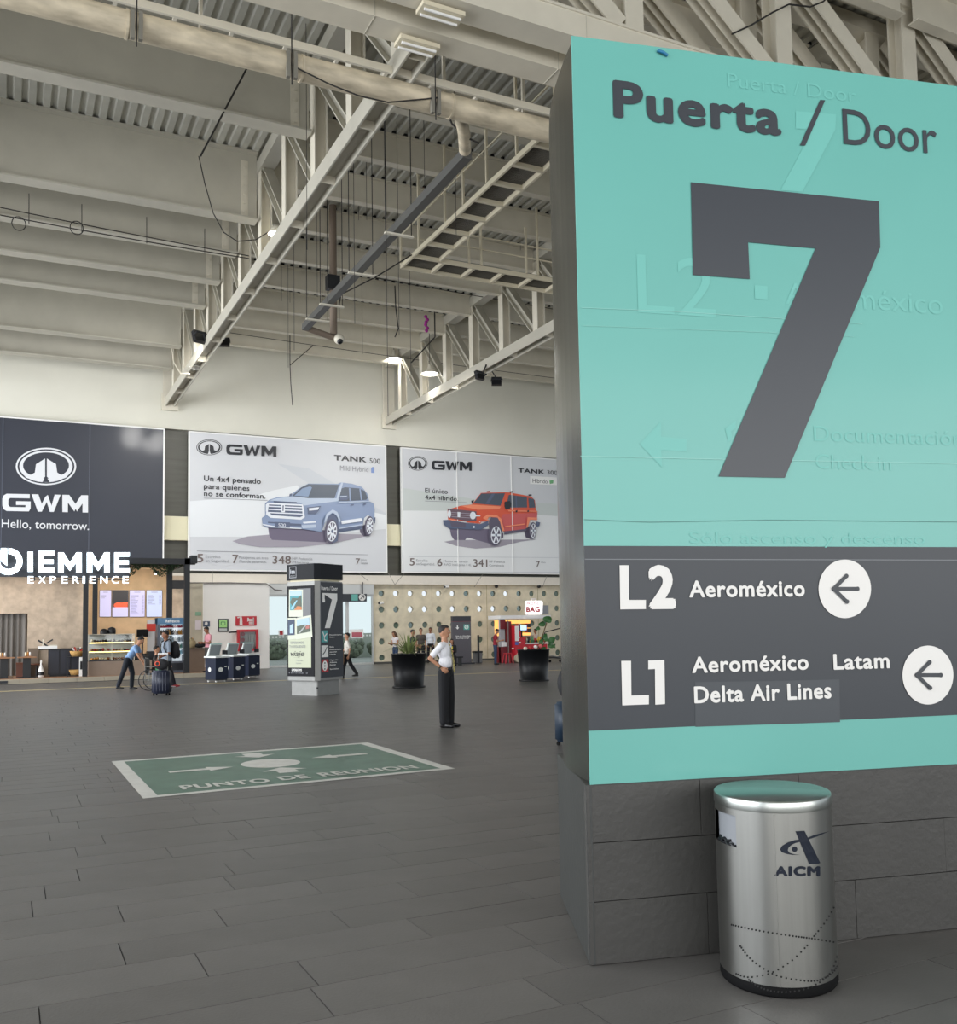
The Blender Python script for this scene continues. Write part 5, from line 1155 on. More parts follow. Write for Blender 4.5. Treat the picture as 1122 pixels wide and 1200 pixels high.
x = wl(26, 785, 38.9).x; t = thing('box_stool', 'reddish brown box stool behind the right café table', 'stool', (x, 38.95, ZP)); sl('box', (x-.2, 38.75, ZP), (x+.2, 39.15, ZP+.48), mat('seat_brown', '744a3c', .6), t); sl('cushion', (x-.21, 38.74, ZP+.48), (x+.21, 39.16, ZP+.54), mat('stool_leather', '7a4a35', .5), t)
bq = thing('banquette', 'grey brown upholstered wall bench between curtain and sideboard', 'bench', (wl(39, 775, 39.3).x, 39.3, ZP)); a0, a1 = wl(33, 775, 39.2).x, wl(45, 775, 39.2).x; sl('seat', (a0, 39.15, ZP), (a1, 39.55, ZP+.45), mat('banquette_fabric', '746659', .9), bq); sl('backrest', (a0, 39.45, ZP+.45), (a1, 39.58, ZP+1.05), mat('banquette_fabric', '746659', .9), bq)

# ------------------------------------------------------------------ fire point and signs on the white partition
def wbox(name, lab, cat, a, b, Y, dpt, m):
    p, q = wl(a[0], b[1], Y), wl(b[0], a[1], Y); t = thing(name, lab, cat, ((p.x+q.x)/2, Y, p.z)); mb = MB(); mb.box((p.x, Y-dpt, p.z), (q.x, Y, q.z)); mb.build('panel', m, t); return t, p, q
YP = 43.5; red = mat('fire_red', 'b3222e', .45); FP = Plane((0, YP-.03), (1, 0))
TP = (200, 680, 8.014)
t, p, q = wbox('fire_sign', 'red sign with white extinguisher and hose symbols above the hose box', 'sign', (276, 722), (300.7, 733.5), YP-.001, .03, red)
pr = Print(FP, .004); wv = L2x
pr.px([(650, 350), (672, 350), (676, 420), (648, 420)], wv, TP); pr.px([(655, 338), (668, 338), (668, 350), (655, 350)], wv, TP); pr.px([(625, 345), (655, 340), (655, 348), (630, 358)], wv, TP)
for k in range(4): pr.px([(735, 362+k*14), (782, 362+k*14), (782, 370+k*14), (735, 370+k*14)], wv, TP)
pr.px([(722, 352), (736, 352), (736, 380), (722, 390)], wv, TP); pr.px([(774, 350), (784, 350), (784, 416), (774, 416)], wv, TP); pr.done('pictogram', t)
p, q = wl(277.3, 763, YP), wl(301.7, 737.5, YP)
t = thing('fire_hose_cabinet', 'red framed glass fire hose cabinet on the white partition', 'hose cabinet', ((p.x+q.x)/2, YP, p.z)); w = .11
sl('back', (p.x, YP-.02, p.z), (q.x, YP-.001, q.z), mat('cabinet_inner', 'c2bcb8', .6), t)
for a, b in (((p.x, p.z), (p.x+w, q.z)), ((q.x-w, p.z), (q.x, q.z)), ((p.x+w, p.z), (q.x-w, p.z+w)), ((p.x+w, q.z-w), (q.x-w, q.z))): sl('frame', (a[0], YP-.2, a[1]), (b[0], YP-.02, b[1]), red, t)
sl('glass_front', (p.x+w, YP-.19, p.z+w), (q.x-w, YP-.185, q.z-w), cg, t)
hm = mat('canvas_hose', 'e4e0da', .8); mb = MB(); hx = (p.x+q.x)/2+.15
for k in range(6): mb.tube([(hx-.25+.09*k, YP-.1, q.z-w-.12), (hx-.25+.09*k, YP-.1, p.z+w+.08)], .035, 8)
mb.build('folded_hose', hm, t); mb = MB()
for k in range(3): mb.tube([(p.x+w+.15, YP-.12, p.z+w+.15+.25*k), (p.x+w+.15, YP-.06, p.z+w+.15+.25*k)], .09, 12)
mb.build('hose_coupling', red, t)
t, p, q = wbox('evacuation_sign', 'dark framed sign with a light green square on the white partition', 'sign', (255.3, 725), (267.8, 740.6), YP-.001, .03, slate)
pr = Print(FP, .004, .0006); pr.px([(457, 373), (530, 373), (530, 443), (457, 443)], mat('light_green_sign', '9fd184', .5), TP); pr.stroke([FP.px(TP[0]+x/TP[2], TP[1]+y/TP[2]) for x, y in ((475, 420), (475, 392), (512, 392), (512, 420), (480, 422))], .03, mat('sign_green_dark', '3f7a45', .5)); pr.px([(457, 452), (530, 452), (530, 474), (457, 474)], mat('sign_caption_grey', 'b9bcbc', .5), TP); pr.done('pictogram', t)
t, p, q = wbox('wall_sign', 'small navy and white pictogram sign at the edge of the partition', 'sign', (238, 728), (246, 734.5), YP-.001, .02, mat('sign_navy', '3c4a63', .5))
pr = Print(FP, .004); pr.px([(322, 395), (345, 390), (350, 410), (335, 425), (318, 418)], wv, TP); pr.done('pictogram', t)
p = wl(275, 741, 43.3); cm = thing('wall_camera', 'small dark camera arm left of the hose cabinet', 'camera', (p.x, YP, p.z)); mb = MB(); mb.bar((p.x-.25, 43.1, p.z), (p.x+.1, 43.45, p.z+.02), .07, .07); mb.build('arm', darksteel, cm)
# door header sign
YH = 43.95
hp0, hp1 = wl(405, 705, YH), wl(430, 696, YH); t = thing('door_header_sign', 'dark sign with teal square and white arrow circle above the glass doors', 'sign', (hp0.x, YH, hp0.z)); sl('panel', (hp0.x-1.0, YH, hp0.z), (hp1.x, YH+.12, hp1.z), slate, t)
for x in (hp0.x-.8, hp1.x-.2): sl('bracket', (x-.02, YH+.02, hp1.z), (x+.02, YH+.06, z_s1+.1), darksteel, t)
HPp = Plane((0, YH), (1, 0)); pr = Print(HPp, .004, .002); pr.px([(412, 696.5), (419.5, 696.5), (419.5, 703.8), (412, 703.8)], teal); pr.done('teal_square', t); pr = Print(HPp, .004, .002); pr.epx((424.7, 700), 4, 4, wv); pr.line([(422.6, 702), (426.6, 698)], .04, slate); pr.line([(423.6, 698), (426.6, 698), (426.6, 701)], .04, slate); pr.done('arrow_roundel', t)
t, p, q = wbox('door_poster', 'white framed poster with a pink red panel on the glass door', 'poster', (410.5, 737.5), (426, 748), 44.19, .02, white)
pr = Print(Plane((0, 44.16), (1, 0)), .01); pr.px([(412.5, 741), (424.5, 741), (424.5, 746.5), (412.5, 746.5)], mat('poster_rose', 'b7606c', .5)); pr.done('pink_panel', t)
t, p, q = wbox('door_poster', 'small red and white sticker on the left glass door', 'poster', (326.5, 738.5), (333, 745), 44.19, .01, white)
pr = Print(Plane((0, 44.17), (1, 0)), .01); pr.px([(328, 739.5), (331.5, 739.5), (331.5, 744), (328, 744)], red); pr.done('red_panel', t)
# small cameras on the concrete wall
for (x, y, lab) in ((446, 707, 'white security camera beside the doors, on the concrete wall'), (523, 688, 'white security camera at the top of the concrete wall'), (583, 687, 'dark dome camera at the top of the concrete wall'), (633, 687, 'dark dome camera above the red stall')):
    p = wl(x, y, 44.1); t = thing('security_camera', lab, 'camera', (p.x, 44.3, p.z)); mb = MB()
    if 'white' in lab:
        mb.tube([(p.x-.1, 44.0, p.z), (p.x+.14, 44.12, p.z+.03)], .07, 12); mb.build('body', white, t); mb = MB(); mb.bar((p.x+.05, 44.1, p.z+.05), (p.x+.05, 44.34, p.z+.1), .04, .04); mb.build('arm', darksteel, t); mb = MB(); mb.tube([(p.x-.13, 43.985, p.z), (p.x-.1, 44.0, p.z)], .05, 10); mb.build('lens', black, t)
    else:
        mb.ell((p.x, 44.2, p.z), (.1, .1, .1), 12, 8); mb.build('dome', black, t); mb = MB(); mb.lathe([(0, .1), (.12, .1), (.12, .06), (0, .06)], (p.x, 44.2, p.z), 14); mb.build('mount', steelw2, t)
# ------------------------------------------------------------------ advertising column
kc = Vector((7.27, 24.21, 0)); th = math.radians(57); e1 = Vector((-math.cos(th), math.sin(th), 0)); e2 = Vector((math.sin(th), math.cos(th), 0))
kio = thing('advertising_column', 'square steel advertising column with door 7 sign and travel poster', 'advertising column', kc)
kst = mat('kiosk_steel', '8b8b88', .5, metal=.6, noise=.04); kbl = mat('kiosk_black', '12151b', .45, spec=.15); kgl = mat('poster_black', '121318', .5, spec=.15)
def sq(h, ch):
    out = []
    for a, b in ((-1, -1), (1, -1), (1, 1), (-1, 1)):
        P = kc+e1*h*a+e2*h*b
        q1 = P-e2*ch*b if a*b > 0 else P-e1*ch*a; q2 = P-e1*ch*a if a*b > 0 else P-e2*ch*b
        out += [q1, q2] if (a*b > 0) else [q1, q2]
    return [(p.x, p.y) for p in out]
mb = MB(); mb.prism(sq(.44, .02)[::-1], 0, .39); mb.build('base', kst, kio)
mb = MB(); mb.prism(sq(.55, .10)[::-1], .39, 2.93); mb.build('column_body', kst, kio)
mb = MB(); mb.prism(sq(.50, .10)[::-1], 2.93, 2.98); mb.build('light_gap', mat('warm_trim', 'd8cfae', .5), kio)
mb = MB(); mb.prism(sq(.57, .12)[::-1], 2.98, 3.38); mb.build('cap', kbl, kio)
KL = Plane((kc-e2*.55+e1*.55)[:2], (-e1)[:2]); KR = Plane((kc-e1*.55-e2*.55)[:2], e2[:2])
def kpanel(pl, u0, u1, z0, z1, m, nm, off=.02):
    mb = MB(); P = [pl.P(u, z, o) for o in (off, 0) for u, z in ((u0, z0), (u1, z0), (u1, z1), (u0, z1))]; mb.add(P, [(0, 1, 2, 3), (7, 6, 5, 4), (0, 4, 5, 1), (1, 5, 6, 2), (2, 6, 7, 3), (3, 7, 4, 0)]); return mb.build(nm, m, kio)
kpanel(KL, .10, 1.0, .5, 2.82, kgl, 'poster_case'); kpanel(KR, .10, 1.0, .46, 2.9, slate, 'sign_panel')
sage = mat('poster_sage', 'c0c5ab', .5); pw = mat('poster_white', 'd2d6c4', .5)
pr = Print(KL, .023, .0012); U = lambda u0, z0, u1, z1, m: pr.uv([(u0, z0), (u1, z0), (u1, z1), (u0, z1)], m)
U(.14, .72, .90, 1.52, sage); U(.44, 2.0, .90, 2.75, mat('poster_grey_fade', '6e7072', .5))
pr.uv([(.16, 2.03), (.63, 2.02), (.64, 2.72), (.17, 2.74)], pw); pr.uv([(.12, 1.44), (.40, 1.46), (.40, 2.0), (.12, 2.0)], pw); pr.uv([(.40, 1.44), (.95, 1.50), (.91, 2.06), (.40, 1.99)], pw)
sea, skyc, land = mat('poster_sea', '2d8d94', .4), mat('poster_sky', 'a9c4cf', .4), mat('poster_land', '4f5a4a', .5)
U(.20, 2.2, .60, 2.70, sea); U(.20, 2.56, .60, 2.70, skyc); pr.uv([(.20, 2.4), (.28, 2.52), (.46, 2.5), (.58, 2.58), (.60, 2.3), (.45, 2.2), (.3, 2.3)], land); pr.uv([(.33, 2.2), (.6, 2.2), (.6, 2.28), (.45, 2.3)], mat('poster_orange', 'c77a42', .5))
pr.uv([(.22, 2.24), (.42, 2.45), (.46, 2.45), (.30, 2.22)], mat('poster_pool', '8fc4d8', .5))
pr.uv([(.13, 1.55), (.36, 1.56), (.36, 1.96), (.13, 1.96)], mat('poster_navy', '2b3c59', .5)); pr.uv([(.2, 1.6), (.3, 1.6), (.3, 1.85), (.2, 1.8)], skyc)
pr.uv([(.44, 1.58), (.89, 1.64), (.86, 2.0), (.44, 1.95)], skyc); pr.uv([(.44, 1.58), (.89, 1.64), (.88, 1.80), (.7, 1.82), (.44, 1.78)], land); pr.uv([(.48, 1.6), (.56, 1.61), (.76, 1.8), (.72, 1.8)], mat('poster_path', 'a8adac', .5)); pr.uv([(.74, 1.7), (.86, 1.72), (.86, 1.8), (.74, 1.78)], mat('poster_rose2', 'b06a62', .5))
pr.done('printed_poster', kio)
pr = Print(KL, .034, .0006); pi_ = mat('poster_ink', '22262a', .5)
pr.text('ESPERAMOS', .22, .66, 1.33, .06, ing, .0); pr.text('TU SIGUIENTE', .18, .72, 1.23, .06, ing, 0); pr.text('viaje', .19, .66, 1.02, .13, pi_, .0, italic=.25)
U(.30, .98, .5, .985, sage)
pr.text('Planea tu viaje', .40, .62, .89, .035, ing, 0); pr.text('Síguenos', .40, .58, .82, .035, ing, 0); pr.text('SUPERBOOMS', .26, .60, .63, .06, whitem, .03)
pr.text('Terminal 2', .14, .80, .57, .03, ing, 0); pr.done('poster_lettering', kio)
pr = Print(Plane((kc-e2*.57+e1*.57)[:2], (-e1)[:2]), .006, .001)
for a, b, c, d in ((.2, 3.03, .22, 3.33), (.42, 3.03, .44, 3.33), (.2, 3.03, .44, 3.05), (.2, 3.31, .44, 3.33)): U(a, b, c, d, ing)
pr.text('isa', .235, .40, 3.14, .12, ing2, .03); pr.text('corporativo', .24, .40, 3.075, .03, ing2, .0); pr.done('cap_logo', kio)
pr = Print(KR, .024, .001)
pr.text('Puerta / Door', .12, .78, 2.70, .1, whitem, .03)
pr.uv([(.16, 2.62), (.76, 2.62), (.76, 2.46), (.46, 1.72), (.25, 1.72), (.54, 2.45), (.54, 2.46)], whitem); pr.uv([(.16, 2.46), (.26, 2.38), (.26, 2.46)], whitem); pr.uv([(.16, 2.62), (.16, 2.38), (.25, 2.38), (.25, 2.62)], whitem)
U(.11, 1.36, .36, 1.66, mat('kiosk_teal', '4fa8a8', .4)); U(.11, .98, .38, 1.28, whitem); U(.11, .60, .38, .92, red)
pr.uv([(.24+.10*math.cos(a*PI/10), .76+.13*math.sin(a*PI/10)) for a in range(20)], whitem)
for k in range(3): pr.uv([(.235+.025*math.cos(a*PI/4), .68+.075*k+.022*math.sin(a*PI/4)) for a in range(8)], pi_)
pr.stroke([(.16, 1.62), (.22, 1.5), (.32, 1.58)], .03, whitem); pr.stroke([(.22, 1.5), (.22, 1.42), (.30, 1.40)], .03, whitem); pr.stroke([(.16, 1.05), (.24, 1.12), (.32, 1.24)], .025, slate)
for s, z, u in (('Documentación', 1.53, .92), ('Check in', 1.47, .62), ('Sala', 1.22, .6), ('Documentación', 1.15, .9), ('nacional', 1.09, .7), ('Llegada', 1.03, .66), ('Migración', .88, .74), ('Aduana', .82, .70), ('Equipaje', .76, .66), ('Servicios', .65, .76)):
    pr.text(s, .42, u, z, .032, whitem, .03)
pr.done('sign_lettering', kio)
mb = MB(); pp_ = kc-e1*.43-e2*.44; mb.box((pp_.x-.02, pp_.y-.03, .17), (pp_.x+.02, pp_.y, .22)); mb.build('lock', darksteel, kio)

# ------------------------------------------------------------------ totem, grey bin
tp = wl(542, 778, 41.0); TY = 40.6
t0x, t1x = wl(531, 760, TY).x, wl(552.5, 760, TY).x; tz = wl(542, 722, TY).z; z2 = wl(542, 728.5, TY).z
tot = thing('information_totem', 'dark grey totem with a down arrow and teal icon', 'totem', ((t0x+t1x)/2, TY, 0)); tg_ = mat('totem_grey', '57545a', .5); sl('body', (t0x, TY, 0.02), (t1x, TY+.18, z2), tg_, tot); sl('head', (t0x, TY-.01, z2+.02), (t1x, TY+.19, tz), mat('totem_head', '33333a', .4), tot); sl('red_line', (t0x, TY-.005, z2), (t1x, TY+.18, z2+.02), mat('totem_red', '7c3a46', .5), tot); sl('base', (t0x-.06, TY-.12, 0), (t1x+.12, TY+.3, .06), darksteel, tot)
TT = (530, 680, 8.014); pr = Print(Plane((0, TY), (1, 0)), .006, .001)
pr.px([(45, 425), (55, 425), (55, 445), (67, 442), (51, 463), (33, 442), (45, 445)], whitem, TT); pr.px([(108, 415), (162, 415), (162, 465), (108, 465)], mat('totem_teal', '5aa89c', .5), TT); pr.epx((135, 440), 19, 19, whitem, TT, 18); pr.epx((135, 440), 13, 13, mat('totem_teal', '5aa89c', .5), TT, 18); pr.line([(126, 442), (144, 436)], .03, whitem, TT)
pr.tpx('Sala de Abordaje', (35, 528), (172, 528), 517, whitem, .03, TT); pr.tpx('Boarding Lounge', (38, 548), (160, 548), 538, whitem, .03, TT); pr.done('totem_lettering', tot)
p = wl(561.5, 776, 41.2); gb = thing('grey_bin', 'small grey waste bin beside the totem', 'waste bin', (p.x, 41.2, 0)); gz = wl(561, 763, 41.2).z; w_ = (wl(565, 770, 41.2).x-wl(557, 770, 41.2).x)/2
mb = MB(); mb.prism([(p.x-w_, 41.2), (p.x+w_, 41.2), (p.x+w_, 41.5), (p.x-w_, 41.5)], 0.002, gz-.08); mb.build('body', mat('bin_grey', '77787a', .5), gb); sl('rim', (p.x-w_-.02, 41.18, gz-.08), (p.x+w_+.02, 41.52, gz), darksteel, gb)
p = wl(557.2, 770, 41.4); mb = MB(); mb.box((p.x-.05, 41.0, .03), (p.x+.04, 41.04, 1.35)); mb.box((p.x-.12, 40.92, 0.002), (p.x+.1, 41.12, .03)); tag(mb.build('thin_post', darksteel), 'thin dark stand between the totem and the grey bin', 'stand')

# ------------------------------------------------------------------ planters
potm = mat('black_planter', '131417', .45, spec=.3); soil = mat('planter_soil', '2b231c', .95, noise=.3, nscale=20); gravel = mat('planter_gravel', '7d7a72', .9, noise=.3, nscale=30)
leafm = mat('palm_leaf', '7d8c52', .6, noise=.2, nscale=4); leafd = mat('rubber_leaf', '3f6e3c', .35, noise=.15, nscale=4); stemm = mat('plant_stem', '6d5a3c', .8)
def planter(name, lab, x, y, rt, rb, h):
    t = thing(name, lab, 'planter', (x, y, 0)); mb = MB(); mb.lathe([(0, 0), (rb+.05, 0), (rb+.05, .04), (rb, .05), (rt, h-.02), (rt+.02, h-.02), (rt+.02, h), (rt-.03, h), (rt-.04, h-.07), (0, h-.07)], (x, y, 0.001), 40); mb.build('pot', potm, t)
    mb = MB(); mb.lathe([(rt-.045, h-.06), (rt*.5, h-.03), (0, h-.03)], (x, y, 0), 30); mb.build('soil', gravel, t); return t
x1, y1 = 10.35, 25.3
pt1 = planter('potted_palm', 'black tapered planter with an arching grassy palm', x1, y1, .49, .42, .97)
rl = random.Random(3)
def blade(base, d, L, w, droop, m, par, n=6, nm='leaf'):
    mb = MB(); d = Vector(d).normalized(); side = d.cross(Vector((0, 0, 1))).normalized(); vs = []
    for i in range(n+1):
        f = i/n; P = Vector(base)+d*L*f-Vector((0, 0, droop*f*f*L)); ww = w*math.sin(PI*min(.98, .12+.88*f))*.5
        vs += [P-side*ww, P+side*ww+Vector((0, 0, .002)), P+Vector((0, 0, -.004))]
    fs = []
    for i in range(n): a = 3*i; fs += [(a, a+2, a+5, a+3), (a+2, a+1, a+4, a+5)]
    mb.add(vs, fs, 0, True); return mb.build(nm, m, par)
for k in range(80):
    a = rl.uniform(0, 2*PI); el = rl.uniform(.5, 1.45); r = rl.uniform(0, .12)
    blade((x1-.02+r*math.cos(a), y1+r*math.sin(a), .93), (math.cos(a)*math.cos(el), math.sin(a)*math.cos(el), math.sin(el)), rl.uniform(.5, .98), .035, rl.uniform(.1, .55), leafm, pt1)
for k in range(5): mb = MB(); a = k*1.3; mb.tube([(x1+.05*math.cos(a), y1+.05*math.sin(a), .92), (x1+.09*math.cos(a), y1+.09*math.sin(a), 1.25)], .012, 6); mb.build('stem', stemm, pt1)
for k in range(9):   # pale pebbles and trailing bits at the rim
    a = PI+k*.35+.2; mb = MB(); mb.ell((x1+.42*math.cos(a), y1+.42*math.sin(a), .955), (.05, .05, .03), 8, 6); mb.build('pebble', gravel, pt1)
x2, y2 = 14.75, 25.8
pt2 = planter('potted_rubber_plant', 'black tapered planter with broad glossy leaves, nearest the sign', x2, y2, .50, .42, .97)
def bigleaf(px_, py_, w, h, ang, par):
    c = wl(px_, py_, y2-.05); mb = MB(); n = 12; vs = [c+Vector((0, .02, 0))]
    for k in range(n):
        a = 2*PI*k/n; u = w*math.cos(a); v = h*math.sin(a); vs.append(c+Vector((u*math.cos(ang)-v*math.sin(ang), .05*math.cos(2*a), u*math.sin(ang)+v*math.cos(ang))))
    mb.add(vs, [(0, 1+k, 1+(k+1) % n) for k in range(n)], 0, True); return mb.build('leaf', leafd, par)
for q in ((642.5, 726, .17, .11, -.2), (636, 731, .12, .09, .3), (647, 751, .12, .14, -.6), (640, 747, .09, .13, .2), (646, 756, .1, .1, .4), (635, 752, .07, .1, 0), (638, 760, .09, .06, 0), (631, 736, .08, .06, .5), (650, 757, .06, .07, 0)): bigleaf(*q, pt2)
for pts in (((630, 761), (636, 745), (641, 730)), ((634, 761), (640, 750), (646, 752)), ((632, 761), (639, 741), (650, 738), (662, 735))):
    mb = MB(); mb.tube([wl(*p, y2) for p in pts], .018, 6); mb.build('stem', stemm if len(pts) == 3 else black, pt2)
for (a, b, c) in ((622, 759, 'b5302e'), (628, 758, 'e8e2dc'), (616, 760, 'd9cdbb'), (634, 757, 'd46a6a')):
    p = wl(a, b, y2-.1); mb = MB(); mb.ell(p, (.07, .06, .06), 8, 6); mb.build('flower', mat('flower_'+c, c, .7), pt2)

# ------------------------------------------------------------------ self-service check-in kiosks
navyk = mat('kiosk_navy', '0c1932', .4, spec=.3); kwh = mat('kiosk_white', 'dfe3e0', .4); ksc = mat('kiosk_screen_grey', '7e8588', .3, emit=.05)
def checkin(x, y, rz, lab):
    t = thing('checkin_kiosk', lab, 'check-in kiosk', (x, y, 0), rz)
    def B(nm, a, b, m, R=None): mb = MB(); mb.box(a, b); return mb.build(nm, m, t, world=False)
    B('cabinet', (-.24, -.36, .1), (.24, .3, .80), navyk); B('plinth', (-.22, -.33, .06), (.22, .28, .1), darksteel)
    mb = MB(); mb.prism([(-.27, -.42), (.27, -.42), (.27, .34), (-.27, .34)], .82, .87); mb.build('worktop', kwh, t, world=False); B('shadow_gap', (-.22, -.34, .8), (.22, .28, .82), black)
    mb = MB(); mb.bar((0, .18, .87), (0, .02, 1.27), .44, .04, up=(0, 1, 0)); mb.build('screen_housing', kwh, t, world=False)
    mb = MB(); mb.bar((0, .135, .90), (0, -.005, 1.24), .38, .01, up=(0, 1, 0)); mb.build('screen', ksc, t, world=False)
    mb = MB(); mb.bar((0, .30, .87), (0, .03, 1.27), .40, .03, up=(0, 1, 0)); mb.build('rear_support', kwh, t, world=False)
    B('teal_cap', (-.2, -.02, 1.27), (.2, .06, 1.285), mat('mint_trim', '8fd8cf', .4)); B('reader', (.24, -.12, .92), (.36, .02, 1.06), black)
    for s in (-1, 1):
        for q in (-.26, .22): mb = MB(); mb.tube([(s*.16-.02, q, .031), (s*.16+.02, q, .031)], .03, 10); mb.build('caster', white, t, world=False)
    pr = MB(); n = 16; pr.add([(-.05+.09*math.cos(2*PI*k/n), -.362, .42+.075*math.sin(2*PI*k/n)) for k in range(n)], [tuple(range(n))]); pr.box((.1, -.363, .5), (.18, -.361, .53)); pr.build('badge', kwh, t, world=False)
    pr = MB(); pr.add([(-.242, .02+.09*math.cos(2*PI*k/n), .42+.075*math.sin(2*PI*k/n)) for k in range(n)], [tuple(range(n))]); pr.build('side_badge', kwh, t, world=False)
    return t
k1 = checkin(6.42, 32.9, math.radians(20), 'navy check-in kiosk with tilted screen, nearest of three')
dup(k1, (7.22, 33.9, 0), math.radians(20), 'navy check-in kiosk in the middle of the three'); dup(k1, (8.05, 35.2, 0), math.radians(20), 'navy check-in kiosk farthest right, nearest the hose cabinet')

# ------------------------------------------------------------------ bag wrapping stall
SY_ = 40.2
def X_(x, y=740, Y=SY_): return wl(x, y, Y).x
def Z_(y, x=610, Y=SY_): return wl(x, y, Y).z
stl = thing('bag_stall', 'red and white luggage wrapping stall with lit sign board', 'stall', (X_(615), SY_, 0)); sred = mat('stall_red', 'c3202f', .45); smar = mat('stall_maroon', '6f1722', .5); swarm = mat('stall_lit_panel', 'e9a95a', .5, emit=.9); swh = mat('stall_white', 'e4e2e0', .5)
sl('canopy', (X_(587), SY_, Z_(725)), (X_(646), SY_+1.3, Z_(721)), swh, stl); sl('back_panel', (X_(594), SY_+1.2, Z_(745)), (X_(636), SY_+1.25, Z_(726)), swarm, stl); sl('back_red_wall', (X_(594), SY_+1.2, 0), (X_(645), SY_+1.25, Z_(745)), mat('stall_back', 'b9a79c', .6), stl)
sl('left_column', (X_(587.5), SY_+.1, 0), (X_(593), SY_+.25, Z_(725)), mat('stall_grey', 'a5a3a6', .4), stl); sl('maroon_sign', (X_(587.5), SY_+.05, Z_(737)), (X_(593.5), SY_+.1, Z_(726)), smar, stl); sl('maroon_counter', (X_(587.5), SY_-.05, .002), (X_(594.5), SY_+.5, Z_(757.5)), smar, stl)
sl('printer', (X_(589), SY_-.02, Z_(757)), (X_(593.5), SY_+.4, Z_(752)), swh, stl)
sl('tall_maroon_post', (X_(594.5), SY_-.1, 0), (X_(598.5), SY_+.3, Z_(728)), smar, stl); sl('steel_mast', (X_(594), SY_-.15, 0), (X_(594.6), SY_-.1, Z_(727)), kst, stl)
wm = thing('wrapping_machine', 'tall red bag wrapping machine with screen and white instruction panel', 'machine', (X_(604), SY_-.3, 0))
sl('body', (X_(598.6), SY_-.4, .12), (X_(606), SY_+.25, Z_(733)), sred, wm); sl('white_panel', (X_(599), SY_-.42, Z_(751)), (X_(603.5), SY_-.4, Z_(733.5)), swh, wm); sl('blue_patch', (X_(599), SY_-.43, Z_(755.5)), (X_(602.5), SY_-.4, Z_(752)), mat('stall_blue', '4a62a8', .5), wm); sl('monitor', (X_(604.5), SY_-.45, Z_(739)), (X_(612.5), SY_-.38, Z_(732)), darksteel, wm); sl('monitor_screen', (X_(605), SY_-.46, Z_(738.5)), (X_(612), SY_-.45, Z_(732.6)), mat('stall_screen', '9fc4e4', .3, emit=.9), wm); sl('monitor_arm', (X_(607), SY_-.38, 1.2), (X_(608), SY_-.3, Z_(739)), darksteel, wm); sl('lower_body', (X_(606), SY_-.35, .05), (X_(611.5), SY_+.2, Z_(746)), sred, wm)
for (a, b) in ((602, 760), (609, 747), (610, 753), (608, 766)): p = wl(a, b, SY_-.45); mb = MB(); mb.box((p.x-.04, SY_-.42, p.z-.03), (p.x+.04, SY_-.36, p.z+.03)); mb.build('sticker', white, wm)
mb = MB(); mb.tube([(X_(602), SY_-.5, .22), (X_(602), SY_-.35, .22)], .2, 18); mb.build('film_roll', mat('stall_roll', 'c9bfa5', .6), wm)
ct = thing('stall_counter', 'red counter with snacks and goods in front of the lit stall panel', 'counter', (X_(620), SY_, 0)); sl('front', (X_(613), SY_-.1, 0), (X_(640), SY_+.4, Z_(755)), sred, ct); sl('top', (X_(612.5), SY_-.13, Z_(755)), (X_(640.5), SY_+.43, Z_(753.5)), swh, ct)
rg = random.Random(9); gc = ['d8a23a', 'b93232', 'e7e1d3', '5f9a6a', '3b3b3d', 'e0c04a', 'c9654a']
for i in range(20):
    x = X_(613.5)+i*(X_(639)-X_(613.5))/19; c = rg.choice(gc); h = rg.uniform(.1, .32); mb = MB(); mb.box((x-.05, SY_+.02, Z_(753.5)+.001), (x+.05, SY_+.1, Z_(753.5)+h)); tag(mb.build('goods_packet', mat('goods_'+c, c, .5)), 'small coloured packet on the red stall counter', 'packet', 'goods on the red stall counter')
for i in range(14):
    x = X_(612)+(i % 7)*(X_(634)-X_(612))/6; z = Z_(733+(i//7)*6); c = gc[(i*3) % 7]; mb = MB(); mb.box((x-.09, SY_+1.14, z-.11), (x+.09, SY_+1.2, z+.1)); tag(mb.build('hanging_packet', mat('goods_'+c, c, .5)), 'small coloured packet hanging on the lit stall panel', 'packet', 'goods on the lit stall panel')
s_ = thing('bag_sign', 'white suitcase shaped sign board in red lettering above the stall', 'sign', (X_(624.5), SY_-.1, Z_(721)))
mb = MB(); a, b, c, d = X_(615), X_(635), Z_(720.5), Z_(704); r = .1; poly = []
for (cx_, cz_, a0) in ((b-r, d-r, 0), (a+r+.03, d-r, PI/2), (a+r, c+r, PI), (b-r-.03, c+r, 1.5*PI)):
    poly += [(cx_+r*math.cos(a0+k*PI/8), cz_+r*math.sin(a0+k*PI/8)) for k in range(5)]
n = len(poly); mb.add([(x, SY_-.18, z) for x, z in poly]+[(x, SY_-.05, z) for x, z in poly], [tuple(range(n)), tuple(range(n, 2*n))[::-1]]+[(i, i+n, (i+1) % n+n, (i+1) % n) for i in range(n)]); mb.build('board', mat('lit_sign_white', 'f4f0f0', .4, emit=.55), s_)
mb = MB(); mb.tube([(X_(622.5), SY_-.12, d), (X_(622.5), SY_-.12, Z_(702)), (X_(627), SY_-.12, Z_(702)), (X_(627), SY_-.12, d)], .03, 8); mb.build('carry_handle', mat('handle_white', 'eadedb', .5), s_)
SBp = Plane((0, SY_-.18), (1, 0)); sr = mat('sign_red_ink', 'c02438', .5); pr = Print(SBp, .005); pr.tpx('BAG', (617, 717.2), (633, 717.4), 711, sr, .05); pr.tpx('PROTEC', (617.5, 709), (632.5, 709), 706, mat('sign_pink_ink', 'd07a84', .5), .01); pr.done('sign_lettering', s_)
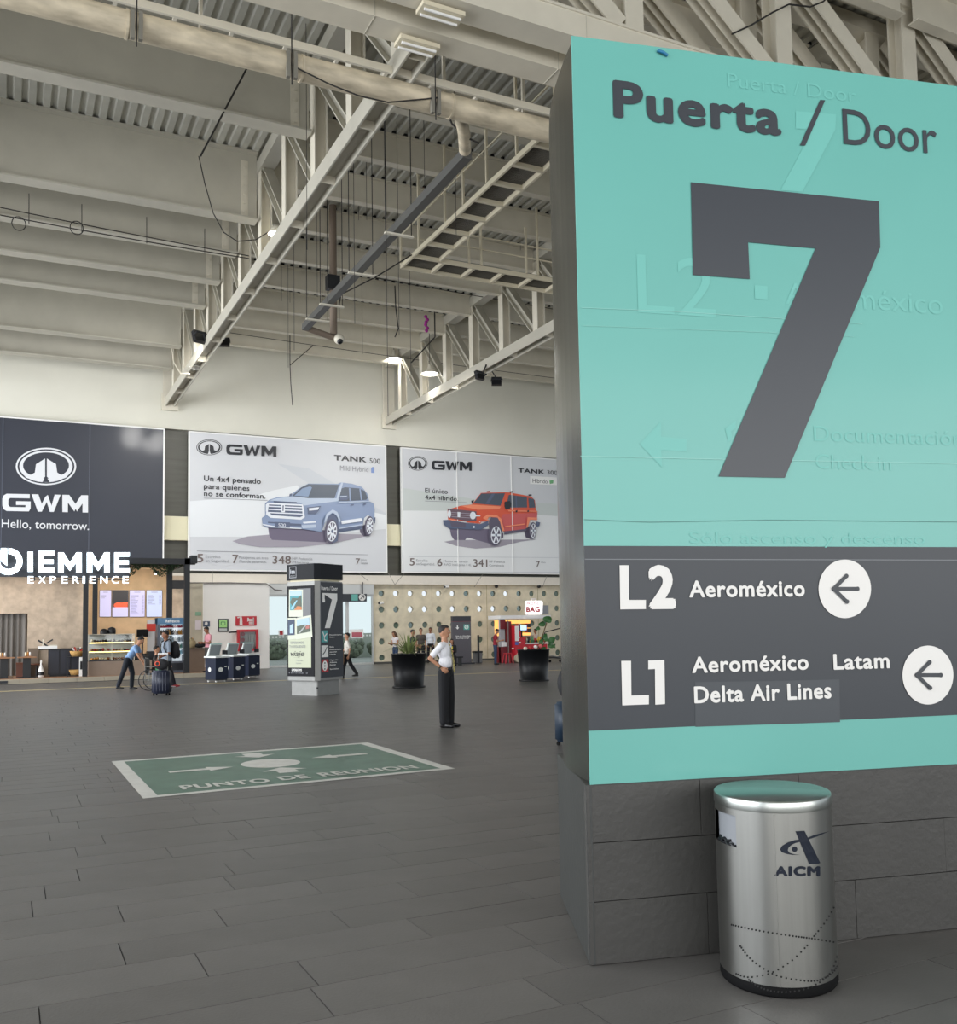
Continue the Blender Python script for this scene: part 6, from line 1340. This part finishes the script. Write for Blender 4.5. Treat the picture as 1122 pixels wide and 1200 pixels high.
sl('sign_leg', (X_(617), SY_-.12, Z_(721)), (X_(618), SY_-.08, c), kst, s_); sl('sign_leg', (X_(632), SY_-.12, Z_(721)), (X_(633), SY_-.08, c), kst, s_)
sl('grey_board', (X_(636, 710), SY_+.1, Z_(720)), (X_(645), SY_+.15, Z_(709.5)), mat('grey_board', '8b8d92', .5), stl)
mb = MB(); x = X_(594.5+.6); fx = X_(595); st_ = thing('step_stool', 'small red plastic stool beside the wrapping machine', 'stool', (X_(595), SY_-.7, 0)); sx = X_(595.3, 770, SY_-.7)
sl('seat', (sx-.16, SY_-.85, .45), (sx+.16, SY_-.55, .49), sred, st_)
for a in (-1, 1):
    for b in (-1, 1): mb = MB(); mb.bar((sx+a*.21, SY_-.7+b*.17, 0), (sx+a*.13, SY_-.7+b*.12, .45), .04, .04); mb.build('leg', sred, st_)
# baggage trolleys behind the planter
for i, xx in enumerate((648.5, 652.5)):
    x = X_(xx, 765, 39.0)+.5*i; t = thing('luggage_trolley', ['grey luggage trolley behind the right planter', 'grey luggage trolley half hidden by the sign edge'][i], 'trolley', (x, 39.0, 0)); mb = MB(); mb.tube([(x-.25, 39.0, .35), (x-.1, 39.2, 1.0), (x+.05, 39.2, 1.0)], .025, 6); mb.tube([(x-.25, 39.0, .35), (x+.45, 38.9, .2)], .025, 6); mb.build('frame', kst, t); mb = MB(); mb.bar((x-.28, 39.0, .28), (x+.45, 39.0, .16), .4, .03); mb.build('deck', darksteel, t)
    for a in (-.2, .4): mb = MB(); mb.tube([(x+a, 38.95, .062), (x+a, 39.05, .062)], .06, 10); mb.build('wheel', rubber, t)

# ------------------------------------------------------------------ people
skin = mat('skin_tan', 'b07f62', .55, noise=.05); skin2 = mat('skin_brown', '8a5a40', .55, noise=.05)
hairm = mat('hair_dark', '1b1715', .7, noise=.2, nscale=60); hairg = mat('hair_greying', '2a2625', .7, noise=.3, nscale=60); hairb = mat('hair_brown', '5a4030', .7, noise=.2, nscale=60)
shoem = mat('black_leather', '121214', .3); shoew = mat('pale_shoe', 'c9c1b8', .6)
def V(*a): return Vector(a)
def person(label, loc, heading, H, shirt, pants, shoes=shoem, sk=skin, hair=hairm, lean=0, legs=None, arms=None, headyaw=0, headpitch=0, belly=1, sleeve=.55, voxel=.014, longhair=False, hem=.03, bulk=1, lw=1.12, face=True, group=None, extra=None, zoff=0, seat=None):
    s = H/1.72; t = V(math.sin(lean), 0, math.cos(lean)); L = V(0, 1, 0)
    legs = legs or ((V(.02, .05, -1), V(-.03, 0, -1)), (V(.0, -.05, -1), V(-.02, 0, -1)))
    arms = arms or ((V(-.08, .14, -1), V(.12, 0, -1)), (V(-.08, -.14, -1), V(.12, 0, -1)))
    P = []
    H0 = V(0, 0, 0); ank = []; lg = []
    for sd_, (a, b) in zip((1, -1), legs):
        hp_ = H0+L*.088*sd_+V(0, 0, -.03); kn = hp_+a.normalized()*.42; an = kn+b.normalized()*.41; lg.append((hp_, kn, an)); ank.append(an.z)
    H0z = .085-min(ank) if seat is None else seat
    up = V(0, 0, H0z)
    def cap(a, ra, b, rb, tg): P.append(('c', (a+up)*s, ra*s*1.0, (b+up)*s, rb*s, tg))
    def ell(c, r, tg, R=None): P.append(('e', (c+up)*s, Vector(r)*s, R or Matrix.Identity(3), tg))
    TR_ = Matrix((V(math.cos(lean), 0, -math.sin(lean)), L, t)).transposed()
    for hp_, kn, an in lg:
        cap(hp_, .09*bulk*(.5+.5*lw), kn, .066*lw, 'pants'); cap(kn, .066*lw, an+V(0, 0, .02), .054*lw, 'pants')
        cap(an+V(-.035, 0, -.048), .037, an+V(.08, 0, -.05), .04, 'shoe'); cap(an+V(.08, 0, -.05), .04, an+V(.16, 0, -.056), .029, 'shoe')
    ell(H0+t*.0, (.115*bulk, .16*bulk, .12), 'torso', TR_); ell(H0+t*.15+TR_ @ V(.02*(belly-1)*8, 0, 0), (.112*belly, .148*bulk, .14), 'torso', TR_); ell(H0+t*.33, (.115*bulk, .165*bulk, .17), 'torso', TR_)
    sh = H0+t*.435; cap(sh+L*.13, .062, sh-L*.13, .062, 'torso')
    hd = V(math.sin(lean*.45+headpitch), 0, math.cos(lean*.45+headpitch)); nb = H0+t*.46; hc_ = nb+hd*.205
    cap(nb, .06, nb+hd*.14, .05, 'skin')
    HR = Matrix.Rotation(headyaw, 3, 'Z') @ Matrix.Rotation(headpitch+lean*.3, 3, 'Y')
    def hp2(x, y, z): return hc_+HR @ V(x, y, z)
    ell(hc_, (.092, .074, .108), 'skin', HR); ell(hp2(.022, 0, -.055), (.066, .055, .062), 'skin', HR)
    cap(hp2(.085, 0, .015), .010, hp2(.103, 0, -.022), .015, 'skin'); cap(hp2(.075, .025, -.062), .012, hp2(.075, -.025, -.062), .012, 'lip')
    cap(hp2(.083, .035, .022), .010, hp2(.083, -.035, .022), .010, 'skin')
    for q in (-1, 1): ell(hp2(-.005, .075*q, -.008), (.018, .009, .028), 'skin', HR)
    for sd_, (a, b) in zip((1, -1), arms):
        s0_ = H0+t*.425+L*.168*sd_; el = s0_+a.normalized()*.275; wr = el+b.normalized()*.245
        cap(s0_, .055*bulk, s0_.lerp(el, sleeve if sleeve < 1 else 1), .052, 'sleeve'); cap(s0_, .045, el, .037, 'skin' if sleeve < 1 else 'sleeve')
        if sleeve > 1: cap(el, .045, el.lerp(wr, .95), .036, 'sleeve')
        cap(el, .038, wr, .026, 'skin')
        x = b.normalized(); z = V(0, -sd_, 0); z = (z-x*z.dot(x)).normalized(); y = z.cross(x); R = Matrix((x, y, z)).transposed()
        ell(wr+x*.05, (.05, .036, .017), 'skin', R)
        for k, (o_, ll) in enumerate(((-.027, .036), (-.009, .042), (.009, .040), (.026, .032))):
            f0 = wr+x*.088+y*o_; f1 = f0+(x*.85+z*.5).normalized()*ll; f2 = f1+(x*.35+z*.95).normalized()*ll*.8
            cap(f0, .0098, f1, .009, 'skin'); cap(f1, .009, f2, .008, 'skin')
        fwd = y if y.x > 0 else -y; cap(wr+x*.03+fwd*.028, .012, wr+x*.075+fwd*.052+z*.012, .010, 'skin'); cap(wr+x*.075+fwd*.052+z*.012, .010, wr+x*.10+fwd*.05+z*.025, .009, 'skin')
    # mesh: fuse everything into one skin
    mb = MB()
    for q in P:
        if q[0] == 'c':
            _, a, ra, b, rb, tg = q; n = 12; d = (b-a); l = d.length
            if l < 1e-4: continue
            d = d/l; pts = [a-d*ra*.94, a-d*ra*.7, a-d*ra*.3, a, b, b+d*rb*.3, b+d*rb*.7, b+d*rb*.94]; rs = [ra*.34, ra*.714, ra*.954, ra, rb, rb*.954, rb*.714, rb*.34]
            mb.tube(pts, rs, n)
        else: mb.ell(q[1], q[2], 16, 12, 0, q[3])
    root = thing('person', label, 'person', loc, heading, group)
    o = mb.build('body', skin, root, world=False)
    bm = bmesh.new(); bm.from_mesh(o.data); bmesh.ops.remove_doubles(bm, verts=bm.verts, dist=1e-5); bmesh.ops.recalc_face_normals(bm, faces=bm.faces); bm.to_mesh(o.data); bm.free()
    m = o.modifiers.new('r', 'REMESH'); m.mode = 'VOXEL'; m.voxel_size = voxel*s; m2 = o.modifiers.new('s', 'SMOOTH'); m2.factor = .5; m2.iterations = 3 if voxel > .009 else 5
    dg = bpy.context.evaluated_depsgraph_get(); me = bpy.data.meshes.new_from_object(o.evaluated_get(dg)); o.modifiers.clear(); old = o.data; o.data = me; bpy.data.meshes.remove(old); me.name = 'body'
    me.materials.clear(); lipm = mat('lip_tone', '8f5a4c', .5)
    for m_ in (sk, shirt, pants, shoes, lipm): me.materials.append(m_)
    C_ = np.empty(len(me.polygons)*3); me.polygons.foreach_get('center', C_); C_ = C_.reshape(-1, 3); best = np.full(len(C_), 1e9); who = np.zeros(len(C_), int)
    for i, q in enumerate(P):
        if q[0] == 'c':
            a, b = np.array(q[1]), np.array(q[3]); ab = b-a; tt = np.clip(((C_-a) @ ab)/(ab @ ab+1e-9), 0, 1); d = np.linalg.norm(C_-(a+tt[:, None]*ab), axis=1)-(q[2]+tt*(q[4]-q[2]))
        else:
            R = np.array(q[3]); l = (C_-np.array(q[1])) @ R; r = np.array(q[2]); d = (np.linalg.norm(l/r, axis=1)-1)*r.min()
        w = d < best; best[w] = d[w]; who[w] = i
    tg = [q[-1] for q in P]; idx = {'skin': 0, 'sleeve': 1, 'pants': 2, 'shoe': 3, 'lip': 4}
    ax = (C_-np.array(up*s)) @ np.array(t); mi = np.zeros(len(C_), int)
    for i in range(len(C_)):
        g_ = tg[who[i]]
        if g_ == 'torso': mi[i] = 1 if ax[i] > hem*s else 2
        elif g_ == 'pants': mi[i] = 1 if (ax[i] > hem*s and hem < .02) else 2
        else: mi[i] = idx[g_]
    me.polygons.foreach_set('material_index', mi); me.polygons.foreach_set('use_smooth', np.ones(len(C_), bool)); me.update()
    # hair and eyes
    hb = MB(); S3 = lambda v: (v+up)*s
    hb.ell(S3(hp2(-.020, 0, .030)), Vector((.086, .078, .090))*s, 18, 12, 0, HR)
    hb.ell(S3(hp2(.022, 0, .080)), Vector((.058, .062, .032))*s, 14, 8, 0, HR)
    if longhair:
        hb.tube([S3(hp2(-.05, 0, .02)), S3(hp2(-.085, 0, -.10)), S3(hp2(-.10, 0, -.22)), S3(hp2(-.11, 0, -.32))], [.07*s, .075*s, .065*s, .03*s], 12)
        for q in (-1, 1): hb.tube([S3(hp2(.02, .068*q, .03)), S3(hp2(.0, .082*q, -.08)), S3(hp2(.0, .07*q, -.2))], [.025*s, .03*s, .015*s], 8)
    hb.build('hair', hair, root, world=False)
    if face:
        eb = MB()
        for q in (-1, 1):
            eb.ell(S3(hp2(.081, .031*q, .003)), Vector((.012, .014, .008))*s, 10, 8, 0, HR); eb.ell(S3(hp2(.091, .031*q, .003)), Vector((.004, .006, .006))*s, 8, 6, 1, HR)
            eb.tube([S3(hp2(.090, .048*q, .026)), S3(hp2(.095, .018*q, .028))], .0035*s, 5, 1)
        eb.build('eyes', [mat('eye_white', 'b5aaa2', .3), mat('eye_dark', '1c1512', .3)], root, world=False)
    J = dict(up=up, s=s, t=t, H0=H0, sh=sh, hp2=hp2, S3=S3, TR=TR_, nb=nb, lg=lg)
    return root, J
R_ = math.radians
shw = mat('white_shirt', 'e9e9ee', .8, noise=.03); drk = mat('dark_trousers', '0d0e13', .85, noise=.05)
# main man
man, J = person('grey haired man in white short sleeved shirt and patterned tie, hand on hip', (6.62, 14.55, 0), R_(-48), 1.70, shw, drk, hair=hairg, lean=-.03, belly=1.1, bulk=1.0, lw=1.3, sleeve=.72, voxel=.0075,
    legs=((V(.06, .03, -1), V(.0, 0, -1)), (V(.0, -.03, -1), V(-.02, 0, -1))), arms=((V(-.10, .16, -1), V(.10, .02, -1)), (V(-.62, -.42, -.8), V(.80, .30, -.72))), headyaw=.15, hem=.045)
S3, s, TRm = J['S3'], J['s'], J['TR']
mb = MB()
for k in range(33):   # belt around the waist
    pass
ring = [(.126*math.cos(a*PI/16)+.012, .166*math.sin(a*PI/16)) for a in range(33)]
vs = []
for z in (.025, .065): vs += [S3(TRm @ V(x, y, z)) for x, y in ring]
mb.add(vs, [(i, i+1, 34+i, 33+i) for i in range(32)], 0, True); mb.build('belt', shoem, man, world=False)
mb = MB(); mb.cbox(S3(TRm @ V(.140, 0, .045)), (.01, .05, .035)); mb.build('belt_buckle', kst, man, world=False)
mb = MB(); cz_ = [(.075, .43), (.118, .36), (.135, .26), (.150, .15), (.150, .06), (.148, -.02)]; wv_ = [.018, .022, .028, .034, .040, .012]; vs = []
for (x, z), w in zip(cz_, wv_): vs += [S3(TRm @ V(x+.004, -w, z)), S3(TRm @ V(x+.016, 0, z)), S3(TRm @ V(x+.004, w, z))]
mb.add(vs, [(3*i, 3*i+1, 3*i+4, 3*i+3) for i in range(5)]+[(3*i+1, 3*i+2, 3*i+5, 3*i+4) for i in range(5)]); vs2 = [v for v in vs]
tiem = mat('patterned_tie', 'a89a5c', .6, noise=.75, nscale=28, stretch=(1, 1, 1.6)); mb.cbox(S3(TRm @ V(.082, 0, .435)), (.03, .035, .04)); mb.build('tie', tiem, man, world=False)
mb = MB(); n = 16; vs = []
for (r, z) in ((.064, .435), (.058, .475)): vs += [S3(TRm @ V(r*math.cos(2*PI*k/n)+.004, r*math.sin(2*PI*k/n), z)) for k in range(n)]
mb.add(vs, [(k, (k+1) % n, n+(k+1) % n, n+k) for k in range(n)], 0, True); mb.build('collar', shw, man, world=False)
el = J['H0']+J['t']*.425-V(0, 1, 0)*.168+V(-.62, -.42, -.8).normalized()*.275; wr = el+V(.80, .30, -.72).normalized()*.245; dd = (wr-el).normalized()
mb = MB(); mb.tube([S3(wr-dd*.03), S3(wr-dd*.005)], .032*s, 12); mb.build('wristwatch', mat('watch_dark', '3a3a2c', .3, metal=.5), man, world=False)
# blue shirt, bending over the wheelchair
blu = mat('light_blue_shirt', '7f9fc8', .8); nav = mat('navy_trousers', '141a24', .85)
person('person in light blue shirt with maroon sleeves bending over a wheelchair', (3.30, 30.2, 0), R_(-22), 1.70, blu, nav, lean=.62, legs=((V(.25, .04, -1), V(-.05, 0, -1)), (V(-.30, -.04, -1), V(-.35, 0, -1))), arms=((V(.35, .08, -1), V(.45, -.1, -.9)), (V(.40, -.08, -1), V(.55, .1, -.85))), headpitch=.25, hem=.02, bulk=1.02)
# grey tee with backpack and suitcase
gt = mat('blue_grey_tee', '7d8895', .85); blk2 = mat('black_trousers', '17171b', .85)
man2, J2 = person('man in blue grey tee with black backpack holding the suitcase handle', (4.0, 27.45, 0), R_(195), 1.74, gt, blk2, shoes=shoew, sk=skin2, sleeve=.8, arms=((V(.05, .2, -1), V(.95, .25, -.35)), (V(.0, -.15, -1), V(.6, .1, -.6))), headyaw=-.2, headpitch=.15, hem=-.05, bulk=1.08)
# seated person in the wheelchair
whp = V(3.98, 29.35, 0); wh = thing('wheelchair', 'wheelchair with black frame behind the man in the blue grey tee', 'wheelchair', whp, R_(-20)); ch = darksteel
def wb(nm, a, b, m): mb = MB(); mb.box(a, b); return mb.build(nm, m, wh, world=False)
wb('seat', (-.22, -.22, .46), (.22, .22, .50), black); wb('backrest', (-.26, -.22, .5), (-.22, .22, .92), black); wb('green_side_pouch', (.05, -.27, .52), (.32, -.245, .68), mat('green_pouch', '3f8f5a', .6))
for sgn in (-1, 1):
    mb = MB(); R = .30; mb.tube([(-.12+R*math.cos(a*PI/12), sgn*.29, R+.012+R*math.sin(a*PI/12)) for a in range(25)], .014, 6, caps=False); mb.build('wheel_rim', black, wh, world=False)
    for a in range(8): mb = MB(); mb.tube([(-.12, sgn*.29, R+.012), (-.12+R*.98*math.cos(a*PI/4), sgn*.29, R+.012+R*.98*math.sin(a*PI/4))], .006, 5); mb.build('spoke', kst, wh, world=False)
    mb = MB(); mb.tube([(.36, sgn*.22-.015, .082), (.36, sgn*.22+.015, .082)], .08, 14); mb.build('caster_wheel', rubber, wh, world=False)
    mb = MB(); mb.tube([(-.36, sgn*.24, .95), (-.26, sgn*.24, .92), (-.24, sgn*.24, .3), (.34, sgn*.24, .3), (.36, sgn*.22, .12)], .014, 6); mb.tube([(-.24, sgn*.25, .7), (.28, sgn*.25, .7), (.30, sgn*.25, .48), (.42, sgn*.22, .2)], .014, 6); mb.build('side_frame', kst, wh, world=False)
wb('footrest', (.42, -.2, .10), (.60, .2, .12), kst)
person('seated person in the wheelchair wearing dark clothes and red shoes', (whp.x+.02, whp.y, 0), R_(-20), 1.60, mat('dark_jacket', '2a2422', .9), mat('dark_skirt', '24222a', .9), shoes=mat('red_shoe', '9c2430', .5), sk=skin, legs=((V(1, .12, -.05), V(.25, 0, -1)), (V(1, -.12, -.05), V(.25, 0, -1))), arms=((V(.2, .15, -1), V(1, .1, -.15)), (V(.2, -.15, -1), V(1, -.1, -.15))), sleeve=.9, seat=.62, voxel=.016)
# backpack and suitcase of the man in the tee
bk = thing('backpack', 'black backpack worn by the man in the blue grey tee', 'backpack', (4.0, 27.45, 0), R_(195)); mb = MB(); mb.ell((-.24, 0, 1.20), (.12, .17, .25), 16, 12); mb.build('sack', mat('backpack_black', '202024', .8), bk, world=False); mb = MB(); mb.ell((-.335, 0, 1.10), (.05, .12, .14), 12, 8); mb.build('front_pocket', mat('backpack_black', '202024', .8), bk, world=False)
for q in (-1, 1): mb = MB(); mb.tube([(-.14, .10*q, 1.38), (-.03, .11*q, 1.50), (.10, .11*q, 1.42), (.135, .12*q, 1.28), (.06, .17*q, 1.10), (-.1, .17*q, 1.0)], .016, 6); mb.build('shoulder_strap', black, bk, world=False)
def suitcase(loc, rz, lab, m, h=.62, w=.42, d=.26, handle=True, hm=None):
    t = thing('suitcase', lab, 'suitcase', loc, rz); bm = bmesh.new(); bmesh.ops.create_cube(bm, size=1)
    for v in bm.verts: v.co = Vector((v.co.x*w, v.co.y*d, v.co.z*h+h/2+.05))
    bmesh.ops.bevel(bm, geom=list(bm.edges), offset=.035, segments=3, affect='EDGES'); me = bpy.data.meshes.new('shell'); bm.to_mesh(me); bm.free(); me.materials.append(m)
    for p in me.polygons: p.use_smooth = True
    o = bpy.data.objects.new('shell', me); COL.objects.link(o); o.parent = t
    for k in range(5): mb = MB(); mb.box((-w*.36+k*w*.18-.008, -d/2-.006, .12), (-w*.36+k*w*.18+.008, -d/2+.002, h)); mb.build('shell_rib', m, t, world=False)
    for a in (-1, 1):
        for b in (-1, 1): mb = MB(); mb.tube([(a*w*.38-.015, b*d*.34, .026), (a*w*.38+.015, b*d*.34, .026)], .025, 10); mb.box((a*w*.38-.01, b*d*.34-.01, .03), (a*w*.38+.01, b*d*.34+.01, .07)); mb.build('wheel', rubber, t, world=False)
    if handle:
        for a in (-1, 1): mb = MB(); mb.tube([(a*w*.28, d*.3, h+.04), (a*w*.28, d*.3, h+.48)], .013, 8); mb.build('handle_rod', kst, t, world=False)
        mb = MB(); mb.tube([(-w*.3, d*.3, h+.49), (w*.3, d*.3, h+.49)], .018, 8); mb.build('grip', white, t, world=False)
    return t
sc_ = suitcase((3.78, 26.75, 0), R_(-30), 'dark navy suitcase with raised white handle beside the man in grey blue', mat('navy_suitcase', '23283a', .45), .62, .46, .28)
bb = thing('black_handbag', 'black bag with orange tag strapped on top of the navy suitcase', 'bag', (3.78, 26.75, .67), R_(-30)); mb = MB(); mb.ell((0, -.02, .16), (.2, .12, .155), 14, 10); mb.build('bag_body', mat('backpack_black', '202024', .8), bb, world=False); mb = MB(); mb.tube([(-.06+.06*math.cos(a*PI/6), -.15, .18+.06*math.sin(a*PI/6)) for a in range(13)], .014, 6, caps=False); mb.build('orange_loop', mat('orange_tag', 'e0502a', .5), bb, world=False)
# pink shirt man at the brown counter
pk = mat('pink_shirt', 'cf8d97', .8); pf = wl(247, 760, 38.3)
person('man in pink shirt looking at a phone beside the brown counter', (7.0, 37.45, ZP), R_(195), 1.76, pk, mat('grey_trousers', '4a4642', .85), sk=skin2, arms=((V(.1, .15, -1), V(.95, -.35, .1)), (V(.1, -.15, -1), V(.95, .35, .1))), headpitch=.35, hem=.0)
# walking man behind the column
wt = mat('cream_tee', 'd8d2c8', .8)
wk, Jw = person('man walking behind the advertising column in pale shirt and dark trousers', (10.63, 31.6, 0), R_(168), 1.60, wt, blk2, sleeve=.7, legs=((V(.32, .04, -1), V(.12, 0, -1)), (V(-.38, -.04, -1), V(-.62, 0, -1))), arms=((V(-.3, .15, -1), V(.2, 0, -1)), (V(.25, -.12, -1), V(.7, .1, -.7))), hem=.0)
jk = thing('folded_jacket', 'tan jacket carried over the arm of the walking man', 'jacket', (10.4, 31.45, 0)); mb = MB(); cx_, cy_ = 10.36, 31.42
prof = [(.02, .05), (.06, .09), (.07, .11), (.075, .12), (.06, .10)]; zz = [1.0, .95, .80, .62, .50]; vs = []
for (a, b), z in zip(prof, zz): vs += [(cx_+a*1.2*math.cos(2*PI*k/10), cy_+b*1.2*math.sin(2*PI*k/10), z) for k in range(10)]
mb.add(vs, [(i*10+k, i*10+(k+1) % 10, (i+1)*10+(k+1) % 10, (i+1)*10+k) for i in range(4) for k in range(10)], 0, True); mb.build('cloth', mat('tan_jacket', '8a6a4c', .9), jk)
# people by the concrete wall
jean = mat('blue_jeans', '2f3f5c', .85); 
person('woman with long hair, white sleeveless top and jeans looking at a phone', (14.9, 37.9, 0), R_(200), 1.62, mat('white_top', 'd6cfd0', .8), jean, shoes=shoew, hair=hairb, longhair=True, sleeve=.12, legs=((V(.12, .04, -1), V(-.05, 0, -1)), (V(-.1, -.04, -1), V(-.35, 0, -1))), arms=((V(.1, .1, -1), V(.9, -.3, .25)), (V(.1, -.1, -1), V(.9, .3, .25))), headpitch=.4, hem=.06, bulk=.9)
person('person in dark green tee standing behind the palm planter', (15.0, 36.2, 0), R_(-25), 1.66, mat('dark_green_tee', '2c3430', .85), blk2, hair=hairg, arms=((V(.1, .1, -1), V(.8, -.2, -.2)), (V(.1, -.1, -1), V(.8, .1, -.4))), hem=.0)
person('dark haired person half hidden by the palm leaves', (16.3, 38.4, 0), R_(-110), 1.72, mat('dark_top', '4a443e', .85), blk2, hem=.0)
person('man in white shirt and black trousers standing against the concrete wall', (18.85, 43.2, 0), R_(-115), 1.76, mat('pale_shirt', 'd2d6dc', .8), blk2, sk=skin2, sleeve=1.2, arms=((V(-.1, .2, -1), V(.3, -.3, -1)), (V(-.1, -.2, -1), V(.3, .3, -1))), legs=((V(.06, .08, -1), V(.0, 0, -1)), (V(.02, -.08, -1), V(-.02, 0, -1))), hem=.0)
cs = thing('low_bench', 'low dark bench in front of the totem', 'bench', (18.05, 38.9, 0)); mb = MB(); mb.box((17.6, 38.95, .35), (18.6, 39.35, .42)); mb.build('seat', black, cs)
for a in (17.65, 18.5): mb = MB(); mb.box((a, 39.0, 0), (a+.05, 39.3, .35)); mb.build('leg', darksteel, cs)
stp, Js = person('person in black with a yellow lanyard sitting in front of the totem', (18.12, 39.12, 0), R_(-112), 1.64, mat('black_jacket', '1c1c20', .9), blk2, longhair=True, seat=.50, sleeve=1.2, legs=((V(1, .1, -.12), V(.1, 0, -1)), (V(1, -.1, -.12), V(.1, 0, -1))), arms=((V(.25, .05, -1), V(.9, -.5, .1)), (V(.25, -.05, -1), V(.9, .5, .1))), headpitch=.2)
mb = MB(); S3b = Js['S3']; mb.cbox(S3b(V(.118, 0, .36)), (.03, .07, .12)); mb.build('yellow_scarf', mat('yellow_scarf', 'd9c53a', .7), stp, world=False)
rp_ = wl(581, 775, 38.6)
person('person in dark red polo looking down at the stall printer', (rp_.x, 38.6, 0), R_(-25), 1.64, mat('dark_red_polo', '8e1f30', .8), jean, arms=((V(.2, .1, -1), V(.85, -.2, .2)), (V(.2, -.1, -1), V(.85, .2, .2))), headpitch=.35, lean=.05, hem=.0)
rp_ = wl(629, 745, 40.85)
person('stall assistant in white blouse behind the red counter', (rp_.x, 40.95, 0), R_(160), 1.60, mat('white_blouse', 'ddd3d0', .8), blk2, longhair=False, headyaw=-.2, arms=((V(.2, .1, -1), V(.85, -.2, .2)), (V(.2, -.1, -1), V(.85, .2, .2))))
# luggage at the sign's edge
q = fl(658.5, 874); lz = suitcase((q.x+.17, q.y+.05, 0), R_(25), 'blue suitcase half hidden behind the left edge of the sign', mat('bright_blue_case', '15283a', .5), .55, .42, .26, False)
bp_ = thing('dark_backpack', 'dark backpack on top of the blue suitcase behind the sign', 'backpack', (q.x+.17, q.y+.05, .61), R_(25)); mb = MB(); mb.ell((0, 0, .24), (.2, .14, .235), 16, 12); mb.build('sack', mat('backpack_black', '202024', .8), bp_, world=False); mb = MB(); mb.ell((0, -.13, .17), (.13, .05, .12), 12, 8); mb.build('front_pocket', mat('backpack_black', '202024', .8), bp_, world=False)
